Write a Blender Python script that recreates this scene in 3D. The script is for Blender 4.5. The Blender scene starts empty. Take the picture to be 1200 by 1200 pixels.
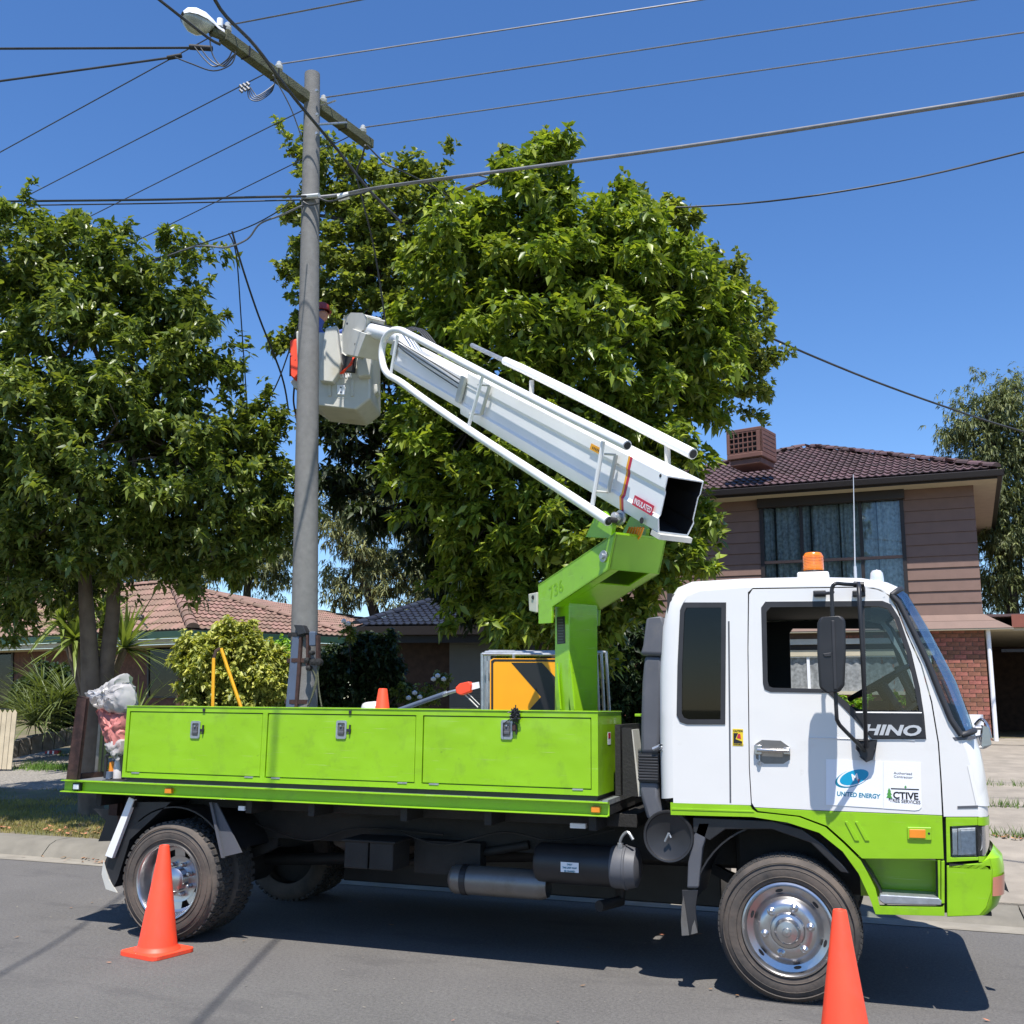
import bpy, math, random
import numpy as np
from mathutils import Vector, Matrix
from mathutils.geometry import tessellate_polygon
random.seed(7); RNG = np.random.default_rng(7)
R = math.radians
S = bpy.context.scene
COL = S.collection
# ------------------------------------------------------------------ camera
CAMP = np.array([.504, -6.428, 1.676]); FPX = 1196.0
YAW, PITCH, ROLL = .333, .186, .010
_w = np.array([-math.sin(YAW)*math.cos(PITCH), math.cos(YAW)*math.cos(PITCH), math.sin(PITCH)])
_r = np.array([math.cos(YAW), math.sin(YAW), 0.]); _u = np.cross(_r, _w)
_r, _u = _r*math.cos(ROLL)+_u*math.sin(ROLL), -_r*math.sin(ROLL)+_u*math.cos(ROLL)
cd = bpy.data.cameras.new('camera'); cam = bpy.data.objects.new('camera', cd); COL.objects.link(cam)
cd.sensor_width = 36; cd.lens = FPX/1200*36; cd.clip_end = 2000; cd.clip_start = .05
cam.matrix_world = Matrix(((_r[0], _u[0], -_w[0], CAMP[0]), (_r[1], _u[1], -_w[1], CAMP[1]), (_r[2], _u[2], -_w[2], CAMP[2]), (0, 0, 0, 1)))
S.camera = cam
# ------------------------------------------------------------------ light
LD = Vector((-.14, .435, -1)).normalized()           # the way sunlight travels
W = bpy.data.worlds.new('World'); S.world = W; W.use_nodes = True
nt = W.node_tree; sky = nt.nodes.new('ShaderNodeTexSky'); sky.sky_type = 'NISHITA'; sky.sun_disc = False
sky.sun_elevation = math.asin(-LD.z); sky.sun_rotation = math.atan2(-LD.x, -LD.y)
sky.air_density = 1.0; sky.dust_density = .15; sky.ozone_density = 4.5; sky.altitude = 300
bg = nt.nodes['Background']; bg.inputs['Strength'].default_value = .128
hsv = nt.nodes.new('ShaderNodeHueSaturation'); hsv.inputs['Saturation'].default_value = 1.18; hsv.inputs['Hue'].default_value = .506
nt.links.new(sky.outputs[0], hsv.inputs['Color']); nt.links.new(hsv.outputs[0], bg.inputs['Color'])
sl = bpy.data.lights.new('sun', 'SUN'); sl.energy = 5.0; sl.angle = R(.53); sl.color = (1, .955, .89)
so = bpy.data.objects.new('sun', sl); COL.objects.link(so); so.location = (2, -5, 20)
so.rotation_euler = LD.to_track_quat('-Z', 'Y').to_euler()
S.view_settings.view_transform = 'Standard'; S.view_settings.look = 'None'
S.view_settings.exposure = .58; S.view_settings.gamma = 1; S.view_settings.use_curve_mapping = False
S.cycles.max_bounces = 8; S.cycles.transparent_max_bounces = 16

# ------------------------------------------------------------------ measuring helpers: photo pixel -> point at a known plane or depth
def ray(x, y): return _w+_r*(x-600)/FPX-_u*(y-600)/FPX
def on(ax, x, y, v):
    d = ray(x, y); return Vector(CAMP+d*((v-CAMP[ax])/d[ax]))
def onY(x, y, v=0.): return on(1, x, y, v)
def onZ(x, y, v=0.): return on(2, x, y, v)
def at(x, y, depth): return Vector(CAMP+ray(x, y)*depth)
def onP(x, y, p, n):
    d = ray(x, y); n = np.array(n); return Vector(CAMP+d*(np.dot(np.array(p)-CAMP, n)/np.dot(d, n)))

# ------------------------------------------------------------------ materials
def mat(name, col, rough=.6, metal=0., var=.12, scale=6., bump=0., bscale=60., coat=0., spec=.5, col2=None, thr=None, island=0., trans=0., obj=False, detail=4):
    m = bpy.data.materials.new(name); m.use_nodes = True; t = m.node_tree; N = t.nodes; L = t.links
    b = N['Principled BSDF']; b.inputs['Roughness'].default_value = rough; b.inputs['Metallic'].default_value = metal
    b.inputs['Specular IOR Level'].default_value = spec
    if coat: b.inputs['Coat Weight'].default_value = coat; b.inputs['Coat Roughness'].default_value = .06
    tc = N.new('ShaderNodeTexCoord'); no = N.new('ShaderNodeTexNoise'); no.inputs['Scale'].default_value = scale; no.inputs['Detail'].default_value = detail
    L.new(tc.outputs['Object'], no.inputs['Vector'])
    cr = N.new('ShaderNodeValToRGB'); e = cr.color_ramp.elements
    c = col
    if col2 is None:
        e[0].color = (*[max(0, x*(1-var)) for x in c], 1); e[1].color = (*[min(1, x*(1+var)) for x in c], 1)
        e[0].position = .3; e[1].position = .7
    else:
        e[0].color = (*c, 1); e[1].color = (*col2, 1); e[0].position, e[1].position = thr or (.4, .6)
    L.new(no.outputs['Fac'], cr.inputs['Fac']); out = cr.outputs['Color']
    if island:
        gi = N.new('ShaderNodeNewGeometry'); hs = N.new('ShaderNodeHueSaturation')
        mr = N.new('ShaderNodeMapRange'); mr.inputs['To Min'].default_value = 1-island; mr.inputs['To Max'].default_value = 1+island
        if obj:
            oi = N.new('ShaderNodeObjectInfo'); ad = N.new('ShaderNodeMath'); ad.operation = 'ADD'; fr = N.new('ShaderNodeMath'); fr.operation = 'FRACT'
            L.new(gi.outputs['Random Per Island'], ad.inputs[0]); L.new(oi.outputs['Random'], ad.inputs[1]); L.new(ad.outputs[0], fr.inputs[0]); rs = fr.outputs[0]
        else: rs = gi.outputs['Random Per Island']
        L.new(rs, mr.inputs['Value']); L.new(mr.outputs[0], hs.inputs['Value'])
        mh = N.new('ShaderNodeMapRange'); mh.inputs['To Min'].default_value = .5+island*.05; mh.inputs['To Max'].default_value = .5-island*.05
        L.new(rs, mh.inputs['Value']); L.new(mh.outputs[0], hs.inputs['Hue'])
        L.new(out, hs.inputs['Color']); out = hs.outputs['Color']
    L.new(out, b.inputs['Base Color'])
    if bump:
        n2 = N.new('ShaderNodeTexNoise'); n2.inputs['Scale'].default_value = bscale; n2.inputs['Detail'].default_value = 5
        L.new(tc.outputs['Object'], n2.inputs['Vector']); bp = N.new('ShaderNodeBump'); bp.inputs['Strength'].default_value = bump; bp.inputs['Distance'].default_value = .02
        L.new(n2.outputs['Fac'], bp.inputs['Height']); L.new(bp.outputs[0], b.inputs['Normal'])
    if trans:
        tr = N.new('ShaderNodeBsdfTranslucent'); mx = N.new('ShaderNodeMixShader'); mx.inputs[0].default_value = trans
        g = N.new('ShaderNodeMixRGB'); g.blend_type = 'MULTIPLY'; g.inputs[0].default_value = 1; g.inputs[2].default_value = (1.9, 1.9, .7, 1)
        L.new(out, g.inputs[1]); L.new(g.outputs[0], tr.inputs['Color'])
        L.new(b.outputs[0], mx.inputs[1]); L.new(tr.outputs[0], mx.inputs[2]); L.new(mx.outputs[0], N['Material Output'].inputs['Surface'])
    return m
def dirty(m, col, thr=(.55, .75), scale=3., stretch=(1, 1, 1), amt=.7):
    """stains, scratches and dust of their own shape laid over a material's colour"""
    t = m.node_tree; N = t.nodes; L = t.links; b = N['Principled BSDF']; src = b.inputs['Base Color'].links[0].from_socket
    tc = N.new('ShaderNodeTexCoord'); mp = N.new('ShaderNodeMapping'); mp.inputs['Scale'].default_value = stretch
    no = N.new('ShaderNodeTexNoise'); no.inputs['Scale'].default_value = scale; no.inputs['Detail'].default_value = 8; no.inputs['Roughness'].default_value = .65
    L.new(tc.outputs['Object'], mp.inputs[0]); L.new(mp.outputs[0], no.inputs['Vector'])
    mr = N.new('ShaderNodeMapRange'); mr.inputs['From Min'].default_value, mr.inputs['From Max'].default_value = thr; mr.inputs['To Max'].default_value = amt
    L.new(no.outputs['Fac'], mr.inputs['Value']); mx = N.new('ShaderNodeMixRGB'); mx.inputs[2].default_value = (*col, 1)
    L.new(mr.outputs[0], mx.inputs[0]); L.new(src, mx.inputs[1]); L.new(mx.outputs[0], b.inputs['Base Color'])
    return m
def glass(name, tint, refl=1.0, rough=.02):
    m = bpy.data.materials.new(name); m.use_nodes = True; t = m.node_tree; N = t.nodes; L = t.links
    for n in list(N):
        if n.type == 'BSDF_PRINCIPLED': N.remove(n)
    tr = N.new('ShaderNodeBsdfTransparent'); tr.inputs[0].default_value = (*tint, 1); gl = N.new('ShaderNodeBsdfGlossy'); gl.inputs['Roughness'].default_value = rough
    fr = N.new('ShaderNodeFresnel'); fr.inputs[0].default_value = 1.5; mx = N.new('ShaderNodeMixShader'); mu = N.new('ShaderNodeMath'); mu.operation = 'MULTIPLY'; mu.inputs[1].default_value = refl
    L.new(fr.outputs[0], mu.inputs[0]); L.new(mu.outputs[0], mx.inputs[0]); L.new(tr.outputs[0], mx.inputs[1]); L.new(gl.outputs[0], mx.inputs[2]); L.new(mx.outputs[0], N['Material Output'].inputs['Surface'])
    return m
LIME = (.245, .485, .006)
M = {}
M['lime'] = dirty(mat('lime paint', LIME, .32, var=.05, coat=.35, scale=2), (.16, .27, .02), (.56, .8), 5, (1, 1, 2.5), .45)
dirty(M['lime'], (.55, .62, .4), (.70, .74), 34, (1, 1, 6), .5); dirty(M['lime'], (.50, .60, .32), (.63, .67), 5, (.5, 1, 26), .42); dirty(M['lime'], (.10, .17, .02), (.66, .72), 9, (1, 1, 1.6), .55)
def wavy(m, sc, st):
    t = m.node_tree; N = t.nodes; tc = N.new('ShaderNodeTexCoord'); n2 = N.new('ShaderNodeTexNoise'); n2.inputs['Scale'].default_value = sc; n2.inputs['Detail'].default_value = 2; bp = N.new('ShaderNodeBump'); bp.inputs['Strength'].default_value = st; bp.inputs['Distance'].default_value = .05
    t.links.new(tc.outputs['Object'], n2.inputs['Vector']); t.links.new(n2.outputs['Fac'], bp.inputs['Height']); t.links.new(bp.outputs[0], N['Principled BSDF'].inputs['Normal']); t.links.new(bp.outputs[0], N['Principled BSDF'].inputs['Coat Normal'])
dirty(M['lime'], (.13, .20, .03), (.54, .74), 7, (1, 1, .7), .38)
wavy(M['lime'], 3.2, .2)
M['lime2'] = dirty(mat('lime paint dusty', (.20, .42, .012), .5, var=.1, scale=3), (.25, .23, .12), (.5, .85), 3, amt=.55)
M['white'] = dirty(mat('white cab paint', (.70, .688, .665), .3, var=.015, coat=.4, scale=1.5), (.5, .46, .4), (.6, .9), 3, (1, 1, 2), .35)
dirty(M['white'], (.42, .38, .32), (.66, .74), 14, (1, 1, .7), .35); wavy(M['white'], 2.2, .08)
M['bwhite'] = dirty(mat('white boom paint', (.78, .78, .77), .36, var=.03, scale=3), (.42, .38, .3), (.60, .85), 4, (1, 1, 1), .55)
M['fibre'] = dirty(mat('fibreglass', (.52, .51, .46), .5, var=.06, scale=8), (.36, .29, .12), (.54, .8), 3.5, amt=.55)
M['black'] = mat('black plastic', (.018, .018, .02), .45, var=.3)
M['rub'] = mat('rubber trim', (.025, .025, .028), .55, var=.2)
M['frame'] = dirty(mat('grimy chassis', (.014, .013, .012), .7, var=.3, bump=.2), (.05, .04, .03), (.55, .8), 5, amt=.5)
M['grey'] = dirty(mat('sun-faded grey plastic', (.085, .088, .10), .55, var=.12, scale=4), (.16, .15, .14), (.55, .8), 6, amt=.5)
M['steel'] = dirty(mat('galvanised steel', (.42, .44, .46), .42, .75, var=.18, scale=20), (.2, .15, .1), (.6, .8), 6, amt=.5)
M['chrome'] = mat('polished wheel', (.52, .51, .51), .30, 1., var=.08, scale=9, bump=.03, bscale=20)
M['alu'] = dirty(mat('scuffed silver tank', (.21, .20, .19), .4, .6, var=.1), (.12, .1, .08), (.45, .7), 6, amt=.7)
M['tyre'] = dirty(mat('dusty tyre', (.040, .037, .035), .8, var=.2, scale=12, bump=.12, bscale=50), (.125, .098, .078), (.32, .62), 4, amt=.85)
M['tread'] = mat('tyre tread', (.045, .042, .040), .85, var=.3, scale=20, bump=.3)
M['glassd'] = glass('dark tinted glass', (.14, .20, .28), .8)
M['glass'] = glass('clear glass', (.78, .85, .85), 1.1)
M['wind'] = glass('windscreen glass', (.62, .72, .74), .5)
M['lens'] = glass('headlight lens', (.94, .95, .96), 1.2, .12)
M['refl'] = mat('lamp reflector', (.78, .79, .80), .28, .35, var=.1, scale=40)
M['amber'] = mat('amber lens', (.85, .2, .01), .2, var=.15, scale=40, coat=.6)
M['orange'] = mat('orange lamp', (.75, .24, .02), .3, var=.1)
M['cone'] = dirty(mat('fluorescent orange rubber', (.93, .075, .028), .5, var=.05, scale=5), (.35, .09, .06), (.50, .72), 8, (1, 1, .5), amt=.5); dirty(M['cone'], (.95, .45, .35), (.70, .73), 20, (1, 1, .5), .6)
M['decal'] = mat('white magnetic sign', (.80, .81, .84), .35, var=.01)
M['dark'] = mat('cab interior', (.02, .02, .021), .8, var=.2)
M['seat'] = mat('seat cloth', (.045, .047, .055), .9, var=.3, scale=30)
M['liner'] = mat('cab headlining', (.07, .068, .064), .85, var=.1)
M['ink'] = mat('black ink', (.012, .012, .014), .5, var=.1)
M['blueink'] = mat('blue ink', (.0, .30, .50), .45, var=.05)
M['tealink'] = mat('teal ink', (.0, .19, .29), .45, var=.05)
M['redink'] = mat('red ink', (.50, .02, .05), .4, var=.05)
M['greenink'] = mat('green ink', (.07, .28, .05), .5, var=.05)
M['silver'] = mat('silver lettering', (.55, .56, .58), .35, .3, var=.05)
M['yellow'] = mat('yellow enamel', (.80, .36, .01), .4, var=.08, scale=12)
M['ylab'] = mat('yellow label', (.75, .55, .02), .5, var=.05)
M['sign'] = dirty(mat('amber reflective sheet', (.86, .36, .006), .38, var=.03), (.55, .22, .02), (.6, .85), 5, amt=.4)
M['concrete'] = dirty(mat('spun concrete pole', (.172, .168, .16), .85, var=.12, scale=14, bump=.3, bscale=120), (.17, .16, .15), (.5, .7), 40, amt=.5)
M['wood'] = dirty(mat('weathered crossarm', (.095, .10, .055), .85, var=.25, scale=9, bump=.4), (.05, .045, .03), (.45, .7), 8, (1, 1, 1), .7)
M['porc'] = mat('glazed porcelain', (.62, .62, .60), .2, var=.05, coat=.5)
M['cable'] = mat('weathered conductor', (.055, .057, .06), .5, .3, var=.2)
M['alwire'] = mat('bare aluminium conductor', (.20, .20, .21), .5, .5, var=.2)
M['rust'] = mat('rusty brown steel', (.045, .020, .015), .8, var=.4, scale=18, bump=.2)
M['bluegrey'] = dirty(mat('blue grey paint', (.075, .10, .15), .55, var=.1), (.2, .2, .2), (.6, .75), 14, amt=.5)
M['bark'] = dirty(mat('grey brown bark', (.13, .10, .075), .95, var=.3, scale=5, bump=.7, bscale=14), (.26, .20, .14), (.5, .75), 3, (1, 1, .4), .6)
M['bark2'] = mat('dark bark', (.055, .045, .035), .95, var=.4, scale=6, bump=.5, bscale=20)
def foliage(n, c, isl=.5, trans=.25, rough=.36, spec=.5, c2=None): return mat(n, c, rough, var=.25, scale=1.6, island=isl, trans=trans, spec=spec)
M['leafL'] = foliage('glossy street tree leaf', (.125, .168, .034), rough=.38, spec=.45, trans=.28)
M['leafC'] = foliage('bright new leaf', (.165, .225, .032), rough=.36, spec=.45, trans=.3)
M['leafF'] = foliage('small green leaf', (.165, .205, .045), rough=.4, trans=.3)
M['leafE'] = foliage('eucalypt leaf', (.15, .165, .06), rough=.6, trans=.15)
M['leafR'] = foliage('grey green feathery leaf', (.125, .150, .05), rough=.6, trans=.15)
M['leafY'] = foliage('variegated shrub leaf', (.32, .35, .08), rough=.5)
M['leafG'] = foliage('lime hedge leaf', (.16, .30, .015), rough=.5)
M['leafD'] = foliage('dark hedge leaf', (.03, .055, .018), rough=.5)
M['leafP'] = foliage('sword leaf', (.16, .21, .05), rough=.45)
M['leafS'] = foliage('strappy leaf', (.10, .13, .04), rough=.5)
M['grass'] = mat('short grass', (.24, .215, .06), .8, var=.35, scale=1.5, island=.4, trans=.15)
M['grass2'] = mat('green tufts', (.09, .17, .02), .8, var=.3, scale=2, island=.4, trans=.2)
M['litter'] = mat('dry fallen leaf', (.36, .18, .08), .8, var=.3, scale=4, island=.5)
M['asphalt'] = mat('asphalt', (.120, .113, .106), .9, var=.16, scale=1.2, bump=.6, bscale=170)
dirty(M['asphalt'], (.20, .19, .18), (.52, .66), 120, amt=.75); dirty(M['asphalt'], (.07, .067, .065), (.50, .60), 85, amt=.5); dirty(M['asphalt'], (.19, .18, .165), (.42, .66), 42, amt=.55); dirty(M['asphalt'], (.055, .052, .05), (.52, .70), 55, amt=.6); dirty(M['asphalt'], (.085, .08, .078), (.55, .62), .9, (1, 2.4, 1), .45)
M['gutter'] = dirty(mat('gutter concrete', (.27, .245, .20), .9, var=.14, scale=4, bump=.2, bscale=90), (.15, .13, .10), (.45, .75), 3, amt=.6)
M['kerb'] = dirty(mat('kerb concrete', (.175, .16, .13), .9, var=.14, scale=5, bump=.25, bscale=80), (.13, .12, .095), (.5, .8), 4, amt=.6)
M['slab'] = dirty(mat('driveway concrete', (.28, .245, .20), .92, var=.16, scale=3, bump=.3, bscale=60), (.15, .135, .11), (.45, .8), 2.2, amt=.6)
M['earth'] = dirty(mat('dry verge soil', (.15, .12, .075), .95, var=.25, scale=3, bump=.5, bscale=30), (.10, .12, .035), (.42, .62), 2.0, amt=.8)
M['gravel'] = mat('gravel', (.23, .21, .18), .95, var=.4, scale=30, bump=.8, bscale=60)
M['ground'] = mat('open ground', (.13, .13, .06), .95, var=.3, scale=.8)
M['tileR'] = mat('salmon concrete tile', (.235, .142, .105), .75, var=.18, scale=3, island=.22, obj=True, bump=.15)
M['tileB'] = mat('plum brown tile', (.105, .062, .060), .6, var=.2, scale=3, island=.25, obj=True, bump=.15)
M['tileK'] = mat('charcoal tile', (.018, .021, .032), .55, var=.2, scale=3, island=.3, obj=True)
M['brick'] = mat('red brick', (.25, .098, .066), .85, var=.3, scale=8, island=.28, obj=True, bump=.3)
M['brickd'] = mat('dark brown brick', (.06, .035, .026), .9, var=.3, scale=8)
M['mortar'] = mat('mortar', (.16, .10, .08), .95, var=.15)
M['board'] = mat('brown weatherboard', (.178, .108, .085), .65, var=.07, scale=5)
M['cool'] = mat('red brown plastic housing', (.150, .068, .05), .6, var=.12)
M['gutterg'] = mat('green gutter', (.03, .09, .065), .5, var=.1)
M['gutterd'] = mat('dark brown gutter', (.020, .015, .015), .5, var=.1)
M['cream'] = mat('cream soffit', (.50, .44, .32), .8, var=.06)
M['pink'] = mat('red rendered gable', (.35, .045, .05), .8, var=.1)
M['curtain'] = mat('grey lace curtain', (.55, .60, .60), .9, var=.4, scale=14)
M['shutter'] = mat('roller shutter', (.17, .17, .165), .7, var=.05)
M['picket'] = mat('cream picket', (.56, .47, .33), .8, var=.12, scale=6)
M['stone'] = mat('retaining stone', (.16, .14, .12), .9, var=.3, scale=8, bump=.4)
M['bag'] = mat('milky plastic', (.56, .53, .52), .3, var=.15, scale=9)
M['film'] = glass('thin milky film', (.80, .78, .78), 1.2, .25)
def film(m):
    N = m.node_tree.nodes; L = m.node_tree.links; d = N.new('ShaderNodeBsdfDiffuse'); d.inputs[0].default_value = (.75, .72, .70, 1); mx = N.new('ShaderNodeMixShader'); mx.inputs[0].default_value = .42; o = N['Material Output']; src = o.inputs[0].links[0].from_socket
    L.new(src, mx.inputs[1]); L.new(d.outputs[0], mx.inputs[2]); L.new(mx.outputs[0], o.inputs[0])
film(M['film'])
M['bagred'] = mat('pink wrapped rag', (.50, .17, .15), .6, var=.35, scale=12)
M['hivis'] = mat('orange vinyl', (.90, .07, .02), .5, var=.1, scale=9)
M['skin'] = mat('skin', (.42, .20, .13), .6, var=.08)
M['shirt'] = mat('blue work shirt', (.06, .10, .32), .85, var=.2)
M['vest'] = mat('yellow vest', (.75, .48, .02), .7, var=.1)
M['helmet'] = mat('dark red helmet', (.22, .03, .03), .35, var=.1)
M['trouser'] = mat('navy trousers', (.02, .025, .05), .9, var=.2)

# ------------------------------------------------------------------ object helpers
def link(o, parent=None, **kw):
    COL.objects.link(o)
    if parent is not None:
        o.parent = parent
        o.matrix_parent_inverse = Matrix.Translation(-Vector(parent['_org'])) if '_org' in parent else Matrix.Identity(4)
    for k, v in kw.items(): o[k] = v
    return o
def thing(name, label, cat, loc, group=None):
    o = bpy.data.objects.new(name, None); COL.objects.link(o); o.location = loc; o['_org'] = list(loc); o.empty_display_size = .2
    o['label'] = label; o['category'] = cat
    if group: o['group'] = group
    return o
def tag(o, label, cat, group=None):
    o['label'] = label; o['category'] = cat
    if group: o['group'] = group
    return o
class MB:
    def __init__(s): s.v = []; s.f = []
    def add(s, vs, fs):
        k = len(s.v); s.v += [tuple(p) for p in vs]; s.f += [tuple(i+k for i in f) for f in fs]; return s
    def box(s, lo, hi, mtx=None):
        (a, b, c), (d, e, g) = lo, hi
        vs = [Vector(p) for p in ((a, b, c), (d, b, c), (d, e, c), (a, e, c), (a, b, g), (d, b, g), (d, e, g), (a, e, g))]
        if mtx is not None: vs = [mtx @ p for p in vs]
        return s.add(vs, [(3, 2, 1, 0), (4, 5, 6, 7), (0, 1, 5, 4), (1, 2, 6, 5), (2, 3, 7, 6), (3, 0, 4, 7)])
    def prism(s, loops, off):
        """polygon (first loop) with holes (further loops), extruded by vector off"""
        if not isinstance(loops[0], (list, tuple)): loops = [loops]
        loops = [[Vector(p) for p in l] for l in loops]; off = Vector(off)
        tri = tessellate_polygon(loops); flat = [p for l in loops for p in l]; n = len(flat)
        if tri:
            a, b, c = [flat[i] for i in tri[0]]
            flip = (b-a).cross(c-a).dot(off) > 0
        else: flip = False
        fs = [tuple(t[::-1]) if flip else tuple(t) for t in tri]+[tuple(i+n for i in (t if flip else t[::-1])) for t in tri]
        k = 0
        for l in loops:
            m = len(l)
            for i in range(m): fs.append((k+i, k+(i+1) % m, n+k+(i+1) % m, n+k+i))
            k += m
        return s.add(flat+[p+off for p in flat], fs)
    def tube(s, pts, rad, n=8, cap=True):
        pts = [Vector(p) for p in pts]; rad = rad if isinstance(rad, (list, tuple)) else [rad]*len(pts)
        vs = []; fs = []; prev = None
        for i, p in enumerate(pts):
            t = (pts[min(i+1, len(pts)-1)]-pts[max(i-1, 0)]).normalized()
            if prev is None: a = t.orthogonal().normalized()
            else: a = (prev-t*prev.dot(t)).normalized()
            prev = a; b = t.cross(a)
            for k in range(n):
                g = 2*math.pi*k/n; vs.append(p+(a*math.cos(g)+b*math.sin(g))*rad[i])
        for i in range(len(pts)-1):
            for k in range(n): fs.append((i*n+k, i*n+(k+1) % n, (i+1)*n+(k+1) % n, (i+1)*n+k))
        if cap: fs += [tuple(range(n))[::-1], tuple(range((len(pts)-1)*n, len(pts)*n))]
        return s.add(vs, fs)
    def lathe(s, prof, c, axis='y', n=32, a0=0, a1=2*math.pi):
        """prof: (radius, along) ; axis y or z or x"""
        full = abs(a1-a0-2*math.pi) < 1e-6; m = n if full else n+1; vs = []; fs = []
        for r_, h in prof:
            for k in range(m):
                g = a0+(a1-a0)*k/n; q = (r_*math.cos(g), r_*math.sin(g))
                vs.append({'y': (c[0]+q[0], c[1]+h, c[2]+q[1]), 'z': (c[0]+q[0], c[1]+q[1], c[2]+h), 'x': (c[0]+h, c[1]+q[0], c[2]+q[1])}[axis])
        for i in range(len(prof)-1):
            for k in range(n): fs.append((i*m+k, i*m+(k+1) % m, (i+1)*m+(k+1) % m, (i+1)*m+k))
        return s.add(vs, fs)
    def build(s, name, m, parent=None, smooth=False, bev=0., seg=2, **kw):
        me = bpy.data.meshes.new(name); me.from_pydata(s.v, [], s.f); me.update()
        me.materials.append(M[m] if isinstance(m, str) else m)
        o = bpy.data.objects.new(name, me); link(o, parent, **kw)
        if smooth:
            me.polygons.foreach_set('use_smooth', [True]*len(me.polygons))
            try: me.set_sharp_from_angle(angle=R(smooth if smooth is not True else 40))
            except Exception: pass
        if bev:
            md = o.modifiers.new('edge', 'BEVEL'); md.width = bev; md.segments = seg; md.limit_method = 'ANGLE'; md.angle_limit = R(35); md.harden_normals = False
        return o
def npmesh(name, V, F, m, parent=None, **kw):
    """V (n,3), F (k,3|4) arrays"""
    me = bpy.data.meshes.new(name); V = np.asarray(V, np.float32); F = np.asarray(F, np.int32); k, c = F.shape
    me.vertices.add(len(V)); me.vertices.foreach_set('co', V.ravel()); me.loops.add(k*c); me.loops.foreach_set('vertex_index', F.ravel())
    me.polygons.add(k); me.polygons.foreach_set('loop_start', np.arange(0, k*c, c, dtype=np.int32)); me.update(calc_edges=True)
    me.materials.append(M[m] if isinstance(m, str) else m)
    return link(bpy.data.objects.new(name, me), parent, **kw)
def inst(src, name, mtx, parent, **kw):
    o = bpy.data.objects.new(name, src.data if hasattr(src, 'data') else src); link(o, parent, **kw); o.matrix_basis = mtx; return o
def text(s, size, origin, xdir, nrm, m, parent=None, name='lettering', shear=0., bold=0., ext=.0015, align='LEFT', sx=1.):
    cu = bpy.data.curves.new(name, 'FONT'); cu.body = s; cu.size = size; cu.extrude = ext; cu.shear = shear; cu.offset = bold; cu.align_x = align; cu.resolution_u = 3
    cu.materials.append(M[m] if isinstance(m, str) else m); o = bpy.data.objects.new(name, cu); link(o, parent)
    x = Vector(xdir).normalized(); n = Vector(nrm).normalized(); y = n.cross(x)
    o.matrix_basis = Matrix(((x.x*sx, y.x, n.x, origin[0]), (x.y*sx, y.y, n.y, origin[1]), (x.z*sx, y.z, n.z, origin[2]), (0, 0, 0, 1)))
    me = bpy.data.meshes.new_from_object(o); me.name = name; mb = o.matrix_basis.copy(); bpy.data.objects.remove(o); q = bpy.data.objects.new(name, me); link(q, parent); q.matrix_basis = mb; return q
def rrect(x0, z0, x1, z1, r, y=0, n=4):
    out = []
    for cx, cz, a in ((x1-r, z1-r, 0), (x0+r, z1-r, 90), (x0+r, z0+r, 180), (x1-r, z0+r, 270)):
        for k in range(n+1): g = R(a+90*k/n); out.append(Vector((cx+r*math.cos(g), y, cz+r*math.sin(g))))
    return out
def smoothpath(pts, k=4):
    p = [Vector(q) for q in pts]; out = []
    for i in range(len(p)-1):
        a, b, c, d = p[max(i-1, 0)], p[i], p[i+1], p[min(i+2, len(p)-1)]
        for j in range(k):
            t = j/k; out.append(.5*((2*b)+(c-a)*t+(2*a-5*b+4*c-d)*t*t+(3*b-a-3*c+d)*t**3))
    return out+[p[-1]]

# ------------------------------------------------------------------ ground, road, kerb, verge
def gz(y):      # ground height behind the kerb
    return .14+max(0., y-3.35)*.07
def strip(name, x0, x1, prof, m, parent=None, nx=1, **kw):
    b = MB()
    for i in range(nx):
        a, c = x0+(x1-x0)*i/nx, x0+(x1-x0)*(i+1)/nx
        b.add([(x, y, z) for x in (a, c) for y, z in prof], [(j, j+len(prof), j+len(prof)+1, j+1) for j in range(len(prof)-1)])
    return b.build(name, m, parent, **kw)
strip('ground', -400, 400, [(-400, -.03), (2.75, -.04), (3.3, -.02), (4.2, gz(4.2)-.06), (17, gz(17)-.05), (60, 1.2), (700, 1.2)], 'ground', kind='structure')
strip('road', -300, 300, [(-9, 0.), (2.56, 0.)], 'asphalt', kind='structure')
# gutter pan and kerb, cut at the driveway crossing
strip('gutter', -120, 120, [(2.555, .004), (2.66, -.004), (2.92, -.012)], 'gutter', kind='structure')
kerb = bpy.data.objects.new('kerb', None); COL.objects.link(kerb); kerb['kind'] = 'structure'
KP = [(2.92, -.012), (2.96, .03), (3.03, .10), (3.12, .135), (3.34, .145), (3.36, .05)]
KD = [(2.92, -.012), (2.98, .012), (3.08, .03), (3.34, .06), (3.4, .07), (3.42, .02)]
xs = [-30]
while xs[-1] < 20: xs.append(xs[-1]+2.43)
for i, (a, c) in enumerate(zip(xs[:-1], xs[1:])):
    p = KD if (c > .9 and a < 6) else KP
    b = MB(); a2, c2 = a+.006, c-.006
    b.add([(x, y, z) for x in (a2, c2) for y, z in p], [(j, j+len(p), j+len(p)+1, j+1) for j in range(len(p)-1)]+[tuple(range(len(p))), tuple(range(2*len(p)-1, len(p)-1, -1))])
    b.build('kerb_section', 'kerb', kerb, smooth=50)
strip('nature_strip', -60, -1.2, [(3.34, .138), (6.2, gz(6.2)+.01), (6.21, gz(6.2)-.02)], 'earth', kind='structure')
strip('front_yard', -60, 40, [(10.4, gz(10.4)+.002), (17.5, gz(17.5)), (60, gz(17.5)+.2)], 'earth', kind='structure')
strip('footpath', -60, -1.2, [(8.3, gz(8.3)+.012), (9.9, gz(9.9)+.012)], 'slab', kind='structure')
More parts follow.
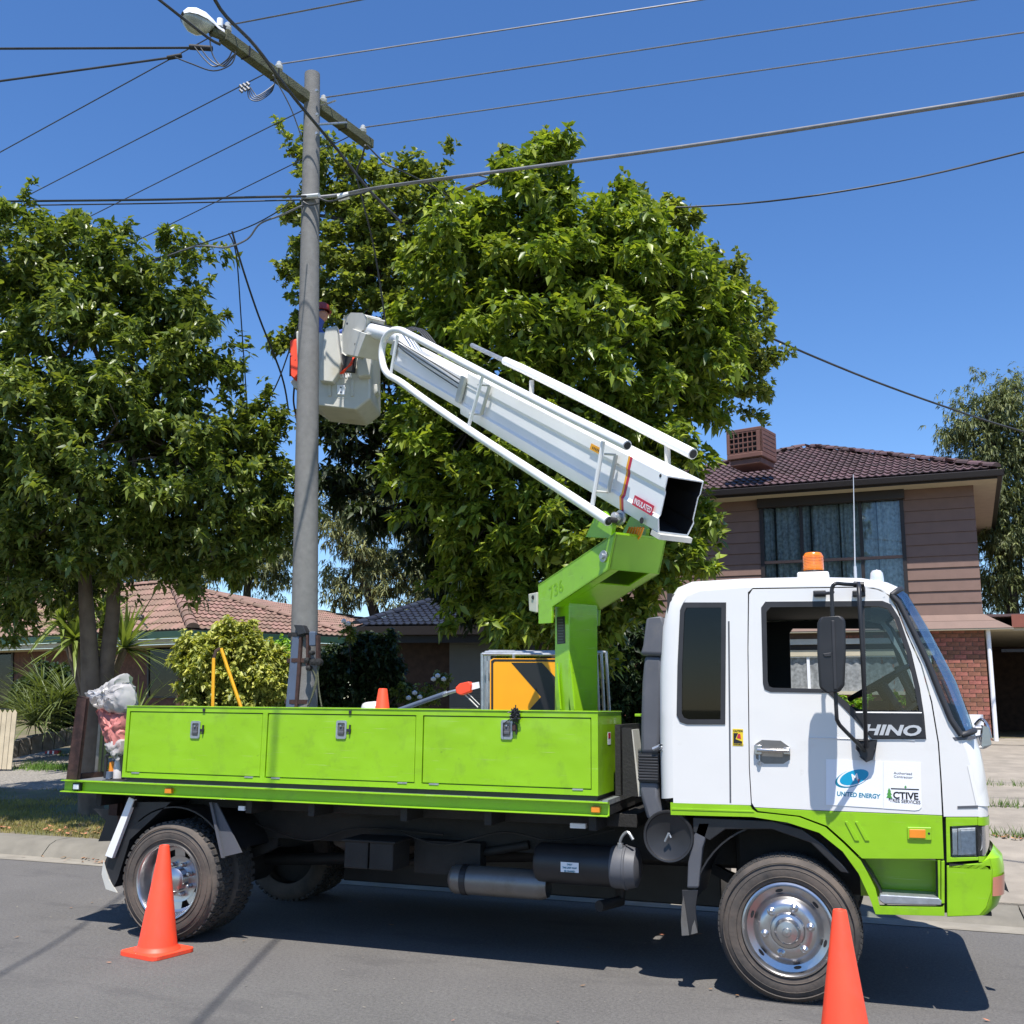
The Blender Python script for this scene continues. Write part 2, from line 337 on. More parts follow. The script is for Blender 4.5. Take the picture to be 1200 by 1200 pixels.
strip('gravel_edge', -60, -1.2, [(6.21, gz(6.2)), (8.3, gz(8.3)+.004)], 'gravel', kind='structure')
strip('gravel_path', -60, -1.2, [(9.9, gz(9.9)+.004), (10.4, gz(10.4)+.006)], 'gravel', kind='structure')
drive = bpy.data.objects.new('driveway', None); COL.objects.link(drive); drive['kind'] = 'structure'
ys = [3.43, 6.05, 8.1, 9.9, 11.8, 14.2, 16.9]
for j in range(len(ys)-1):
    for x0, x1 in ((-1.15, 1.35), (1.365, 3.9), (3.915, 6.4), (6.415, 9)):
        if j > 1 and x0 < 1.3: continue
        y0, y1 = ys[j]+.012, ys[j+1]-.012; dz = random.uniform(-.006, .006); z0 = (.085 if j == 0 else gz(y0)+.012); g1 = gz(y1)+.012
        b = MB(); t = random.uniform(-.004, .004)
        b.add([(x0, y0, z0+dz), (x1, y0, z0+dz+t), (x1, y1, g1+dz), (x0, y1, g1+dz+t), (x0, y0, z0-.08), (x1, y0, z0-.08), (x1, y1, gz(y1)-.08), (x0, y1, gz(y1)-.08)],
              [(0, 1, 2, 3), (4, 5, 1, 0), (5, 6, 2, 1), (6, 7, 3, 2), (7, 4, 0, 3)]).build('slab', 'slab', drive, bev=.006, seg=1)
strip('lawn_base', -1.15, 1.33, [(8.1, gz(8.1)-.004), (10.39, gz(10.4)+.0)], 'earth', kind='structure')
def blades(name, n, xr, yr, h, m, mask=None, w=.006):
    x = RNG.uniform(*xr, n); y = RNG.uniform(*yr, n)
    if mask is not None: k = mask(x, y); x, y = x[k], y[k]; n = len(x)
    z = .14+np.maximum(0, y-3.35)*.07; a = RNG.uniform(0, 2*np.pi, n); hh = h*RNG.uniform(.4, 1.2, n); l = RNG.uniform(-.6, .6, (n, 2))*hh[:, None]
    V = np.zeros((n, 3, 3)); V[:, 0] = np.c_[x-w*np.cos(a), y-w*np.sin(a), z-.005]; V[:, 1] = np.c_[x+w*np.cos(a), y+w*np.sin(a), z-.005]; V[:, 2] = np.c_[x+l[:, 0], y+l[:, 1], z+hh]
    return npmesh(name, V.reshape(-1, 3), np.arange(3*n).reshape(-1, 3), m, kind='stuff')
clump = lambda x, y: (np.sin(x*2.3+np.sin(y*3)*1.3)+np.sin(y*2.9+x*1.1)+RNG.normal(0, .6, len(x))) > -.5
blades('grass', 90000, (-13, -1.3), (3.35, 6.3), .045, 'grass', clump)
blades('lawn_grass', 14000, (-.6, 1.3), (8.1, 12.4), .10, 'grass2', None, .008)
def tufts(spots, h, name):
    xs_, ys_ = [], []
    for x, y, r_, n in spots: xs_.append(RNG.normal(x, r_, n)); ys_.append(RNG.normal(y, r_*.5, n))
    x = np.concatenate(xs_); y = np.concatenate(ys_); n = len(x); z = .14+np.maximum(0, y-3.35)*.07; a = RNG.uniform(0, 6.28, n); hh = h*RNG.uniform(.4, 1.2, n)
    l = RNG.uniform(-.7, .7, (n, 2))*hh[:, None]; w = .007
    V = np.zeros((n, 3, 3)); V[:, 0] = np.c_[x-w*np.cos(a), y-w*np.sin(a), z-.01]; V[:, 1] = np.c_[x+w*np.cos(a), y+w*np.sin(a), z-.01]; V[:, 2] = np.c_[x+l[:, 0], y+l[:, 1], z+hh]
    return npmesh(name, V.reshape(-1, 3), np.arange(3*n).reshape(-1, 3), 'grass2', kind='stuff')
sp = [(random.uniform(-14, -6), random.choice([6.3, 8.2, 8.4, 10.0, 10.3, 11.2]), .25, 260) for _ in range(46)]
sp += [(x, y, .16, 90) for x in (1.5, 2., 2.6, 3.3) for y in (6.05, 8.1, 9.9)]+[(1.38, y, .05, 50) for y in np.arange(5.2, 9, .5)]
tufts(sp, .12, 'weeds')
# fallen leaves and specks
def litter(name, spots, m, s=.042):
    V = []; F = []
    for x, y, z, sc in spots:
        a = random.uniform(0, 6.28); c, d = math.cos(a), math.sin(a); l, w_ = s*sc, s*sc*.45; k = len(V); up = random.uniform(.1, .5)*l
        for px_, py_, pz_ in ((-l, 0, .0), (0, -w_, up*.5), (l, 0, up), (0, w_, up*.2)): V.append((x+px_*c-py_*d, y+px_*d+py_*c, z+.005+pz_))
        F += [(k, k+1, k+2, k+3)]
    return npmesh(name, V, F, m, kind='stuff')
sp = [(random.gauss(-6.6, .5), random.uniform(2.7, 2.95), 0, random.uniform(.5, 1.2)) for _ in range(200)]
sp += [(random.uniform(-9.5, -5.4), random.uniform(3.4, 4.7), .17, random.uniform(.6, 1.5)) for _ in range(420)]
sp += [(random.uniform(1.2, 3), random.uniform(5.85, 6.2), .335, random.uniform(.5, 1.1)) for _ in range(110)]
sp += [(random.uniform(-7, 2.5), random.uniform(-1.6, 2.0), .004, random.uniform(.25, .6)) for _ in range(40)]
litter('fallen_leaves', sp, 'litter')
litter('road_grit', [(random.uniform(-8, 3), random.uniform(-2.2, 2.), .0, random.uniform(.1, .35)) for _ in range(260)], 'gutter')

# ================================================================== THE TRUCK
T = thing('bucket_truck', 'white and lime green bucket truck parked at the kerb, boom raised towards the pole', 'truck', (-2, 1.05, 0))
CW = 2.15                                           # cab and tray width
BX0f, BX1f = -4.7, -1.75
# ---- wheels
def tyre_mb(cx, cy, cz, side, tread=True):
    """outer sidewall at cy, going in by side*width"""
    s = side; b = MB()
    prof = [(.262, .02), (.27, .004), (.30, -.004), (.335, -.006), (.365, .004), (.386, .018), (.398, .034), (.402, .05)]
    prof += [(.402, .19), (.386, .222), (.33, .245), (.262, .22)]
    return b.lathe([(r_, h*s) for r_, h in prof], (cx, cy, cz), 'y', 56)
def tread_mb(cx, cy, cz, s, n=46, big=False):
    b = MB()
    n = 46 if big else 78
    for k in range(n):
        g = 2*math.pi*k/n; wd = .80 if not big else .62; hw = math.pi/n*wd
        for (h0, h1, off, r1) in ((.03 if big else .036, .075, 0, .4115 if big else .4065), (.084, .115, .5, .4128), (.124, .155, .2, .4135), (.164, .212, .5, .4125)):
            a0 = g+off*2*math.pi/n-hw; a1 = a0+2*hw; vs = []
            for rr in (.384, r1):
                for a in (a0, a1):
                    for h in (h0, h1): vs.append((cx+rr*math.cos(a), cy+h*s, cz+rr*math.sin(a)))
            b.add(vs, [(0, 2, 3, 1), (4, 5, 7, 6), (0, 1, 5, 4), (2, 6, 7, 3), (0, 4, 6, 2), (1, 3, 7, 5)])
    return b
def ring_marks(cx, cy, cz, s):
    b = MB()
    for rr, w_ in ((.372, .004), (.34, .003), (.292, .003)): b.lathe([(rr-w_, -.002*s), (rr, -.0085*s), (rr+w_, -.002*s)], (cx, cy, cz), 'y', 56)
    return b
def wheel(cx, cy, cz, s, kind, near=True):
    w_ = tyre_mb(cx, cy, cz, s).build('wheel', 'tyre', T, smooth=45)
    tread_mb(cx, cy, cz, s, 46, kind == 'rear').build('tread', 'tread', w_)
    if not near:
        MB().lathe([(.265, .10*s), (.0001, .11*s)], (cx, cy, cz), 'y', 24).build('wheel_disc', 'frame', w_)
        return w_
    ring_marks(cx, cy, cz, s).build('sidewall_rib', 'tyre', w_, smooth=60)
    c = (cx, cy, cz)
    if kind == 'front':
        b = MB().lathe([(.266, .012*s), (.262, -.004*s), (.252, -.008*s), (.244, .0*s), (.236, .028*s), (.20, .040*s), (.185, .030*s), (.17, .004*s), (.150, -.014*s), (.135, -.020*s), (.10, -.018*s), (.094, -.03*s)], c, 'y', 64)
        b.build('rim', 'chrome', w_, smooth=50)
        MB().lathe([(.098, -.016*s), (.092, -.035*s), (.075, -.040*s), (.068, -.066*s), (.058, -.078*s), (.026, -.082*s), (.022, -.088*s), (.0001, -.090*s)], c, 'y', 32).build('hub_cap', 'chrome', w_, smooth=35)
        for k in range(6):
            g = R(12+60*k); x, z = cx+.132*math.cos(g), cz+.132*math.sin(g)
            MB().lathe([(.026, -.014*s), (.024, -.022*s), (.017, -.026*s), (.0165, -.040*s), (.011, -.044*s), (.010, -.038*s), (.0001, -.038*s)], (x, cy, z), 'y', 14).build('wheel_nut', 'chrome', w_, smooth=40)
            g2 = g+R(30); b = MB(); pts = []
            for i in range(10):
                a = 2*math.pi*i/10; rr, tt = .213+.0085*math.sin(a), g2+math.cos(a)*.105; pts.append((cx+rr*math.cos(tt), cy+.030*s, cz+rr*math.sin(tt)))
            b.prism([pts], (0, .012*s, 0)).build('hand_hole', 'black', w_)
    else:
        b = MB().lathe([(.270, .01*s), (.262, -.006*s), (.252, -.004*s), (.244, .01*s), (.238, .05*s), (.225, .115*s), (.205, .125*s)], c, 'y', 64); b.build('rim', 'chrome', w_, smooth=50)
        b = MB()
        for k in range(8):      # disc with open windows between spokes
            g = 2*math.pi*k/8; vs = []
            for rr, h in ((.12, .135), (.165, .13), (.215, .122)):
                for a in (g-.22*(1.2 if rr < .2 else .9), g+.22*(1.2 if rr < .2 else .9)): vs.append((cx+rr*math.cos(a), cy+h*s, cz+rr*math.sin(a)))
            b.add(vs, [(0, 1, 3, 2), (2, 3, 5, 4)])
        b.lathe([(.16, .128*s), (.13, .135*s), (.085, .13*s), (.082, .07*s), (.06, .055*s), (.0001, .052*s)], c, 'y', 40).build('wheel_disc', 'chrome', w_, smooth=40)
        MB().lathe([(.225, .17*s), (.0001, .171*s)], c, 'y', 24).build('brake_drum', 'frame', w_)
        for k in range(8):
            g = R(22+45*k); x, z = cx+.108*math.cos(g), cz+.108*math.sin(g)
            MB().lathe([(.017, .13*s), (.016, .10*s), (.010, .092*s), (.0001, .09*s)], (x, cy, z), 'y', 10).build('wheel_nut', 'chrome', w_, smooth=40)
    return w_
FX, RX = -.008, -4.307
wheel(FX, .02, .405, 1, 'front'); wheel(FX, CW-.02, .405, -1, 'front', False)
wheel(RX, .02, .405, 1, 'rear'); wheel(RX, .29, .405, 1, 'rear', False); wheel(RX, CW-.02, .405, -1, 'rear', False); wheel(RX, CW-.29, .405, -1, 'rear', False)
# ---- chassis and what hangs under it
b = MB()
for y in (.62, 1.46): b.box((-5.0, y, .66), (.55, y+.07, .90))
for x in (-4.8, -3.7, -2.6, -1.5, -.2): b.box((x, .69, .72), (x+.08, 1.46, .88))
b.box((-5.05, .3, .90), (-.95, 1.85, .985))
for x in (-5.0, -4.7, -3.7, -3.2, -2.5, -1.9, -1.2): b.box((x, .03, .90), (x+.05, 2.1, .99))
chassis = b.build('chassis', 'frame', T, bev=.004)
MB().tube([(RX, .12, .405), (RX, .8, .405), (RX, .95, .405), (RX, 1.2, .405), (RX, 1.4, .405), (RX, 2.0, .405)], [.06, .06, .16, .16, .06, .06], 14).build('rear_axle', 'frame', T, smooth=True)
MB().tube([(FX, .15, .38), (FX, 2., .38)], .05, 10).build('front_axle', 'frame', T, smooth=True)
MB().tube([(RX+.1, 1.07, .42), (-1.6, 1.07, .60), (-.4, 1.07, .62)], .045, 10).build('drive_shaft', 'frame', T, smooth=True)
for cx in (RX, FX):
    for y in (.66, 1.5): MB().add([(cx+math.sin(a)*.62, y+dy, .50+.13*(1-math.cos(a*1.6))+dz) for a in np.linspace(-1, 1, 9) for dy in (-.035, .035) for dz in (-.035, .035)],
        [f for i in range(8) for f in ((4*i, 4*i+1, 4*i+5, 4*i+4), (4*i+2, 4*i+6, 4*i+7, 4*i+3), (4*i, 4*i+4, 4*i+6, 4*i+2), (4*i+1, 4*i+3, 4*i+7, 4*i+5))]).build('leaf_spring', 'frame', T)
MB().box((-.35, .45, .55), (.75, 1.7, 1.06)).build('engine_block', 'frame', T, bev=.03)
MB().box((-3.80, 1.72, .19), (-.62, 2.36, .985)).build('under_tray_blocker', 'black', T, bev=.01)  # black box added low on the far side to hide the sunlit kerb
MB().box((BX0f, 1.80, 1.09), (BX1f, 2.46, 1.628)).build('far_tool_box', 'lime', T, bev=.006)  # presumed far box, unseen; added and widened to throw shade on the kerb
MB().lathe([(.12, 0), (.3, -.02), (.39, .03), (.40, .12), (.38, .2), (.2, .2)], (-3.1, 1.05, .58), 'z', 28).build('spare_wheel', 'tyre', T, smooth=50)
# battery box: two ribbed halves
p0, p1 = onY(404, 985, .22), onY(460, 1021, .22)
b = MB(); mid = (p0.x+p1.x)/2
b.box((p0.x, .22, p1.z), (mid-.006, .5, p0.z)); b.box((mid+.006, .22, p1.z), (p1.x, .5, p0.z)); b.box((p0.x-.02, .205, p0.z-.004), (p1.x+.02, .52, p0.z+.012))
b.build('battery_box', 'frame', T, bev=.008)
# silver air tank
a, c = onY(523, 1030, .30), onY(640, 1042, .30); zc = onY(580, 1035, .3).z; r0 = .095
tank = MB().lathe([(.0001, 0), (.05, .004), (.08, .02), (r0, .05), (r0, c.x-a.x-.05), (.08, c.x-a.x)], (a.x, .36, zc), 'x', 28).build('air_tank', 'alu', T, smooth=50)
MB().lathe([(r0+.002, 0), (r0+.006, .004), (r0+.006, .04), (r0+.002, .045)], (a.x+.10, .36, zc), 'x', 28).build('tank_strap', 'black', tank)
# black fuel / hydraulic tank with end clamp and label
a, c = onY(622, 1015, .20), onY(745, 1020, .20); zc = onY(680, 1017, .2).z; L_ = c.x-a.x
ht = MB().lathe([(.0001, 0), (.11, .004), (.128, .03), (.128, L_-.18), (.0001, L_-.17)], (a.x, .34, zc), 'x', 30).build('filter_canister', 'black', T, smooth=50)
MB().lathe([(.128, L_-.18), (.134, L_-.16), (.134, L_-.10), (.14, L_-.095), (.14, L_-.085), (.134, L_-.08), (.12, L_-.02), (.07, L_), (.0001, L_)], (a.x, .34, zc), 'x', 30).build('canister_cap', 'grey', ht, smooth=30)
q = onY(657, 1010, .208); q2 = onY(678, 1023, .208)
MB().box((q.x, .2085, q2.z), (q2.x, .2125, q.z)).build('label', 'decal', ht)
for i, (s_, y_) in enumerate((('DAILY', 1013), ('THIS UNIT MUST', 1017), ('BE DRAINED', 1021))):
    o_ = onY(667.5, y_+1.2, .207); text(s_, .016, o_, (1, 0, 0), (0, -1, 0), 'tealink', ht, align='CENTER', sx=.8)
MB().tube(smoothpath([onY(728, 1003, .3), onY(727, 985, .28), onY(735, 975, .27), onY(742, 984, .26)]), .010, 8).tube([onY(727, 1003, .3), onY(727, 988, .29)], .02, 8).build('hose_fitting', 'steel', T, smooth=True)
MB().tube([onY(702, 1062, .3), onY(727, 1056, .5), onY(727, 1040, .5)], .035, 12).build('exhaust_tip', 'frame', T, smooth=True)
MB().tube([onY(480, 1010, .6), onY(560, 1000, .6), onY(620, 990, .6)], .03, 10).box((-2.6, .5, .5), (-2.1, .62, .72)).box((-3.2, .8, .45), (-2.9, 1.3, .66)).build('brake_valve', 'frame', T, smooth=True)
MB().tube(smoothpath([onY(x, y, .4) for x, y in ((470, 975), (520, 990), (590, 975), (650, 985), (720, 972))]), .008, 6).tube(smoothpath([onY(x, y, .5) for x, y in ((300, 965), (360, 985), (420, 970), (520, 978))]), .008, 6).build('hose', 'frame', T, smooth=True)
MB().box((onY(668, 962, .12).x, .12, 0.90), (onY(686, 962, .12).x, .16, .93)).build('reflector', 'decal', T)
o_ = onY(281, 945, 0.); MB().box((o_.x-.025, .02, o_.z-.03), (o_.x+.025, .04, o_.z)).build('marker_lamp', 'decal', T)
# ---- rear wheel guards
b = MB().prism([[onY(x, y, .02) for x, y in ((151, 934), (157, 937), (131, 1006), (123, 1003))]], (0, .035, 0)); b.build('guard_stay', 'bwhite', T, bev=.003)
b = MB().prism([[onY(x, y, .06) for x, y in ((157, 940), (200, 940), (180, 958), (152, 984), (138, 1030), (133, 1040), (122, 1012), (127, 1000))]], (0, .5, 0)); b.build('rear_guard', 'black', T)
mf = [onY(x, y, .055) for x, y in ((121, 1008), (127, 1030), (137, 1046), (124, 1042), (119, 1025))]
MB().prism([mf], (0, .01, 0)).build('mud_flap', 'fibre', T)
b = MB().prism([[onY(x, y, .05) for x, y in ((247, 940), (254, 941), (283, 999), (262, 1004))]], (0, .012, 0)).prism([[onY(x, y, .05) for x, y in ((247, 940), (250, 940), (264, 1005), (261, 1005))]], (0, -.02, 0))
b.build('guard_bracket', 'grey', T)
b = MB().lathe([(.50, 0), (.50, .55), (.49, .55), (.49, 0), (.50, 0)], (RX, .06, .42), 'y', 14, R(25), R(130)); b.build('guard_shell', 'black', T)
# tail bits under the tray
b = MB().prism([[onY(x, y, .5) for x, y in ((109, 948), (180, 948), (180, 984), (115, 986), (124, 962))]], (0, .02, 0)); b.build('tail_flap', 'black', T)
MB().box((-5.10, .3, .80), (-5.02, 1.85, .97)).tube([(-5.03, .35, .95), (-5.03, .35, .66), (-4.9, .35, .64)], .018).tube([(-5.03, .42, .95), (-4.95, .5, .7)], .012).build('tail_bumper', 'rust', T)
# ---- tray
tz = .995; TX0, TX1 = -5.269, -1.058; YT = -.05
b = MB()
b.box((TX0, YT+.056, tz+.07), (TX1, CW+.244, tz+.0885))
deck = b.build('tray_deck', 'steel', T)
for yy, s in ((YT, 1), (CW+.30, -1)):
    prof = [(0, 0), (.055, 0), (.055, .088), (.0, .088), (0, .080), (.045, .076), (.045, .010), (0, .007)]
    b = MB().prism([[(TX0, yy+s*y, tz+z) for y, z in prof]], (TX1-TX0, 0, 0)); o = b.build('tray_side_rail', 'lime', T, bev=.0015, seg=1)
for xa_ in (TX0+.002, TX1-.03): MB().box((xa_, YT+.057, tz+.008), (xa_+.028, CW+.24, tz+.069)).build('tray_end_rail', 'frame', T)
b = MB().box((TX1-.034, YT+.01, tz+.0888), (TX1, CW+.25, tz+.10)); b.build('tray_trim', 'steel', T)
for x, m_, nm, w_ in ((195, 'orange', 'side_marker', .055), (697, 'orange', 'side_marker', .055), (87, 'decal', 'reflector', .05)):
    o_ = onY(x, {195: 929, 697: 950, 87: 925}[x], YT); b = MB().box((o_.x-w_/2, YT+.012, tz+.022), (o_.x+w_/2, YT+.05, tz+.06)).build(nm, m_, T, bev=.004)
    if nm == 'reflector': MB().box((o_.x-w_*.7, YT+.016, tz+.014), (o_.x+w_*.7, YT+.048, tz+.068)).build('reflector_mount', 'black', T, bev=.004)
# ---- tool box
BX0, BX1, BZ0, BZ1 = -4.756, -1.129, 1.116, 1.630
MB().box((BX0+.03, .018, tz+.0885), (BX1-.01, .64, BZ0)).build('box_plinth', 'black', T)
MB().box((BX0-.2, .03, tz+.0882), (BX1+.02, .68, tz+.092)).build('scuff_plate', 'frame', T)
doors = [(149.5, 306.5), (312, 487), (495, 693)]
outer = [(BX0, 0, BZ0), (BX1, 0, BZ0), (BX1, 0, BZ1), (BX0, 0, BZ1)]; holes = []; dz = []
for x0, x1 in doors:
    xa, xb = onY(x0, 870).x, onY(x1, 870).x; za, zb = BZ0+.034, BZ1-.034; dz.append((xa, xb, za, zb))
    holes.append([(xa, 0, za), (xb, 0, za), (xb, 0, zb), (xa, 0, zb)])
b = MB().prism([outer]+holes, (0, .02, 0))
b.box((BX0, .0205, BZ1-.02), (BX1, .66, BZ1)).box((BX1-.02, .0205, BZ0), (BX1, .66, BZ1-.0205)).box((BX0, .0205, BZ0), (BX0+.02, .66, BZ1-.0205)).box((BX0+.021, .03, BZ0), (BX1-.021, .66, BZ0+.02)).box((BX0+.021, .64, BZ0+.021), (BX1-.021, .66, BZ1-.021))
tb = b.build('tool_box', 'lime', T, bev=.003)
MB().box((BX0-.004, -.006, BZ1+.0005), (BX1+.004, .664, BZ1+.006)).build('box_lid_edge', 'lime', T, bev=.002, seg=1)
MB().box((BX0+.03, .022, BZ0+.03), (BX1-.03, .6, BZ1-.03)).build('box_interior', 'black', T)
for (xa, xb, za, zb), lx in zip(dz, (229, 400, 594)):
    g = .0055; d = MB().box((xa+g, .004, za+g), (xb-g, .02, zb-g)).build('locker_door', 'lime', T, bev=.004)
    for hx in (xa+.09, xb-.09): MB().box((hx-.035, -.004, za-.006), (hx+.035, .006, za+.004)).build('hinge', 'steel', d, bev=.002)
    c = onY(lx, 855); b = MB().prism([rrect(c.x-.040, c.z-.062, c.x+.040, c.z+.062, .014, -.004), rrect(c.x-.027, c.z-.046, c.x+.027, c.z+.046, .008, -.004)], (0, .009, 0)).build('latch', 'steel', d, bev=.002)
    MB().box((c.x-.028, .003, c.z-.047), (c.x+.028, .006, c.z+.047)).build('latch_pan', 'alu', d)
    MB().box((c.x-.020, -.010, c.z-.030), (c.x+.020, .003, c.z-.012)).box((c.x-.016, -.006, c.z-.030), (c.x+.016, .003, c.z+.022)).build('latch_paddle', 'grey', d, bev=.003)
    MB().lathe([(.0001, -.014), (.007, -.013), (.009, -.004), (.009, .002)], (c.x, 0, c.z+.024), 'y', 12).build('lock_barrel', 'chrome', d, smooth=True)
    MB().box((c.x+.042, -.006, c.z-.012), (c.x+.075, .004, c.z+.006)).box((c.x+.062, -.010, c.z-.03), (c.x+.072, .003, c.z+.034)).box((c.x+.055, -.008, BZ1-.03), (c.x+.075, .002, BZ1-.008)).build('hasp', 'black', d, bev=.002)
c = onY(605, 838)
b = MB()
for k in range(26):
    a_ = [c+Vector((random.gauss(0, .018), -.02+random.gauss(0, .012), random.gauss(.0, .022))) for _ in range(4)]; b.tube(smoothpath(a_, 3), .004, 5)
b.tube(smoothpath([c, c+Vector((-.045, -.015, -.03)), onY(590, 850, -.012), onY(590, 862, -.012)]), .003, 5)
b.build('lock_cable_bundle', 'black', T)
c = onY(603, 851); MB().box((c.x-.012, -.02, c.z-.03), (c.x+.012, -.004, c.z+.02)).build('padlock', 'rust', T, bev=.004)
# decals on the front end of the tool box
q = Vector((BX1+.0012, .30, 1.47)); MB().box((BX1+.0004, .26, 1.42), (BX1+.0014, .34, 1.50)).build('sticker', 'decal', T)
MB().box((BX1+.0015, .27, 1.46), (BX1+.0022, .33, 1.495)).build('sticker_print', 'redink', T)
# heat shield / headboard panels between tray and cab
b = MB().prism([[(-1.03, .25, 1.10), (-.93, .25, 1.10), (-.97, .25, 1.53), (-1.03, .25, 1.53)]], (0, .05, 0)).box((-1.085, .28, 1.10), (-1.05, .95, 1.55)); b.build('headboard_panel', 'frame', T)
MB().prism([[(-.93, .262, 1.10), (-.915, .262, 1.10), (-.963, .262, 1.52), (-.975, .262, 1.52)]], (0, .2, 0)).build('wooden_batten', 'fibre', T)
MB().box((-1.02, .9, 1.585), (-.80, 1.0, 1.64)).box((-1.0, .5, 1.60), (-.96, .9, 1.62)).build('lime_cross_bar', 'lime', T, bev=.004)
MB().tube([(-1.02, 1.2, 1.1), (-1.02, 1.2, 1.95)], .045, 10).build('hose_guard', 'black', T)
# rear corner uprights on the tray deck
zt_ = tz+.088
a = onY(66, 915, -.01)
MB().prism([[(TX0+.01, .0, zt_), (TX0+.10, .0, zt_), (TX0+.125, .0, 1.69), (TX0+.045, .0, 1.70)]], (0, .035, 0)).build('tail_post', 'rust', T, bev=.006)
for y_, h_ in ((.28, 1.64), (.33, 1.63), (.56, 1.61), (.61, 1.60)): MB().box((TX0+.02, y_, zt_), (TX0+.05, y_+.035, h_)).build('tail_rail', 'alu', T, bev=.003)
MB().box((TX0+.012, .1, zt_), (TX0+.06, .5, zt_+.04)).build('tail_foot', 'rust', T)

# ================================================================== CAB
def P2(pts, y=0.): return [onY(x, z, y) for x, z in pts]
Oc = [(776, 935), (774, 860), (774, 790), (777, 735), (784, 705), (795, 689), (812, 682), (870, 678.5), (950, 676.5), (1010, 678), (1040, 683), (1056, 690)]
Ic = [(789, 935), (788, 860), (789, 790), (791, 740), (796, 715), (806, 699), (820, 693), (870, 689), (950, 686.5), (1005, 687), (1028, 691), (1042, 697)]
Ow = [(1056, 690), (1064, 696), (1088, 736), (1105, 768), (1121, 798), (1136, 836), (1142, 856)]
Iw = [(1042, 697), (1051, 706), (1069, 742), (1084, 774), (1099, 812), (1112, 843), (1124, 861)]
On = [(1142, 856), (1150, 880), (1156, 910), (1159, 956)]
In = [(1124, 861), (1133, 882), (1141, 912), (1146, 957)]
Og = [(1159, 956), (1160, 975), (1160, 1004)]
Ig = [(1146, 957), (1147, 975), (1147, 1004)]
def wrap(I, O, ry, name, m, parent=T, lift=0., full=True, smooth=50, n=6, wth=CW, close=False, y0=0., thick=0.):
    I3, O3 = P2(I), P2(O, .12); b = MB(); rows = []
    for i, o in zip(I3, O3):
        row = []
        for k in range(n+1):
            t = math.pi/2*k/n; p = Vector((i.x+(o.x-i.x)*math.sin(t), y0+ry*(1-math.cos(t))-lift*math.cos(t), i.z+(o.z-i.z)*math.sin(t)))
            if lift: p.x += lift*math.sin(t)*(1 if o.x > i.x else -1)
            row.append(p)
        if full: row += [Vector((p.x, wth-(p.y-y0)+y0 if y0 == 0 else wth-p.y, p.z)) for p in row[::-1]]
        rows.append(row)
    c = len(rows[0]); b.add([p for r_ in rows for p in r_], [(i*c+k, i*c+k+1, (i+1)*c+k+1, (i+1)*c+k) for i in range(len(rows)-1) for k in range(c-1)])
    o = b.build(name, m, parent, smooth=smooth)
    if thick: md = o.modifiers.new('wall', 'SOLIDIFY'); md.thickness = thick; md.offset = 0
    return o
# near-side skin pieces, all on the side plane
rearwin = [(801, 706), (851, 706), (850, 849), (805, 849), (797, 846), (793, 838), (794, 780), (797, 715)]
door_open = [(881, 690), (1023, 687.5), (1033, 690), (1042, 697), (1050, 709), (1062, 738), (1080, 778), (1092, 822), (1100, 870), (1103, 915), (1105.5, 957), (895, 950), (884, 947.5), (881, 941), (878, 900), (876, 760), (877, 700)]
win = [(897, 705), (1034, 704), (1044, 708), (1054, 724), (1068, 764), (1078, 806), (1083, 838), (1085.5, 866), (1022, 866), (1004, 846), (985, 826), (970, 812), (903, 811), (896, 808), (894, 800), (892, 712)]
skin_outer = Ic+Iw[1:]+[(1133, 882), (1141, 912), (1146, 957), (1107.5, 956.2)]
# outline of the body side minus doorway that is open at the bottom: run round the doorway
body = [(789, 941)]+Ic[1:]+Iw[1:]+In[1:]+[(1106, 957)]+[(1103.6, 914), (1100.4, 870), (1092.4, 822), (1080.4, 779), (1062.4, 739), (1051, 709.6), (1042.2, 696.6), (1033.2, 689.6), (1023, 687.2), (882, 689), (876.4, 694), (875.8, 760), (877.5, 900), (880, 943.5)]
def side(loops, y, off, name, m, parent=T, bev=0.): return MB().prism([P2(l, 0.) for l in loops], (0, off, 0)).build(name, m, parent, bev=bev, smooth=False) if y == 0 else None
side([body, rearwin], 0, .035, 'cab_side', 'white', bev=.003)
def far(loops, name, m, parent=T, y=CW): return MB().prism([[Vector((p.x, y, p.z)) for p in P2(l)] for l in loops], (0, -.03, 0)).build(name, m, parent)
skin_full = [(789, 957)]+Ic[1:]+Iw[1:]+In[1:]
fwin = win[:6]+[(1080, 833), (1003, 834)]+win[10:]; skf = [(790, 956)]+[(x, y) for x, y in Ic[1:]+Iw[1:]+In[1:]]
far([skf, fwin], 'cab_side', 'white')
far([[(792, 954), (792, 740), (800, 712), (820, 700), (1000, 693), (1036, 700), (1066, 745), (1096, 815), (1120, 862), (1138, 912), (1142, 954)], [(x*.96+40, y*.96+31) for x, y in fwin]], 'inner_door_card', 'dark', y=CW-.034)
MB().prism([P2([(1096, 930), (1116, 930), (1116, 1072), (1098, 1072)], .0)], (0, .01, 0)).build('gap_backing', 'black', T).location.y = .06
ctop = wrap(Ic, Oc, .11, 'cab_shell', 'white', thick=.0)
wrap(Iw, Ow, .16, 'windscreen', 'wind', n=8)
wrap(In, On, .17, 'front_panel', 'white', n=8)
wrap([(1133.5, 897), (1144, 944)], [(1152, 893), (1160, 944)], .17, 'front_swage', 'white', lift=.003, n=8)
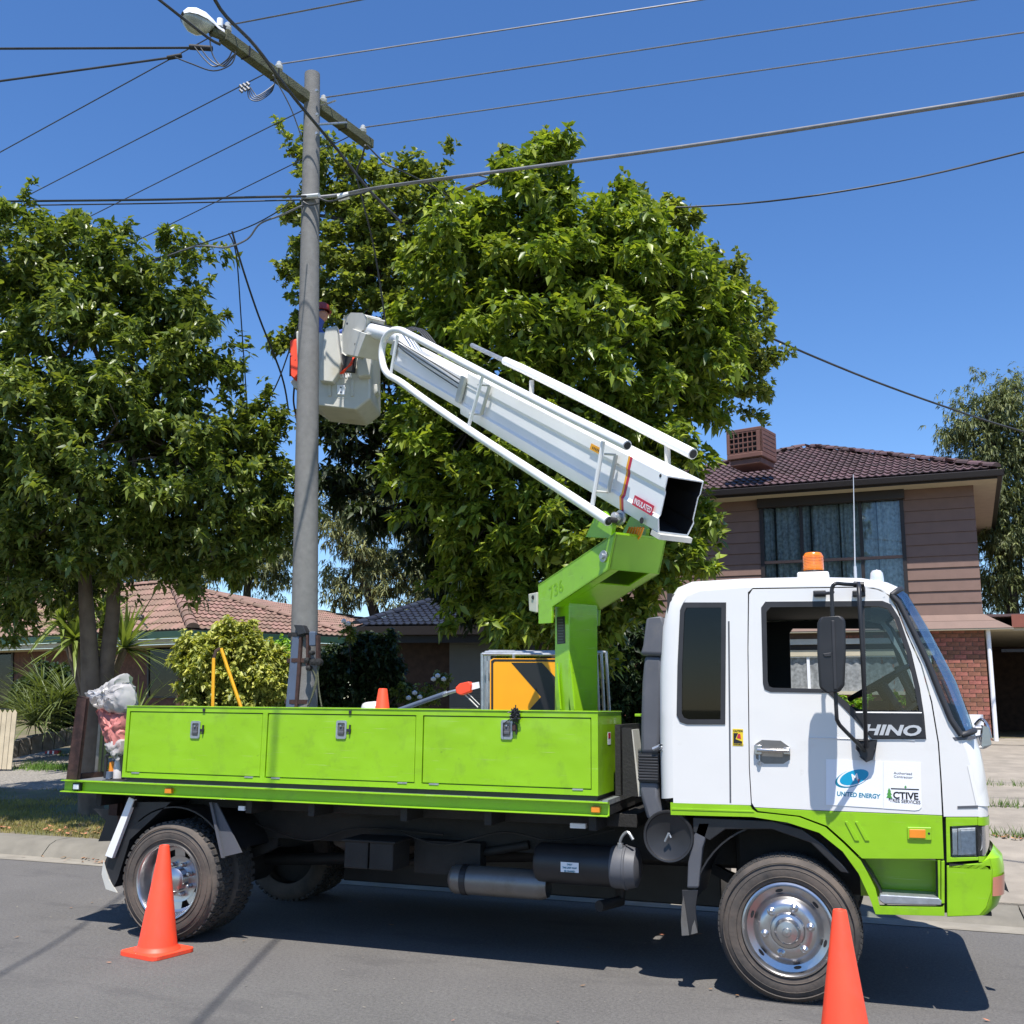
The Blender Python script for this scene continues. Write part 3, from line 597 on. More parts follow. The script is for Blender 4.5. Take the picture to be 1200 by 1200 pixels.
# windscreen rubber seal
def seal(I, O, ry, r_=.014, lift=.004, ends=True):
    I3, O3 = P2(I), P2(O, .12); b = MB()
    b.tube([p+Vector((0, -lift, 0)) for p in I3], [r_]*len(I3), 8)
    for i, o in ((I3[0], O3[0]), (I3[-1], O3[-1])):
        path = []
        for k in range(9):
            t = math.pi/2*k/8; path.append(Vector((i.x+(o.x-i.x)*math.sin(t)+.002, ry*(1-math.cos(t))-lift*math.cos(t), i.z+(o.z-i.z)*math.sin(t))))
        path += [Vector((p.x, CW-p.y, p.z)) for p in path[::-1]]; b.tube(path, r_, 8)
    b.tube([Vector((p.x, CW+lift, p.z)) for p in I3], r_, 8)
    return b
seal([(x+2.5, y+.5) for x, y in Iw], Ow, .16, .017).build('windscreen_seal', 'rub', T, smooth=60)
for y_ in (.5, 1.2): MB().tube([Vector((onY(1142, 862, .12).x+.02, y_, onY(1142, 862, .12).z+.02)), Vector((onY(1116, 790, .12).x+.03, y_+.35, onY(1116, 790, .12).z+.0))], .009, 6).build('wiper', 'black', T)
# door: white upper skin, black window surround, lime lower panel
dw = door_open[:10]+[(1105.5, 957), (884, 947), (881, 941), (878, 900), (876.5, 760), (877.5, 700), (881, 690)]
dshape = [(882, 690.5), (1023, 688.5), (1032, 691), (1041, 698), (1049.5, 711), (1061, 740), (1079, 780), (1091, 823), (1099, 871), (1102, 915), (1104, 955.4), (945, 949), (884, 946), (881, 941), (878.6, 900), (877, 760), (877.8, 697)]
door = side([dshape, win], 0, .03, 'door', 'white', bev=.003)
dl = [(884.5, 946.6), (945, 949.6), (1104, 956), (1106, 1006.5), (1010, 1006), (990, 986.5), (969, 968), (937, 956), (900, 952), (888, 950.5)]
door_low = side([dl], 0, .03, 'door_lower_panel', 'lime', bev=.002)
winin = [(903, 711.5), (1031, 710.5), (1040, 713), (1049, 727), (1062.5, 766), (1072, 806), (1077, 833), (1003, 833), (989, 820), (973, 807.5), (906, 806), (901, 804), (899.5, 798), (898, 717)]
MB().prism([P2(win), P2(winin)], (0, .012, 0)).build('window_surround', 'rub', T, bev=.003).location.y = -.004
wd = [(1002, 836), (1079, 836), (1084.5, 864.5), (1021.5, 864.5)]
MB().prism([P2(wd)], (0, .004, 0)).build('badge_panel', 'black', T).location.y = -.0105
q = onY(1079.5, 856.5); q0 = onY(1011, 857)
text('HINO', .080, onY(1011, 860.5, -.0125), (1, 0, -.004), (0, -1, 0), 'silver', T, shear=.25, bold=.003, sx=1.5)
MB().tube(P2([(1003, 835.2), (1080, 835.8)], -.008), .006, 6).build('window_moulding', 'steel', T)
MB().prism([P2([(1008, 711), (1013, 711), (1016, 833), (1011, 833)])], (0, .014, 0)).build('quarter_light_bar', 'rub', T)
MB().prism([P2([(1013, 712), (1031, 711), (1040, 714), (1049, 728), (1062, 767), (1071.5, 807), (1076, 832.5), (1016, 832.5)], .0)], (0, .004, 0)).build('quarter_light_glass', glass('quarter light glass', (.50, .58, .60), .9), T).location.y = .012
# swage lines pressed in the door and pillar, handle
for pts in (((948, 864.5), (1000, 866)), ((1056, 867), (1072, 868)), ((1036, 699), (1036.2, 699.2))): MB().tube(P2(pts, -.0005), .004, 6).build('door_swage', 'white', door, smooth=True)
rec = [(885, 872), (893, 867), (915, 868), (926, 876), (926, 890), (918, 895), (896, 895), (886, 889)]
MB().prism([P2(rec)], (0, .002, 0)).build('handle_recess', 'alu', door).location.y = -.0015
MB().tube(P2([(887, 879), (925, 880)], -.03), [.013, .011], 10).box(onY(884, 884, -.03)[:], onY(893, 873, 0)[:]).box(onY(918, 884, -.026)[:], onY(926, 876, 0)[:]).build('door_handle', 'chrome', door, smooth=30, bev=.003)
MB().tube([onY(890, 884, -.012), onY(890, 892, -.016)], .006, 6).lathe([(.009, -.02), (.013, -.012), (.009, -.004)], (onY(890, 894).x, 0, onY(890, 894).z), 'y', 12).build('door_key', 'steel', door, smooth=True)
# rear cab window
rwi = [(804.5, 712), (845.5, 712), (844.5, 843), (807, 843), (801.5, 841), (799, 836), (799.5, 780), (802, 718)]
MB().prism([P2(rearwin), P2(rwi)], (0, .01, 0)).build('window_seal', 'rub', T, bev=.003).location.y = -.005
MB().prism([P2(rwi)], (0, .004, 0)).build('rear_side_window', 'glassd', T).location.y = .004
MB().prism([P2([(853, 728), (855, 728), (857, 941), (855, 941)])], (0, .0006, 0)).build('pillar_seam', 'grey', T).location.y = -.001
# caution sticker
MB().prism([P2([(858.5, 854), (870.8, 854.4), (870.8, 874.4), (858.5, 874)])], (0, .001, 0)).build('caution_sticker', 'ylab', T).location.y = -.0015
text('CAUTION', .017, onY(859.3, 857.7, -.002), (1, 0, 0), (0, -1, 0), 'ink', T, sx=.74, ext=.0004, bold=.0008)
MB().prism([P2([(859.5, 859), (865, 859), (862, 866), (869.8, 869), (869.8, 873.6), (859.5, 873.2)])], (0, .0006, 0)).build('sticker_print', 'ink', T).location.y = -.0022
MB().prism([P2([(865, 860), (867.5, 860), (868.5, 866), (863.5, 865)])], (0, .0006, 0)).build('sticker_print', 'redink', T).location.y = -.0026
text('DO NOT LEAN', .011, onY(859.9, 872.6, -.003), (1, 0, 0), (0, -1, 0), 'ylab', T, sx=.8, ext=.0004)
# magnetic company sign on the door
MB().prism([P2([(968, 889.5), (1034.7, 892), (1034.7, 947.2), (968, 943)])], (0, .0016, 0)).build('company_sign', 'decal', door).location.y = -.003
MB().prism([P2([(1035.3, 892), (1079, 893.5), (1080, 946), (1077, 949), (1072, 949.8), (1035.3, 947.4)])], (0, .0016, 0)).build('company_sign', 'decal', door).location.y = -.003
def ell(cx, cy, rx, ry, rot=0, n=28, y=-.0034):
    c_ = onY(cx, cy, 0); k = 1/193.; o = []
    for i in range(n): a_ = 2*math.pi*i/n; u_, v_ = rx*math.cos(a_)*k, ry*math.sin(a_)*k; o.append(Vector((c_.x+u_*math.cos(rot)-v_*math.sin(rot), y, c_.z+u_*math.sin(rot)+v_*math.cos(rot))))
    return o
MB().prism([ell(998.8, 912, 19.6, 9.0, R(20))], (0, .0004, 0)).build('logo_ring', 'tealink', door)
MB().prism([ell(1000.2, 911.0, 18.4, 8.6, R(20), y=-.0039)], (0, .0004, 0)).build('logo_gap', 'decal', door)
MB().prism([ell(1001.0, 910.8, 16.4, 7.4, R(20), y=-.0044)], (0, .0004, 0)).build('logo_disc', 'blueink', door)
o_ = onY(999.0, 915, -.0049); text('M', .052, o_, (1, 0, .18), (0, -1, 0), 'decal', door, ext=.0003, bold=.002, sx=.9)
o_ = onY(1005.5, 917.5, -.0055); text('P', .030, o_, (1, 0, .18), (0, -1, 0), 'redink', door, ext=.0003)
text('UNITED ENERGY', .0345, onY(980.5, 932.3, -.0036), (1, 0, -.035), (0, -1, 0), 'tealink', door, bold=.0010, sx=.90, ext=.0003, shear=.1)
text('Authorised', .019, onY(1047.3, 907, -.0036), (1, 0, -.03), (0, -1, 0), 'ink', door, ext=.0003, sx=1.15)
text('Contractor', .019, onY(1047.3, 911.2, -.0036), (1, 0, -.03), (0, -1, 0), 'ink', door, ext=.0003, sx=1.15)
text('CTIVE', .052, onY(1046.5, 935.4, -.0036), (1, 0, -.02), (0, -1, 0), 'ink', door, bold=.0017, ext=.0003, sx=.98)
MB().prism([P2([(1044, 923.4), (1077, 924.6), (1077, 926), (1044, 924.8)])], (0, .0004, 0)).build('lettering_bar', 'ink', door).location.y = -.0038
MB().prism([P2([(1041.8, 923), (1044.3, 927.5), (1043.3, 927.5), (1045.3, 931.5), (1043.6, 931.5), (1046, 935.5), (1038.5, 935), (1040.5, 931.2), (1039, 931.2), (1041, 927.3), (1040, 927.3)])], (0, .0004, 0)).build('tree_logo', 'greenink', door).location.y = -.0038
MB().prism([P2([(1041.5, 935), (1042.6, 935), (1042.6, 938), (1041.5, 938)])], (0, .0004, 0)).build('tree_logo_stem', 'ink', door).location.y = -.0038
MB().prism([P2([(1059.6, 922.3), (1061.2, 920.3), (1062.6, 922.4), (1061.2, 924)])], (0, .0004, 0)).build('leaf_logo', 'greenink', door).location.y = -.004
text('TREE SERVICES', .027, onY(1042.5, 939.7, -.0036), (1, 0, -.04), (0, -1, 0), 'ink', door, ext=.0003, sx=.93, bold=.0004)
# lime lower body
sill = [(785.5, 940.5), (879, 944), (881.5, 948.5), (887, 952.3), (900, 953.5), (936, 957.5), (967.5, 969.6), (988.5, 988.5), (1008.5, 1008.5), (1016, 1022), (1026, 1042), (1031, 1062), (1104.5, 1063), (1106.5, 1060), (1107, 1073.5), (1026, 1071.5), (1019.5, 1053), (1006, 1023.5), (987.5, 998), (960, 976), (923, 964), (882, 957.5), (786, 955)]
side([sill], 0, .05, 'lower_sill', 'lime', bev=.004)
MB().prism([P2([(787, 946.5), (882, 950), (884, 952), (787, 949)])], (0, .004, 0)).build('sill_ridge', 'lime', T, bev=.0015).location.y = -.0035
MB().prism([P2([(1099, 1008), (1102, 1008), (1102, 1060), (1100, 1060)])], (0, .2, 0)).build('step_side', 'lime', T)
MB().prism([P2([(1103, 1009), (1107, 1009), (1107, 1059), (1103, 1059)])], (0, .05, 0)).build('step_edge', 'lime', T, bev=.003)
a, c = onY(1006, 1004, 0), onY(1108, 1064, 0)
MB().box((a.x, .22, c.z), (c.x, .25, a.z)).box((a.x, .03, a.z-.005), (c.x, .22, a.z)).build('step_well', 'lime', T)
MB().prism([P2([(1031, 1048), (1100, 1052), (1104, 1056), (1103, 1061), (1036, 1059.5), (1030, 1055)])], (0, .2, 0)).build('cab_step', 'steel', T, bev=.006).location.y = -.004
b = MB()
for k in range(9): x_ = 1038+k*7.2; b.box((onY(x_, 1052).x, .0, onY(1060, 1051).z), (onY(x_+3.5, 1052).x, .18, onY(1060, 1051).z+.006))
b.build('step_tread', 'steel', T)
# two raised slashes, indicator and its scoop
for x in (990, 1002): MB().prism([P2([(x, 962.5), (x+3.5, 962.7), (x+17, 985.5), (x+12, 985.3)])], (0, .006, 0)).build('body_slash', 'lime', door_low, bev=.0025).location.y = -.006
MB().prism([P2([(1063, 969), (1091.5, 969.6), (1091.8, 984.5), (1063.5, 983.5)])], (0, .012, 0)).build('indicator_housing', 'lime', door_low, bev=.004).location.y = -.010
MB().prism([P2([(1065.5, 971.6), (1084.5, 972), (1084.5, 982), (1065.5, 981.4)])], (0, .008, 0)).build('indicator_lens', 'orange', door_low, bev=.002).location.y = -.015
MB().lathe([(.0001, -.012), (.006, -.0115), (.0065, -.008)], (onY(1088.5, 976.5).x, 0, onY(1088.5, 976.5).z), 'y', 10).build('housing_screw', 'black', door_low)
# nose: lime surround, headlight, bumper
nose = [(1108.5, 958), (1146, 958), (1147, 1004), (1147, 1009), (1109.5, 1010.5)]
lamp_o = [(1113.5, 969), (1146, 967.5), (1146.8, 1003), (1114.5, 1004)]
MB().prism([P2([(1108.5, 958), (1146, 958), (1146, 967), (1113, 968.5), (1114, 1005), (1147, 1004.2), (1147, 1008), (1109.5, 1010.5)])], (0, .04, 0)).build('nose_panel', 'lime', T, bev=.003)
wrap([(1146, 957.5), (1146, 967)], [(1159, 956), (1159.4, 966)], .17, 'nose_brow', 'lime', n=8, lift=.004)
wrap([(1147, 1003.5), (1147, 1010)], [(1160, 1001), (1160, 1007)], .17, 'nose_lower', 'lime', n=8, lift=.004)
wrap([(1143, 966), (1144, 1005)], [(1155, 965), (1156, 1003)], .17, 'grille', 'frame', n=8)
hl = MB().prism([P2([(1115, 970), (1146, 968.5), (1146.6, 1002), (1116, 1003)], 0)], (0, .006, 0)).build('headlight', 'lens', T, bev=.003); hl.location.y = -.004
I3 = P2([(1146, 968.5), (1146.5, 985), (1146.6, 1002)]); O3 = P2([(1159.5, 966.5), (1160.2, 984), (1160.2, 1001)], .12)
b = MB(); n = 6; rows = [[Vector((i.x+(o.x-i.x)*math.sin(math.pi/2*k/n), -.004+.17*(1-math.cos(math.pi/2*k/n)), i.z+(o.z-i.z)*math.sin(math.pi/2*k/n))) for k in range(n+1)] for i, o in zip(I3, O3)]
b.add([p for r_ in rows for p in r_], [(i*(n+1)+k, i*(n+1)+k+1, (i+1)*(n+1)+k+1, (i+1)*(n+1)+k) for i in range(2) for k in range(n)]); b.build('headlight_wrap', 'lens', T, smooth=True)
MB().prism([P2([(1116, 971), (1122, 970.8), (1122, 1001.5), (1117, 1001.8)])], (0, .02, 0)).build('indicator_reflector', 'refl', T).location.y = .008
MB().prism([P2([(1123, 971), (1145, 969.5), (1145.8, 1001), (1123, 1002)])], (0, .01, 0)).build('reflector_plate', mat('bright lamp facet', (.80, .81, .82), .3, var=.2, scale=45), T).location.y = .006
c = onY(1136, 986); MB().lathe([(.0001, .11), (.02, .10), (.045, .07), (.065, .03), (.078, .012)], (c.x-.005, 0, c.z), 'y', 24).box((c.x-.12, .10, c.z-.10), (c.x+.07, .112, c.z+.10)).build('headlight_bowl', 'refl', T, smooth=40)
MB().tube(P2([(1125, 971), (1126, 1002)], .006), .004, 6).build('lens_rib', 'refl', T)
# bumper
Ib = [(1150, 1011.5), (1160, 1006), (1163, 1020), (1162, 1045), (1156, 1064), (1148, 1073)]
Ob = [(1166, 991), (1177, 1003), (1179.5, 1018), (1178.5, 1045), (1172, 1061), (1163, 1068)]
MB().prism([P2([(1109.5, 1014.5), (1150, 1011.5), (1160, 1006), (1163, 1020), (1162, 1045), (1156, 1064), (1148, 1073), (1110, 1074.5)])], (0, .03, 0)).build('bumper', 'lime', T, bev=.004)
bf = wrap(Ib, Ob, .26, 'bumper_front', 'lime', n=8)
b = MB(); a = onY(1150, 1012); b.prism([[Vector((onY(1112, 1012).x, .0, a.z-.01)), Vector((onY(1160, 1008).x, .0, a.z-.01)), Vector((onY(1172, 1005, .12).x, .25, a.z-.005)), Vector((onY(1172, 1005, .12).x, 1.8, a.z-.005)), Vector((onY(1112, 1012).x, 1.8, a.z-.01))]], (0, 0, -.02)); b.build('bumper_shelf', 'frame', T)
wrap([(1163.5, 1028), (1163, 1050)], [(1176.5, 1022), (1176, 1046)], .15, 'bumper_indicator', mat('faded pink lens', (.50, .20, .13), .3, coat=.4), full=False, lift=.006, n=5)
MB().prism([[onY(1173, 1020, .5), onY(1182.5, 1046, .5), onY(1173, 1040, .5)]], (0, .05, 0)).build('number_plate_edge', 'black', T)
MB().box((onY(1112, 1072).x, .05, onY(1112, 1072).z), (onY(1165, 1066, .12).x-.02, 2.1, onY(1112, 1072).z+.02)).build('bumper_base', 'frame', T)
# interior
xr, xf = -.68, 1.0
MB().box((xr, .04, 1.08), (xr+.03, CW-.04, 2.38)).build('cab_rear_wall', 'dark', T)
MB().box((xr, .04, 1.05), (xf-.1, CW-.04, 1.09)).build('cab_floor', 'dark', T)
MB().box((xr, .05, 2.36), (.55, CW-.05, 2.375)).build('headlining', 'liner', T)
def seat(y0):
    b = MB().box((-.30, y0, 1.30), (.18, y0+.5, 1.42)).prism([[(-.34, y0, 1.36), (-.22, y0, 1.36), (-.36, y0, 1.93), (-.46, y0, 1.93)]], (0, .5, 0)).prism([[(-.37, y0+.13, 1.95), (-.30, y0+.13, 1.95), (-.34, y0+.13, 2.12), (-.41, y0+.13, 2.12)]], (0, .24, 0))
    b.build('seat', 'seat', T, bev=.03, seg=3)
seat(.25); seat(1.35)
MB().prism([[(.62, .06, 1.2), (.98, .06, 1.2), (.98, .06, 1.66), (.84, .06, 1.71), (.66, .06, 1.60)]], (0, CW-.12, 0)).build('dashboard', 'dark', T, bev=.03)
swc = onY(1030, 800, .62); swn = Vector((-.5, 0, .87)); b = MB(); ax = Vector((.87, 0, .5)); ay = Vector((0, 1, 0))
b.tube([swc+(ax*math.cos(2*math.pi*k/24)+ay*math.sin(2*math.pi*k/24))*.21 for k in range(25)], .016, 8, False)
for a_ in (20, 160, 270): b.tube([swc-swn*.03, swc+(ax*math.cos(R(a_))+ay*math.sin(R(a_)))*.2], .014, 6)
b.tube([swc, swc-swn*.35], .04, 8); b.build('steering_wheel', 'black', T, smooth=True)
MB().tube([(.80, 1.25, 1.72), (.74, 1.3, 1.86), (.70, 1.32, 1.96)], .02, 6).box((.5, .5, 1.62), (.62, .75, 1.72)).build('switch_pod', 'dark', T)
# front mirror bracket seen at the windscreen's lower corner
b = MB().tube(smoothpath([onY(1143, 849, .3), onY(1150, 843, .25), onY(1157, 850, .22), onY(1161, 865, .22)]), .009, 8).tube(smoothpath([onY(1145, 874, .2), onY(1152, 876, .18), onY(1160, 872, .2)]), .009, 8).tube([onY(1143, 853, .2), onY(1150, 853, .2)], .012, 8).tube([onY(1146, 862, .2), onY(1149, 872, .2)], .014, 8)
b.prism([[onY(1152, 850, .16), onY(1159, 853, .16), onY(1162, 872, .16), onY(1150, 876, .16)]], (0, .12, 0)).build('front_mirror_bracket', 'chrome', T, smooth=30)
MB().prism([P2([(1116, 864), (1143, 862.5), (1143, 866), (1119, 868)])], (0, .05, 0)).build('cowl_vent', 'grey', T, bev=.002).location.y = -.002
MB().prism([P2([(1122, 944.6), (1146, 943.8), (1146, 947), (1122, 947.4)])], (0, .01, 0)).build('corner_vent', 'grey', T).location.y = -.003
# big side mirror and its tubular arm
YM = -.26
b = MB().tube(smoothpath([onY(1012, 693, -.02), onY(1009, 686, -.10), onY(990, 684.5, -.2), onY(979, 684, YM), onY(975, 690, YM), onY(975, 705, YM), onY(977, 760, YM), onY(980, 832, YM), onY(982, 846, YM+.02), onY(990, 856, -.2), onY(1013, 879, -.06)]), .0115, 10)
b.tube(smoothpath([onY(1006, 684, -.12), onY(1007, 700, -.22), onY(1012, 790, -.23), onY(1015, 876, -.07)]), .0125, 10)
arm = b.build('mirror_arm', 'black', T, smooth=True)
MB().prism([[onY(x, y, YM-.045) for x, y in ((961, 723), (986, 721.5), (990.5, 726), (991, 765), (989.5, 803), (984, 811), (967, 812.5), (960, 806), (957.5, 765), (957.5, 730))]], (0, .07, 0)).build('side_mirror', 'black', T, bev=.022, seg=4, smooth=30)
MB().prism([[onY(x, y, YM-.05) for x, y in ((964, 766), (974, 764.5), (974, 769), (966, 769.5))]], (0, .01, 0)).prism([[onY(x, y, YM-.052) for x, y in ((974, 727), (978, 727), (981, 808), (977, 808))]], (0, .02, 0)).build('mirror_rib', 'rub', T, bev=.004)
for x in (962, 1008): MB().box(onY(x-9, 699, -.035)[:], onY(x+6, 692.5, .01)[:]).build('mirror_mount', 'black', T, bev=.006)
MB().tube([onY(955, 696, -.03), onY(973, 695, -.05), onY(976, 694, YM)], .010, 8).tube([onY(1000, 684.5, -.10), onY(1013, 685, -.10)], .017, 8).build('mirror_clamp', 'black', T, smooth=True)
MB().prism([P2([(1005, 868), (1026, 869), (1026.5, 878), (1021, 888), (1015, 890.5), (1009, 887), (1005, 878)], 0)], (0, -.05, 0)).build('mirror_foot', 'black', T, bev=.012, seg=3)
# roof lamps and aerial
zr = onY(950, 677, .3).z
p = onY(954, 678, .35); b = MB().box((p.x-.10, .26, p.z-.03), (p.x+.095, .44, p.z+.035)).build('beacon_base', 'white', T, bev=.012)
MB().lathe([(.062, .036), (.064, .045), (.060, .05)], (p.x, .35, p.z), 'z', 24).build('beacon_collar', 'black', T)
MB().lathe([(.062, .05), (.064, .06), (.062, .12), (.058, .155), (.05, .165), (.0001, .166)], (p.x, .35, p.z), 'z', 28).build('beacon_lens', 'amber', T, smooth=40)
b = MB()
for k in range(9): b.lathe([(.0632, .06+k*.010), (.0655, .063+k*.010), (.0632, .066+k*.010)], (p.x, .35, p.z), 'z', 28)
b.build('beacon_rib', 'amber', T, smooth=True)
p = onY(1028, 686, .12); MB().lathe([(.0001, .105), (.025, .10), (.036, .085), (.040, .05), (.040, .0)], (p.x, .12, p.z-.01), 'z', 20).build('marker_lamp', 'refl', T, smooth=40)
MB().box((p.x-.04, .09, p.z-.03), (p.x+.04, .16, p.z+.005)).build('lamp_foot', 'white', T, bev=.006)
p = onY(1003, 684, .9); b = MB().tube([p, Vector((p.x, .9, p.z+.12))], .010, 8); q = onY(1000, 556, .9); b.tube([Vector((p.x, .9, p.z+.12)), (q+p)/2+Vector((0, 0, .06)), q], [.005, .004, .0025], 6).build('aerial', 'silver', T, smooth=True)
# intake snorkel behind the cab
YS = .06
MB().prism([P2([(757, 724), (777, 722), (779, 730), (778.5, 769), (749.5, 768), (753, 757)], YS)], (0, .26, 0)).build('snorkel_cap', 'grey', T, bev=.02, seg=3, smooth=30)
MB().prism([P2([(755, 768), (776.5, 769), (776, 800), (773, 862), (772, 884), (750, 884), (750.5, 850), (752, 800)], YS+.02)], (0, .2, 0)).build('snorkel_duct', 'grey', T, bev=.025, seg=3, smooth=30)
b = MB()
for k in range(9):
    y_ = 885+k*3.4; a, c = onY(747.5, y_+2.5, YS), onY(771, y_, YS); b.box((a.x, YS, a.z), (c.x, YS+.22, c.z))
b.build('snorkel_bellows', 'black', T, bev=.005)
MB().prism([P2([(748, 883), (772, 883), (771.5, 917), (748.5, 916)], YS+.01)], (0, .19, 0)).build('bellows_core', 'black', T)
MB().prism([P2([(748, 916), (771, 917), (771, 935), (777, 950), (775, 962), (758, 960), (751, 935)], YS+.02)], (0, .2, 0)).build('snorkel_elbow', 'grey', T, bev=.018, seg=3, smooth=30)
MB().lathe([(.02, -.02), (.022, .0), (.0001, -.024)], (onY(774, 876).x, .05, onY(774, 876).z), 'y', 12).tube([onY(765, 878, .05), onY(774, 874, .05)], .012).build('duct_clip', 'steel', T)
# round black intake cover
c = onY(783.5, 980, .03); MB().lathe([(.153, .03), (.156, -.005), (.150, -.016), (.140, -.014), (.136, .0), (.12, .006), (.06, .016), (.02, .024), (.0001, .026)], (c.x, .03, c.z), 'y', 40).build('round_cover', 'black', T, smooth=35)
MB().lathe([(.15, .03), (.15, .25), (.0001, .25)], (c.x, .03, c.z), 'y', 30).build('round_cover_body', 'black', T, smooth=35)
MB().tube([c+Vector((-.02, -.012, -.03)), c+Vector((.006, -.02, .02))], .008).tube([c+Vector((.004, -.014, .02)), c+Vector((.018, -.018, -.006))], .006).build('wing_nut', 'steel', T)
# front guard liner, stay and flap
cx, cz = FX, .44
MB().lathe([(.565, 0), (.565, .62), (.555, .62), (.555, 0), (.565, 0)], (cx, .05, cz), 'y', 24, R(12), R(172)).build('guard_liner', 'black', T, smooth=60)
MB().prism([P2([(812, 958), (905, 962), (940, 972), (965, 990), (990, 1016), (996, 1024), (985, 1022), (950, 988), (905, 972), (850, 972), (832, 985), (812, 975)], .03)], (0, .04, 0)).build('guard_lip', 'black', T, bev=.006)
MB().prism([P2([(818, 963), (833, 963), (823, 995), (818.5, 1041), (805, 1041), (806, 1012), (811, 985)], .03)], (0, .06, 0)).build('guard_stay', 'grey', T, bev=.010)
MB().prism([P2([(799, 1043), (818, 1043), (815, 1065), (818, 1094), (811, 1096), (801, 1096)], .04)], (0, .012, 0)).build('mud_flap', 'black', T, bev=.003)
for pts in (((799, 1060), (801, 1050), (804, 1070), (807.5, 1096), (799, 1096.5), (798, 1080)), ((814, 1078), (817.5, 1093), (810, 1095), (811, 1086))): MB().prism([P2(pts, .035)], (0, .004, 0)).build('flap_edge', 'alu', T)

# ================================================================== LIFT: slewing column, lime arm, white telescopic boom, basket
COLC = Vector((-1.62, 1.10, 0))
Q = at(417, 384, 12.3); av = Vector((Q.x-COLC.x, Q.y-COLC.y, 0)).normalized(); bv = Vector((av.y, -av.x, 0)); bv = bv if bv.y < 0 else -bv; zv = Vector((0, 0, 1))
def TP(x, y, b=0.): return onP(x, y, COLC+bv*b, bv)             # pixel on a plane parallel to the boom's side, b metres nearer
# column
h0 = 1.08
c0 = TP(650, 800, .13); c1 = TP(667, 800, .13); wL = (c0-c1).length
pc = [c0.copy(), c1.copy()]
def colbox(b, s0, s1, w, z0, z1):      # s along av measured from COLC
    P = lambda s, bb, z: COLC+av*s+bv*bb+zv*z
    vs = [P(s, bb, z) for z in (z0, z1) for s, bb in ((s0, w), (s1, w), (s1, -w), (s0, -w))]
    return b.add(vs, [(3, 2, 1, 0), (4, 5, 6, 7), (0, 1, 5, 4), (1, 2, 6, 5), (2, 3, 7, 6), (3, 0, 4, 7)])
s_of = lambda p: (p-COLC).dot(av)
sA, sB = s_of(c1), s_of(c0)
ztop = TP(660, 705, .13).z
colbox(MB(), sA, sB, .13, h0, ztop).build('lift_column', 'lime', T, bev=.006)
colbox(MB(), sA-.12, sB+.12, .26, h0, h0+.09).build('slew_base', 'frame', T, bev=.01)
MB().lathe([(.34, 0), (.34, .06), (.30, .07)], (COLC.x, COLC.y, h0-.002), 'z', 32).build('slew_ring', 'frame', T)
for px0, w_ in (((652, 812), .14), ((668, 812), .14)):
    p = TP(px0[0], px0[1], w_); MB().prism([[p, p+zv*.22-av*.02, p+zv*-.12-av*.07, p-av*.03+zv*-.14]], bv*.012).build('column_gusset', 'lime', T)
p = TP(652, 722, .131); p2 = TP(663, 755, .131)
MB().prism([[TP(652.5, 723, .131), TP(662, 722, .131), TP(662.5, 754, .131), TP(653, 755, .131)]], bv*.001).build('data_plate', 'black', T)
b = MB()
for k in range(9):
    y_ = 725.5+k*3.3; b.prism([[TP(654, y_, .133), TP(654+random.choice((5.5, 7, 7.5)), y_-.1, .133), TP(660, y_+1.2, .133), TP(654, y_+1.3, .133)]], bv*.0005)
b.build('plate_print', 'grey', T)
# lime arm: two side channels, end plate, underside partly open
HW = .225
near_ = [(630.5, 685.5), (722, 623.5), (713, 666.5), (634, 719), (631, 731)]
near_ = [(630.5, 685.5), (722, 623.5), (713.5, 667), (647, 711), (646, 730), (631, 731)]
def side3(pts, b): return [TP(x, y, HW)+bv*(b-HW) for x, y in pts]
ar = MB().prism([side3(near_, HW)], -bv*.02).build('lower_arm', 'lime', T, bev=.003)
MB().prism([side3(near_, -HW+.02)], -bv*.02).build('arm_side_plate', 'lime', ar, bev=.003)
N3 = side3(near_, HW)
MB().add([N3[1], N3[2], N3[2]-bv*2*HW, N3[1]-bv*2*HW, N3[1]+av*.02, N3[2]+av*.02, N3[2]+av*.02-bv*2*HW, N3[1]+av*.02-bv*2*HW], [(0, 1, 2, 3), (7, 6, 5, 4), (0, 4, 5, 1), (1, 5, 6, 2), (2, 6, 7, 3), (3, 7, 4, 0)]).build('arm_end_plate', 'lime2', ar, bev=.003)
MB().add([N3[0], N3[1], N3[1]-bv*2*HW, N3[0]-bv*2*HW, *[p-zv*.015 for p in (N3[0], N3[1], N3[1]-bv*2*HW, N3[0]-bv*2*HW)]], [(0, 1, 2, 3), (7, 6, 5, 4), (0, 4, 5, 1), (1, 5, 6, 2), (2, 6, 7, 3), (3, 7, 4, 0)]).build('arm_top_plate', 'lime', ar)
lf = (N3[2]-N3[3]).normalized(); up_ = lf.cross(bv).normalized(); up_ = up_ if up_.z > 0 else -up_
for s_ in (1, -1):
    p0 = N3[3]-bv*(0 if s_ > 0 else 2*HW); p1 = N3[2]-bv*(0 if s_ > 0 else 2*HW)
    MB().add([p0, p1, p1-bv*s_*.09, p0-bv*s_*.09, p0+up_*.012, p1+up_*.012, p1-bv*s_*.09+up_*.012, p0-bv*s_*.09+up_*.012], [(0, 1, 2, 3), (7, 6, 5, 4), (0, 4, 5, 1), (1, 5, 6, 2), (2, 6, 7, 3), (3, 7, 4, 0)]).build('arm_flange', 'lime', ar, bev=.002)
b = MB(); p0, p1 = N3[3]-bv*.02, TP(690, 683, HW)-bv*.02
b.prism([[N3[3]-bv*.09, N3[3]-bv*(2*HW-.09), p1-bv*(2*HW-.09), p1-bv*.07]], up_*.01).build('arm_bottom_plate', 'lime', ar)
b = MB()
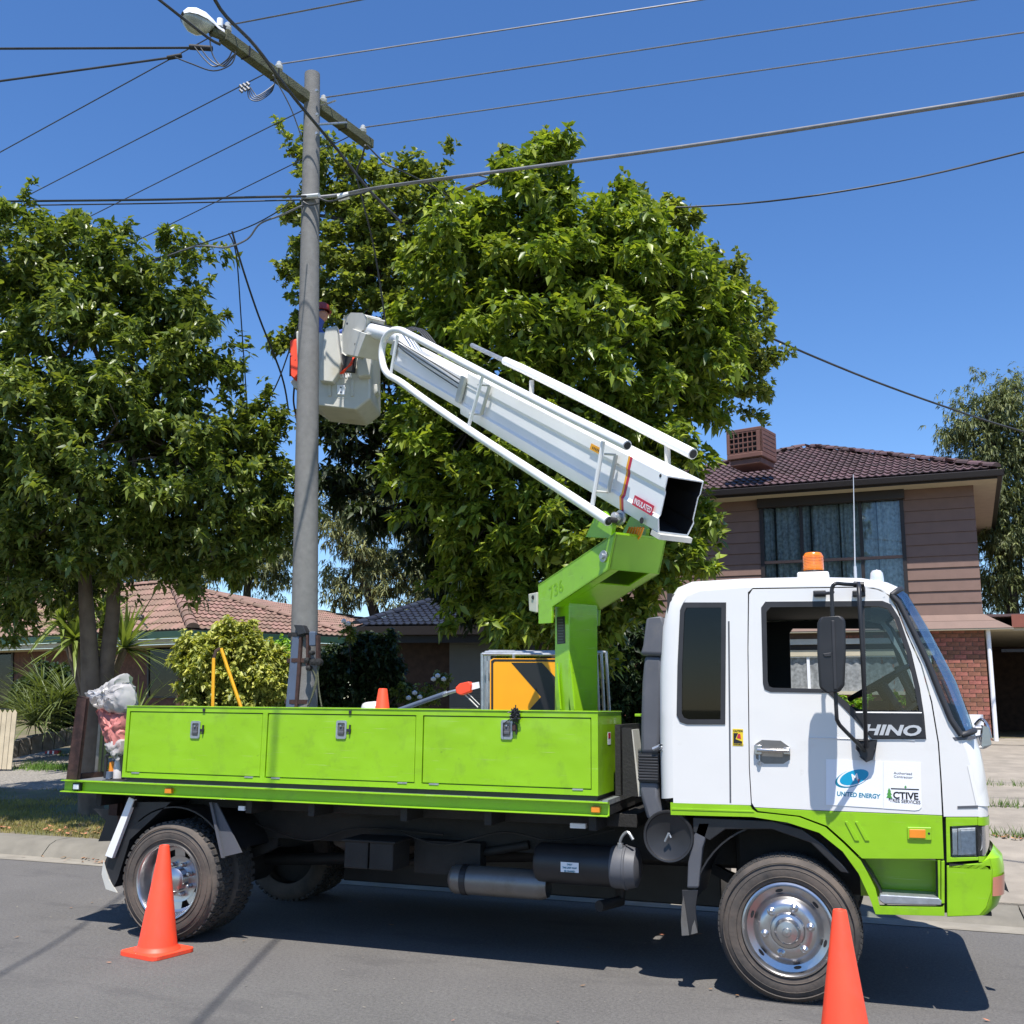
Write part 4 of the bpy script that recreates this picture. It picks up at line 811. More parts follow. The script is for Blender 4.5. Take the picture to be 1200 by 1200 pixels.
for k in range(4): b.tube(smoothpath([TP(680, 690, 0)+bv*(.02*k), TP(695, 676, 0)+bv*(.02*k-.03), TP(703, 660, 0)+bv*.02*k, TP(709, 650, 0)+bv*.02*k]), .012, 6)
b.build('hydraulic_hose', 'frame', ar, smooth=True)
o_ = TP(644, 702.5, HW+.001); dx = (TP(664, 690, HW)-TP(644, 703, HW))
text('736', .13, o_, dx, bv, 'lime2', ar, bold=.002, ext=.001, shear=.1)
c = TP(708, 652, HW+.001)
def disc(b, c, nrm, r0, h, n=18):
    nrm = Vector(nrm).normalized(); a = nrm.orthogonal().normalized(); d = nrm.cross(a)
    ring = [c+(a*math.cos(2*math.pi*k/n)+d*math.sin(2*math.pi*k/n))*r0 for k in range(n)]
    return b.prism([ring], nrm*h)
disc(disc(MB(), c, bv, .042, .012), c, bv, .022, .03).build('pivot_bolt', 'steel', ar, bev=.003)
disc(MB(), TP(736, 669, 0)-bv*.2, bv, .02, .02).build('pivot_pin', 'steel', ar)
b = MB().prism([[TP(619, 696, .2), TP(629, 694, .2), TP(629, 718, .2), TP(620, 716, .2)]], -bv*.08).build('limit_switch', 'fibre', ar, bev=.006)
disc(MB(), TP(624.5, 700, .203), bv, .016, .004).build('switch_cap', 'black', ar)
# --- boom frame: e1 up along the boom, e3 perpendicular up
BW = .160
tA = TP(782, 557, BW); tB = TP(548, 437, BW)                 # near top edge at tail, at outer end
tC = TP(771, 623, BW); tD = TP(543, 489, BW)
e1 = ((tB-tA).normalized()+(tD-tC).normalized()*0).normalized(); e3 = e1.cross(bv); e3 = e3 if e3.z > 0 else -e3
O0 = tA; Hh = abs((tC-tA).dot(e3)); Lo = (tB-tA).dot(e1)
Hh = .385
def BP(s, h, b): return O0+e1*s+e3*h+bv*(b-BW)             # s along, h down from near-top edge (negative), b lateral
def section(W_, H_, top=0., rib=.012):
    # (h,b) outline with pressed side ribs, near side then far side
    near = [(0, W_), (-.105*H_/.455, W_), (-.13*H_/.455, W_-rib), (-.32*H_/.455, W_-rib), (-.345*H_/.455, W_), (-H_, W_-.03)]
    far_ = [(h, -b) for h, b in near[::-1]]
    return [(h+top, b) for h, b in near+far_]
def boomtube(s0, s1, W_, H_, top, name, m, th=.012, shear0=0.):
    o = section(W_, H_, top); i_ = [((h-top)*(1-2*th/H_)-th+top, b*(1-th/W_)) for h, b in o]; b = MB(); n = len(o)
    vs = [BP(s+(shear0*(h-top) if s == s0 else 0), h, bb) for ring in (o, i_) for s in (s0, s1) for h, bb in ring]; f = []
    for k in range(n):
        j = (k+1) % n; f += [(k, j, n+j, n+k), (2*n+k, 3*n+k, 3*n+j, 2*n+j), (k, 2*n+k, 2*n+j, j), (n+k, n+j, 3*n+j, 3*n+k)]
    return b.add(vs, f).build(name, m, T)
boom = boomtube(0, Lo, BW, Hh, 0, 'boom', 'bwhite', shear0=.12)
boom.modifiers.new('edge', 'BEVEL').width = .006; boom.modifiers['edge'].limit_method = 'ANGLE'; boom.modifiers['edge'].angle_limit = R(12); boom.modifiers['edge'].segments = 3
lin = section(BW-.014, Hh-.026, -.013); MB().add([BP(s+(.12*h if s == 0 else 0), h, bb) for s in (0, Lo-.1) for h, bb in lin], [(k, 12+k, 12+(k+1) % 12, (k+1) % 12) for k in range(12)]).build('boom_lining', 'black', boom)
MB().add([BP(1.2, h, bb) for h, bb in section(BW-.02, Hh-.04, -.02)], [tuple(range(12))]).build('boom_bulkhead', 'dark', boom)
b = MB(); b.add([BP(s, h, bb) for s in (-.04-.12*Hh, .0-.12*Hh+.06) for h, bb in ((-Hh-.0, BW-.02), (-Hh-.035, BW-.02), (-Hh-.035, -BW+.02), (-Hh, -BW+.02))], [(0, 1, 2, 3), (7, 6, 5, 4), (0, 4, 5, 1), (1, 5, 6, 2), (2, 6, 7, 3), (3, 7, 4, 0)]); b.build('boom_end_lip', 'fibre', boom)
# inner stage
i0, i1 = Lo-.15, s_of(TP(474, 395, .15))
L1 = (TP(470, 385, .15)-O0).dot(e1)
inner = boomtube(Lo-.3, L1, .155, .29, -.055, 'boom_inner_stage', 'bwhite')
inner.modifiers.new('edge', 'BEVEL').width = .004; inner.modifiers['edge'].limit_method = 'ANGLE'; inner.modifiers['edge'].angle_limit = R(12)
# slender fly tube to the basket
L2 = (TP(413, 382, 0.)-O0).dot(e1)
p1 = TP(470, 396, 0.); p2 = TP(415, 381, 0.); pin = BP(L1-.5, -.19, 0)
MB().tube([pin, p1, p2], [.095, .095, .090], 20).build('fly_boom', 'bwhite', T, smooth=True)
MB().tube([p2+(p1-p2).normalized()*.0, p2+(p1-p2).normalized()*.05], .102, 20).build('fly_boom_collar', 'black', T, smooth=40)
for s_ in (.22, .4): MB().tube([p2+(p1-p2).normalized()*s_, p2+(p1-p2).normalized()*(s_+.008)], .0925, 20).build('insulator_band', 'grey', T, smooth=40)
# guard rails (white tube looping round the near side)
YR = BW+.09
rail = [TP(x, y, YR) for x, y in ((713, 611), (640, 563), (560, 511), (500, 470), (470, 448), (455, 439), (449, 428), (447.5, 412), (451, 397), (459, 388), (469, 387), (480, 392), (520, 413), (560, 434), (640, 475), (735, 522))]
MB().tube(smoothpath(rail, 4), .036, 12).build('guard_rail', 'bwhite', boom, smooth=50)
for (x, y), (x2, y2) in (((735, 522), (739, 524.3)), ((713, 611), (716.5, 613.5))):
    p = TP(x, y, YR); q = TP(x2, y2, YR); MB().tube([p+(q-p).normalized()*.002, p+(q-p).normalized()*.006], .027, 12).build('tube_mouth', 'dark', boom)
for a_, c_ in (((707, 517), (694, 593)), ((566, 440), (549, 500)), ((466, 393), (458, 438))): MB().tube([TP(*a_, YR), TP(*c_, YR)], .017, 8).build('rail_strut', 'bwhite', boom)
for a_, c_, d_ in (((722, 533), (713, 577), 10), ((574, 452), (564, 486), 10)):
    b = MB().tube([TP(a_[0], a_[1], BW+.03), TP(c_[0], c_[1], BW+.03)], .018, 6).tube([TP(a_[0], a_[1], BW+.03), TP(a_[0]-14, a_[1]-1, YR)], .008, 6).tube([TP(c_[0], c_[1], BW+.03), TP(c_[0]-14, c_[1]-1, YR)], .008, 6).build('rail_bracket', 'fibre', boom)
# second tube on the far side, with feet
far_rail = [TP(x, y, -BW-.02) for x, y in ((812, 532), (720, 485), (612, 432), (592, 423))]
MB().tube(far_rail, [.040, .040, .040, .038], 12).build('jib_tube', 'bwhite', boom, smooth=50)
MB().tube([TP(592, 423, -BW-.02), TP(575, 415, -BW-.02), TP(553, 404.5, -BW-.02)], .022, 8).build('jib_rod', 'steel', boom, smooth=True)
q = TP(812, 532, -BW-.02); MB().tube([q-e1*.002, q-e1*.006], .031, 12).build('tube_mouth', 'dark', boom)
for x, y in ((782, 521), (623, 446)): p = TP(x, y, -BW-.02); MB().tube([p, p-zv*.16], .022, 8).build('jib_foot', 'fibre', boom)
# roller boxes at the stage ends, stripes, labels, holes
for s_, w_, h_ in ((Lo-.04, BW+.004, Hh), (L1-.05, .16, .30)):
    b = MB(); b.add([BP(s, h, w_+x) for x in (0, .035) for s, h in ((s_, -.04), (s_+.09, -.04), (s_+.09, -h_+.10), (s_, -h_+.10))], [(3, 2, 1, 0), (4, 5, 6, 7), (0, 1, 5, 4), (1, 2, 6, 5), (2, 3, 7, 6), (3, 0, 4, 7)])
    b.build('roller_box', 'fibre', boom, bev=.008)
sx = (TP(739, 535, BW)-O0).dot(e1)
def band(s0, s1, m, nm, lift=.0015):
    o = [(h, b_) for h, b_ in section(BW, Hh)[:6]]; b = MB(); vs = []
    for s in (s0, s1):
        for h, bb in o: vs.append(BP(s+.10*(h), h, bb+lift))
    b.add(vs, [(k, k+1, 6+k+1, 6+k) for k in range(5)]).build(nm, m, boom)
band(sx, sx+.022, 'yellow', 'orange_stripe'); band(sx-.028, sx, 'redink', 'red_stripe')
p = TP(743, 587, BW-.010); dx = -e1
nn = bv
def plate(x0, y0, w_, h_, m, nm, lift=.002, b_=BW-.012):
    p = TP(x0, y0, b_+lift); vs = [p, p-e1*w_, p-e1*w_-e3*h_, p-e3*h_]; return MB().prism([vs], bv*.001).build(nm, m, boom), p
pl, p = plate(744, 580, .235, .070, 'redink', 'insulated_label', b_=BW+.001)
text('INSULATED', .056, p-e3*.056-e1*.012+bv*.002, -e1, bv, 'decal', boom, bold=.0006, ext=.0004, sx=.72)
pl, p = plate(693, 519.5, .14, .045, 'yellow', 'caution_label', b_=BW+.001)
text('LOAD 120', .032, p-e3*.037-e1*.004+bv*.002, -e1, bv, 'ink', boom, ext=.0003, sx=.8) if False else None
b = MB()
for k in range(5): q = p-e1*(.03+.02*k)-e3*.015+bv*.0015; b.prism([[q, q-e1*.010, q-e1*.010-e3*.018, q-e3*.018]], bv*.0004)
b.build('label_print', 'ink', boom)
for (x, y), r_ in (((752, 610), .022), ((774, 557.5), .012), ((663, 565.5), .014)): disc(MB(), TP(x, y, BW-.012 if y > 560 and x < 760 and False else BW+.0005), bv, r_, .0015).build('drain_hole', 'dark', boom)
# swivel bracket between arm and boom
b = MB()
for bb in (.16, -.14): b.prism([[TP(x, y, 0)+bv*bb for x, y in ((711, 632), (724, 604), (733, 602), (743, 618), (741, 633))]], bv*.03)
b.build('boom_bracket', 'lime', T, bev=.003)
c = TP(728, 607, BW-.03); disc(disc(MB(), c, bv, .055, .02), c+bv*.02, bv, .035, .05).build('boom_pin', 'steel', T, bev=.004)
disc(MB(), TP(722, 610, BW+.06), bv, .02, .06).build('pin_bolt', 'dark', T)
b = MB()
for k in range(6): b.tube(smoothpath([TP(738+k*3.2, 618, .05), TP(734+k*3.2, 628, .03), TP(730+k*2.5, 640, .0)], 3), .008, 6)
b.build('orange_hose', 'orange', T, smooth=True)
MB().tube([TP(480, 425, .05), TP(550, 463, .05)], .02, 8).tube([TP(478, 420, .1), TP(545, 455, .1)], .008, 6).build('extension_ram', 'steel', T, smooth=True)
b = MB()
for k in range(14): x_ = 472+k*5.2; b.box(TP(x_, 421+(x_-472)*.53, -.02)[:], (TP(x_, 421+(x_-472)*.53, -.02)+Vector((.03, .07, random.uniform(.02, .06))))[:])
b.build('hose_carrier', 'frame', T, kind='stuff')
b = MB()
for k in range(3): b.tube(smoothpath([BP(L1+.05, -.03-.02*k, .16), BP(L1-.3, -.045-.03*k, .165), BP((L1+Lo)/2, -.06-.04*k, .166), BP(Lo+.03, -.09-.04*k, .17)], 4), .006, 6)
b.build('control_cable', 'cable', T, smooth=True)
b = MB()
for k in range(4):
    b.tube(smoothpath([p2+zv*(.09)+bv*(.02*k), p1+zv*.10+bv*(.03*k-.04), TP(495, 386, .05)+bv*.03*k, TP(510, 402, .05)+bv*.03*k]), .008, 6)
b.build('top_hose', 'cable', T, smooth=True)
# head of the fly boom
hd = [(411, 367.5), (404, 371), (401, 400), (401.5, 413), (406, 417), (413, 412), (419, 392), (428, 384), (431, 372), (425, 368)]
MB().prism([[TP(x, y, .10) for x, y in hd]], -bv*.20).build('boom_head', 'fibre', T, bev=.015, seg=3)
MB().prism([[TP(x, y, .13) for x, y in ((413, 385), (429, 391), (419, 418), (405, 415))]], -bv*.26).build('head_plate', 'fibre', T, bev=.006)
disc(MB(), TP(416, 403, .131), bv, .010, .003).build('head_bolt', 'dark', T)
# basket: square tub in its own upright frame, near face towards the camera side
bz = lambda x, y, b_=.0: at(x, y, 12.0)
KC = at(392, 440, 13.0); nb = Vector((.28, -.96, 0)).normalized(); ub = Vector((.96, .28, 0)).normalized()
def KP_(x, y, d=0.): return onP(x, y, KC+nb*d, nb)
BWk = KP_(436, 440, .38).x; 
def kb(pts, d0, d1, name, m, par, bev=.0, seg=2, smooth=False): return MB().prism([[KP_(x, y, d0)for x, y in pts]], -nb*(d0-d1)).build(name, m, par, bev=bev, seg=seg, smooth=smooth)
basket = kb([(346, 387), (433.5, 392), (434, 467), (417, 480), (372, 475), (350, 460)], .38, -.38, 'basket', 'fibre', T, bev=.03, seg=3)
kb([(349, 392), (430, 397), (430, 400), (349, 395)], .34, -.34, 'basket_inside', 'dark', T)
for pts, d, nm, m_ in (([(381, 384), (395, 381), (397, 405), (400, 425), (397, 437), (390, 448), (374, 446), (374, 430)], .50, 'basket_pod', 'fibre'), ([(424, 398), (434, 397), (435, 425), (433, 440), (419, 441), (417.5, 425)], .50, 'basket_pod', 'fibre')):
    kb(pts, d, .36, nm, m_, basket, bev=.02, seg=3)
kb([(434, 450), (442, 450), (442.5, 459), (435, 465)], .1, -.1, 'basket_step', 'fibre', basket, bev=.01)
for x in (386, 412.5): kb([(x-1.6, 445), (x+1.8, 445), (x+1.8, 464), (x-1.6, 464)], .40, .37, 'basket_rib', 'fibre', basket, bev=.008)
kb([(389, 441), (411, 441), (411, 468), (389, 465)], .384, .37, 'basket_mount', 'fibre', basket)
kb([(395, 451), (404, 451.5), (404, 462.5), (395, 462)], .40, .38, 'socket_plate', 'decal', basket, bev=.004)
for y in (454, 459.5): disc(MB(), KP_(399.5, y, .401), nb, .010, .002).build('socket_hole', 'ink', basket)
for k in range(5): kb([(398+k*3., 437.5), (399.7+k*3., 437.7), (400.3+k*3, 442.5), (398.6+k*3, 442.3)], .392, .38, 'vent_slot', 'decal', basket)
kb([(398, 413), (418, 418), (416, 437), (397, 434)], .40, .2, 'control_box', 'black', basket, bev=.01)
b = MB()
for k in range(5): b.tube(smoothpath([KP_(398+k, 438, .44), KP_(405+k, 432-k, .47), KP_(412, 427-k, .46), KP_(414+k*.5, 418, .4)]), .007, 6)
b.build('orange_hose', 'hivis', basket, smooth=True)
bagb = kb([(339.5, 398), (352, 394.5), (353, 436), (346, 445), (340, 440)], .30, .12, 'tool_bag', 'hivis', T, bev=.03, seg=3, smooth=40)
tag(bagb, 'bright orange tool bag hung outside the raised basket, left of the pole', 'tool bag'); bagb.parent = None; bagb.matrix_parent_inverse = Matrix.Identity(4)
kb([(340, 447), (349, 440), (351, 455), (345, 455)], .2, .1, 'basket_hook', 'fibre', basket, bev=.01)
MB().tube(smoothpath([KP_(345, 452, .1), KP_(344, 470, .1), KP_(347, 488, .1), KP_(349, 500, .1)]), .012, 6).build('hanging_strap', 'rust', basket)
# --- worker in the basket, mostly hidden by the pole
def person(root_loc, face, name, label):
    """skinned figure; root at the feet; face = unit vector it looks along"""
    P_ = thing('person', label, 'person', root_loc); f = Vector(face).normalized(); l = Vector((-f.y, f.x, 0)); r_ = Vector(root_loc)
    J = lambda a, s, z: r_+f*a+l*s+zv*z
    def skin(names, edges, m, nm, sub=2, parent=P_):
        me = bpy.data.meshes.new(nm); keys = list(names); me.from_pydata([names[k][0] for k in keys], [(keys.index(a), keys.index(b)) for a, b in edges], []); me.materials.append(M[m])
        o = bpy.data.objects.new(nm, me); link(o, parent); o.modifiers.new('skin', 'SKIN'); ss = o.modifiers.new('sub', 'SUBSURF'); ss.levels = ss.render_levels = sub
        for i, k in enumerate(keys): sv = me.skin_vertices[0].data[i]; q_ = names[k][1]; sv.radius = q_ if isinstance(q_, tuple) else (q_, q_); sv.use_root = (i == 0)
        for p in me.polygons: p.use_smooth = True
        return o
    pts = {'pelvis': (J(-.08, 0, .80), (.14, .12)), 'waist': (J(-.03, 0, .98), (.13, .11)), 'chest': (J(.05, 0, 1.18), (.16, .13)), 'neck': (J(.10, 0, 1.36), .055), 'head': (J(.13, 0, 1.46), (.075, .085)), 'crown': (J(.14, 0, 1.56), .07)}
    ed = [('pelvis', 'waist'), ('waist', 'chest'), ('chest', 'neck'), ('neck', 'head'), ('head', 'crown')]
    for s, sd in (('l', 1), ('r', -1)):
        pts |= {'hip'+s: (J(-.06, sd*.09, .76), .095), 'knee'+s: (J(.16, sd*.11, .46), .06), 'ankle'+s: (J(-.02, sd*.11, .09), .042), 'toe'+s: (J(.14, sd*.12, .04), .035),
                'shoulder'+s: (J(.06, sd*.17, 1.27), .06), 'elbow'+s: (J(.25, sd*.19, 1.10), .043), 'wrist'+s: (J(.44, sd*.10, 1.22), .028), 'palm'+s: (J(.50, sd*.09, 1.25), .03)}
        ed += [('pelvis', 'hip'+s), ('hip'+s, 'knee'+s), ('knee'+s, 'ankle'+s), ('ankle'+s, 'toe'+s), ('chest', 'shoulder'+s), ('shoulder'+s, 'elbow'+s), ('elbow'+s, 'wrist'+s), ('wrist'+s, 'palm'+s)]
        for k in range(4):
            o_ = J(.52, sd*.09+(k-1.5)*.018, 1.265); skin({'a': (o_, .009), 'b': (o_+f*.035+zv*.005, .008), 'c': (o_+f*.055-zv*.018, .007)}, [('a', 'b'), ('b', 'c')], 'skin', 'finger', 1)
        o_ = J(.49, sd*.055, 1.26); skin({'a': (o_, .010), 'b': (o_+f*.03-l*sd*.02, .009)}, [('a', 'b')], 'skin', 'thumb', 1)
    skin(pts, ed, 'shirt', 'body')
    skin({'a': (J(.13, 0, 1.38), .062), 'b': (J(.145, 0, 1.46), (.078, .09)), 'c': (J(.14, 0, 1.54), (.075, .085))}, [('a', 'b'), ('b', 'c')], 'skin', 'face')
    MB().prism([[J(.23, -.012, 1.49), J(.255, 0, 1.455), J(.23, .012, 1.455)]], zv*.008).build('nose', 'skin', P_)
    MB().lathe([(.0001, .115), (.05, .108), (.085, .08), (.10, .03), (.103, .0), (.128, -.006), (.10, -.003)], tuple(J(.14, 0, 1.53)), 'z', 20).build('helmet', 'helmet', P_, smooth=60)
    skin({'a': (J(-.06, 0, .86), (.155, .13)), 'b': (J(-.02, 0, 1.0), (.148, .125)), 'c': (J(.05, 0, 1.2), (.175, .145))}, [('a', 'b'), ('b', 'c')], 'vest', 'vest')
    skin({'p': (J(-.08, 0, .80), (.15, .13)), 'hl': (J(-.06, .09, .76), .10), 'kl': (J(.16, .11, .46), .068), 'al': (J(-.01, .11, .13), .052), 'hr': (J(-.06, -.09, .76), .10), 'kr': (J(.16, -.11, .46), .068), 'ar': (J(-.01, -.11, .13), .052)},
         [('p', 'hl'), ('hl', 'kl'), ('kl', 'al'), ('p', 'hr'), ('hr', 'kr'), ('kr', 'ar')], 'trouser', 'trousers')
    return P_
ft = KP_(358, 500, 0.1)
person(tuple(ft), ub, 'person', 'worker in yellow vest and dark red helmet standing in the raised basket')

# ================================================================== LOOSE THINGS ON AND BY THE TRUCK
def cone(loc, h, label, rot, s=.36):
    t = thing('traffic_cone', label, 'traffic cone', loc, 'orange traffic cones'); x, y, z = loc; k = h/.70; mt = Matrix.Translation(Vector(loc)) @ Matrix.Rotation(rot, 4, 'Z')
    o = [(mt @ Vector((p.x, p.z, 0))) for p in rrect(-s/2, -s/2, s/2, s/2, .05)]
    MB().prism([o], (0, 0, .028)).build('base', 'cone', t, bev=.008, seg=3)
    MB().lathe([(.152*k, .028), (.148*k, .036), (.130*k, .05), (.127*k, .06), (.034*k, h-.008), (.031*k, h-.001), (.026*k, h), (.022*k, h-.006), (.022*k, h-.05)], loc, 'z', 40).build('cone_body', 'cone', t, smooth=50)
    return t
cp = onZ(184, 1117, 0); cone((cp.x, cp.y, 0), .70, 'whole orange traffic cone standing on the road in front of the rear wheel', R(-12))
d2 = (1.676-.70)
for yy in np.arange(-3.2, -.5, .02):
    if onY(984, 1066, yy).z < .70+.004 and onY(984, 1066, yy).z > .66: pass
best = min(np.arange(-3.2, -.3, .01), key=lambda v: abs(onY(984, 1066, v).z-.70)); cp2 = onY(984, 1066, best)
cone((cp2.x, cp2.y, 0), .70, 'orange traffic cone by the front wheel, cut off by the bottom edge', R(-10))
deckz = tz+.088
best = min(np.arange(.7, 2.0, .01), key=lambda v: abs(onY(449, 800, v).z-(deckz+.70))); cp3 = onY(449, 800, best)
cone((cp3.x, cp3.y, deckz), .70, 'traffic cone standing on the tray, only its tip above the green lockers', R(10))
# folded clear plastic by that cone's tip
def crumple(name, pts_rings, m, parent=None, amp=.02, seg=14, **kw):
    b = MB(); n = seg; vs = []
    for c, rx, ry in pts_rings:
        for k in range(n):
            g = 2*math.pi*k/n; q = 1+random.uniform(-amp, amp)*3; vs.append(Vector(c)+Vector((rx*math.cos(g)*q, ry*math.sin(g)*q, random.uniform(-amp, amp))))
    m_ = len(pts_rings); fs = [(i*n+k, i*n+(k+1) % n, (i+1)*n+(k+1) % n, (i+1)*n+k) for i in range(m_-1) for k in range(n)]+[tuple(range(n))[::-1], tuple(range((m_-1)*n, m_*n))]
    o = b.add(vs, fs).build(name, m, parent, smooth=60, **kw); sb = o.modifiers.new('soft', 'SUBSURF'); sb.levels = sb.render_levels = 1; return o
c = onY(440, 826, .75)
o = crumple('plastic_bundle', [(c+Vector((0, 0, -.30)), .14, .1), (c+Vector((0, 0, -.05)), .12, .09), (c+Vector((-.02, 0, .01)), .10, .08), (c+Vector((0, 0, .03)), .06, .04)], 'bag', amp=.014)
tag(o, 'crumpled clear plastic bundle beside the cone tip on the tray', 'plastic bundle')
# milky bag with pink contents at the tray's rear corner
bgt = thing('plastic_bag', 'crumpled milky plastic bag with pink contents, tied up at the rear of the tray', 'plastic bag', tuple(onY(132, 885, .18)))
Yb = .2
def pillow(name, outl, yc, bulge, m, parent, noise=.02, rings=7, seed=1):
    """a crumpled closed skin with the given front outline"""
    rg = random.Random(seed); o = [onY(x, y, yc) for x, y in outl]; dn = []
    for i in range(len(o)):
        for k in range(3): dn.append(o[i].lerp(o[(i+1) % len(o)], k/3))
    n = len(dn); c = sum(dn, Vector())/n; vs = []; f = []
    ph = [rg.uniform(0, 6) for _ in range(6)]
    def crease(q): return abs(math.sin(q.x*34+q.z*21+ph[0]))*.5+abs(math.sin(q.z*47-q.x*19+ph[1]))*.35+abs(math.sin(q.x*71+ph[2]))*.25-.5
    for sd in (-1, 1):
        for r_ in range(rings):
            k = 1-r_/rings
            for p in dn: q = c+(p-c)*k; vs.append(q+Vector((rg.gauss(0, noise*.25), sd*(bulge*math.sqrt(max(0, 1-k*k)))+sd*noise*1.6*crease(q)*(1 if r_ else .2), rg.gauss(0, noise*.25))))
        vs.append(c+Vector((0, sd*bulge, 0)))
    st = rings*n+1
    for h in (0, 1):
        for r_ in range(rings-1):
            for i in range(n): a_ = h*st+r_*n; q = (a_+i, a_+(i+1) % n, a_+n+(i+1) % n, a_+n+i); f.append(q if h else q[::-1])
        for i in range(n): a_ = h*st+(rings-1)*n; q = (a_+i, a_+(i+1) % n, h*st+rings*n); f.append(q if h else q[::-1])
    for i in range(n): f.append((i, (i+1) % n, st+(i+1) % n, st+i))
    return MB().add(vs, f).build(name, m, parent, smooth=48)
pillow('bag_skin', [(101.5, 813), (110, 809), (118, 808), (126, 802), (134, 797), (140, 794), (146, 788.5), (151, 791), (150.5, 800), (155, 804), (158, 818), (157, 834), (146, 839), (134, 836), (126, 831), (118, 832), (108, 824)], Yb, .12, 'film', bgt, .026, seed=3)
pillow('wrapped_paper', [(120, 818), (134, 806), (148, 800), (152, 815), (146, 830), (128, 828)], Yb+.02, .05, 'bag', bgt, .02, seed=8)
pillow('bag_contents', [(114, 831), (122, 829), (134, 833), (147, 836), (157, 832), (156, 850), (151, 862), (153, 872), (147, 886), (138, 884), (133, 877), (126, 866), (121, 852)], Yb+.01, .08, 'bagred', bgt, .024, seed=5)
pillow('bag_tail', [(124, 872), (134, 866), (150, 866), (149, 884), (143, 893), (134, 888), (128, 880)], Yb-.03, .05, 'film', bgt, .02, seed=6)
# small engine / sprayer items at the foot of the bag
sprayer = thing('sprayer_bottle', 'small black framed sprayer with orange and pale bottles, under the plastic bag', 'sprayer', tuple(onY(133, 910, .15)))
Ys = .14
for pts in (((124, 886), (123, 912)), ((142, 885), (144, 912)), ((124, 886), (134, 883)), ((134, 883), (143, 886)), ((126, 905), (131, 912)), ((128, 884), (140, 884))): MB().tube([onY(x, y, Ys) for x, y in pts], .011, 6).build('handle', 'black', sprayer)
MB().lathe([(.0001, .13), (.02, .12), (.022, .0), (.0001, 0)], tuple(onY(130, 912, Ys+.03)), 'z', 12).build('bottle', 'orange', sprayer, smooth=40)
MB().lathe([(.0001, .17), (.01, .16), (.035, .12), (.04, .0), (.0001, 0)], tuple(onY(138, 912, Ys+.05)), 'z', 14).build('bottle', 'bag', sprayer, smooth=40)
MB().lathe([(.0001, .05), (.025, .05), (.027, 0), (.0001, 0)], tuple(onY(128, 912, Ys)), 'z', 12).build('cap', 'bluegrey', sprayer, smooth=40)
# yellow folding A-shaped stand inside the tray
ya = thing('yellow_stand', 'yellow A-shaped folding stand rising above the green lockers', 'stand', tuple(onY(262, 900, .85)))
MB().tube([onY(248.5, 870, .8), onY(250.5, 771, .8)], .014, 6).build('leg', 'yellow', ya)
MB().tube([onY(293, 860, .9), onY(259, 760, .85)], .014, 6).build('leg', 'yellow', ya)
MB().tube([onY(250.5, 772, .8), onY(253, 763, .82), onY(258, 760, .85)], .014, 6).build('hinge', 'rust', ya)
# pole saw lying across the lockers
Yp = 1.35
ps = thing('pole_saw', 'long grey pole saw with an orange head leaning on the steel sign frame', 'pole saw', tuple(onY(500, 830, Yp)))
MB().tube([onY(440, 842, Yp), onY(521, 813, Yp)], .020, 10).build('shaft', 'bluegrey', ps, smooth=True)
MB().tube([onY(521, 813, Yp), onY(536, 809, Yp)], .014, 8).tube([onY(519, 814, Yp), onY(524, 812, Yp)], .02, 8).build('coupling', 'steel', ps, smooth=True)
MB().prism([[onY(x, y, Yp-.03) for x, y in ((533, 806), (538, 801), (550, 798.5), (552, 802), (551, 811), (540, 815), (534, 812))]], (0, .06, 0)).build('saw_head', 'cone', ps, bev=.012, seg=3)
MB().prism([[onY(x, y, Yp) for x, y in ((550, 801), (561, 799), (562, 806), (551, 809))]], (0, .008, 0)).build('guide_bar', 'decal', ps)
MB().tube([onY(544, 813, Yp), onY(560, 829, Yp)], .006, 6).tube([onY(546, 810, Yp), onY(562, 826, Yp)], .004, 6).build('strut', 'fibre', ps)
# steel sign frames stacked upright + chevron sign
def bars(name, seqs, rad, y, m, parent):
    b = MB()
    for a_, c_ in seqs: b.tube([onY(*a_, y), onY(*c_, y)], rad, 8)
    return b.build(name, m, parent, smooth=50)
g0 = 'steel sign frames stacked on the tray'
fr_lab = ['nearest upright galvanised steel sign frame, round the amber chevron sign', 'second galvanised steel frame, set just behind the first sign frame', 'third galvanised steel frame, farthest of the stack behind the chevron sign']
for k, (dx, dy_, yy) in enumerate(((0, 0, 1.56), (4, -2, 1.66), (8, -3, 1.76))):
    fr = thing('sign_frame', fr_lab[k], 'sign frame', tuple(onY(636, 900, yy)), g0)
    xl, xr_ = 565+dx, 699+dx*1.4; yt = 766.5+dy_
    MB().tube([onY(xl, yt, yy), onY(xr_, yt+1, yy)], .014, 8).build('top_bar', 'steel', fr)
    MB().tube([onY(xl, yt-1, yy), onY(xl+.6, 870, yy)], .014, 8).build('upright', 'steel', fr)
    MB().tube([onY(xr_, yt, yy), onY(xr_+4+k, 870, yy)], .012, 8).build('upright', 'steel', fr)
    MB().tube([onY(xl+6, yt+8, yy-.01), onY(xl+6, 870, yy-.01)], .010, 8).build('upright', 'steel', fr)
    if k == 0: MB().tube([onY(602, 767, yy-.01), onY(602, 775, yy-.01)], .012, 6).build('clip', 'steel', fr)
sg = thing('chevron_sign', 'amber road sign with a black chevron arrow, leaning upright on the tray', 'sign', tuple(onY(636, 880, 1.5)))
Yg = 1.50
def SG(x, y, d=0.): return onY(x, y, Yg-d)
MB().prism([[SG(x, y) for x, y in ((574, 774), (578, 771.5), (694, 772), (699, 776), (701, 870), (574, 868))]], (0, .012, 0)).build('panel', 'sign', sg, bev=.002)
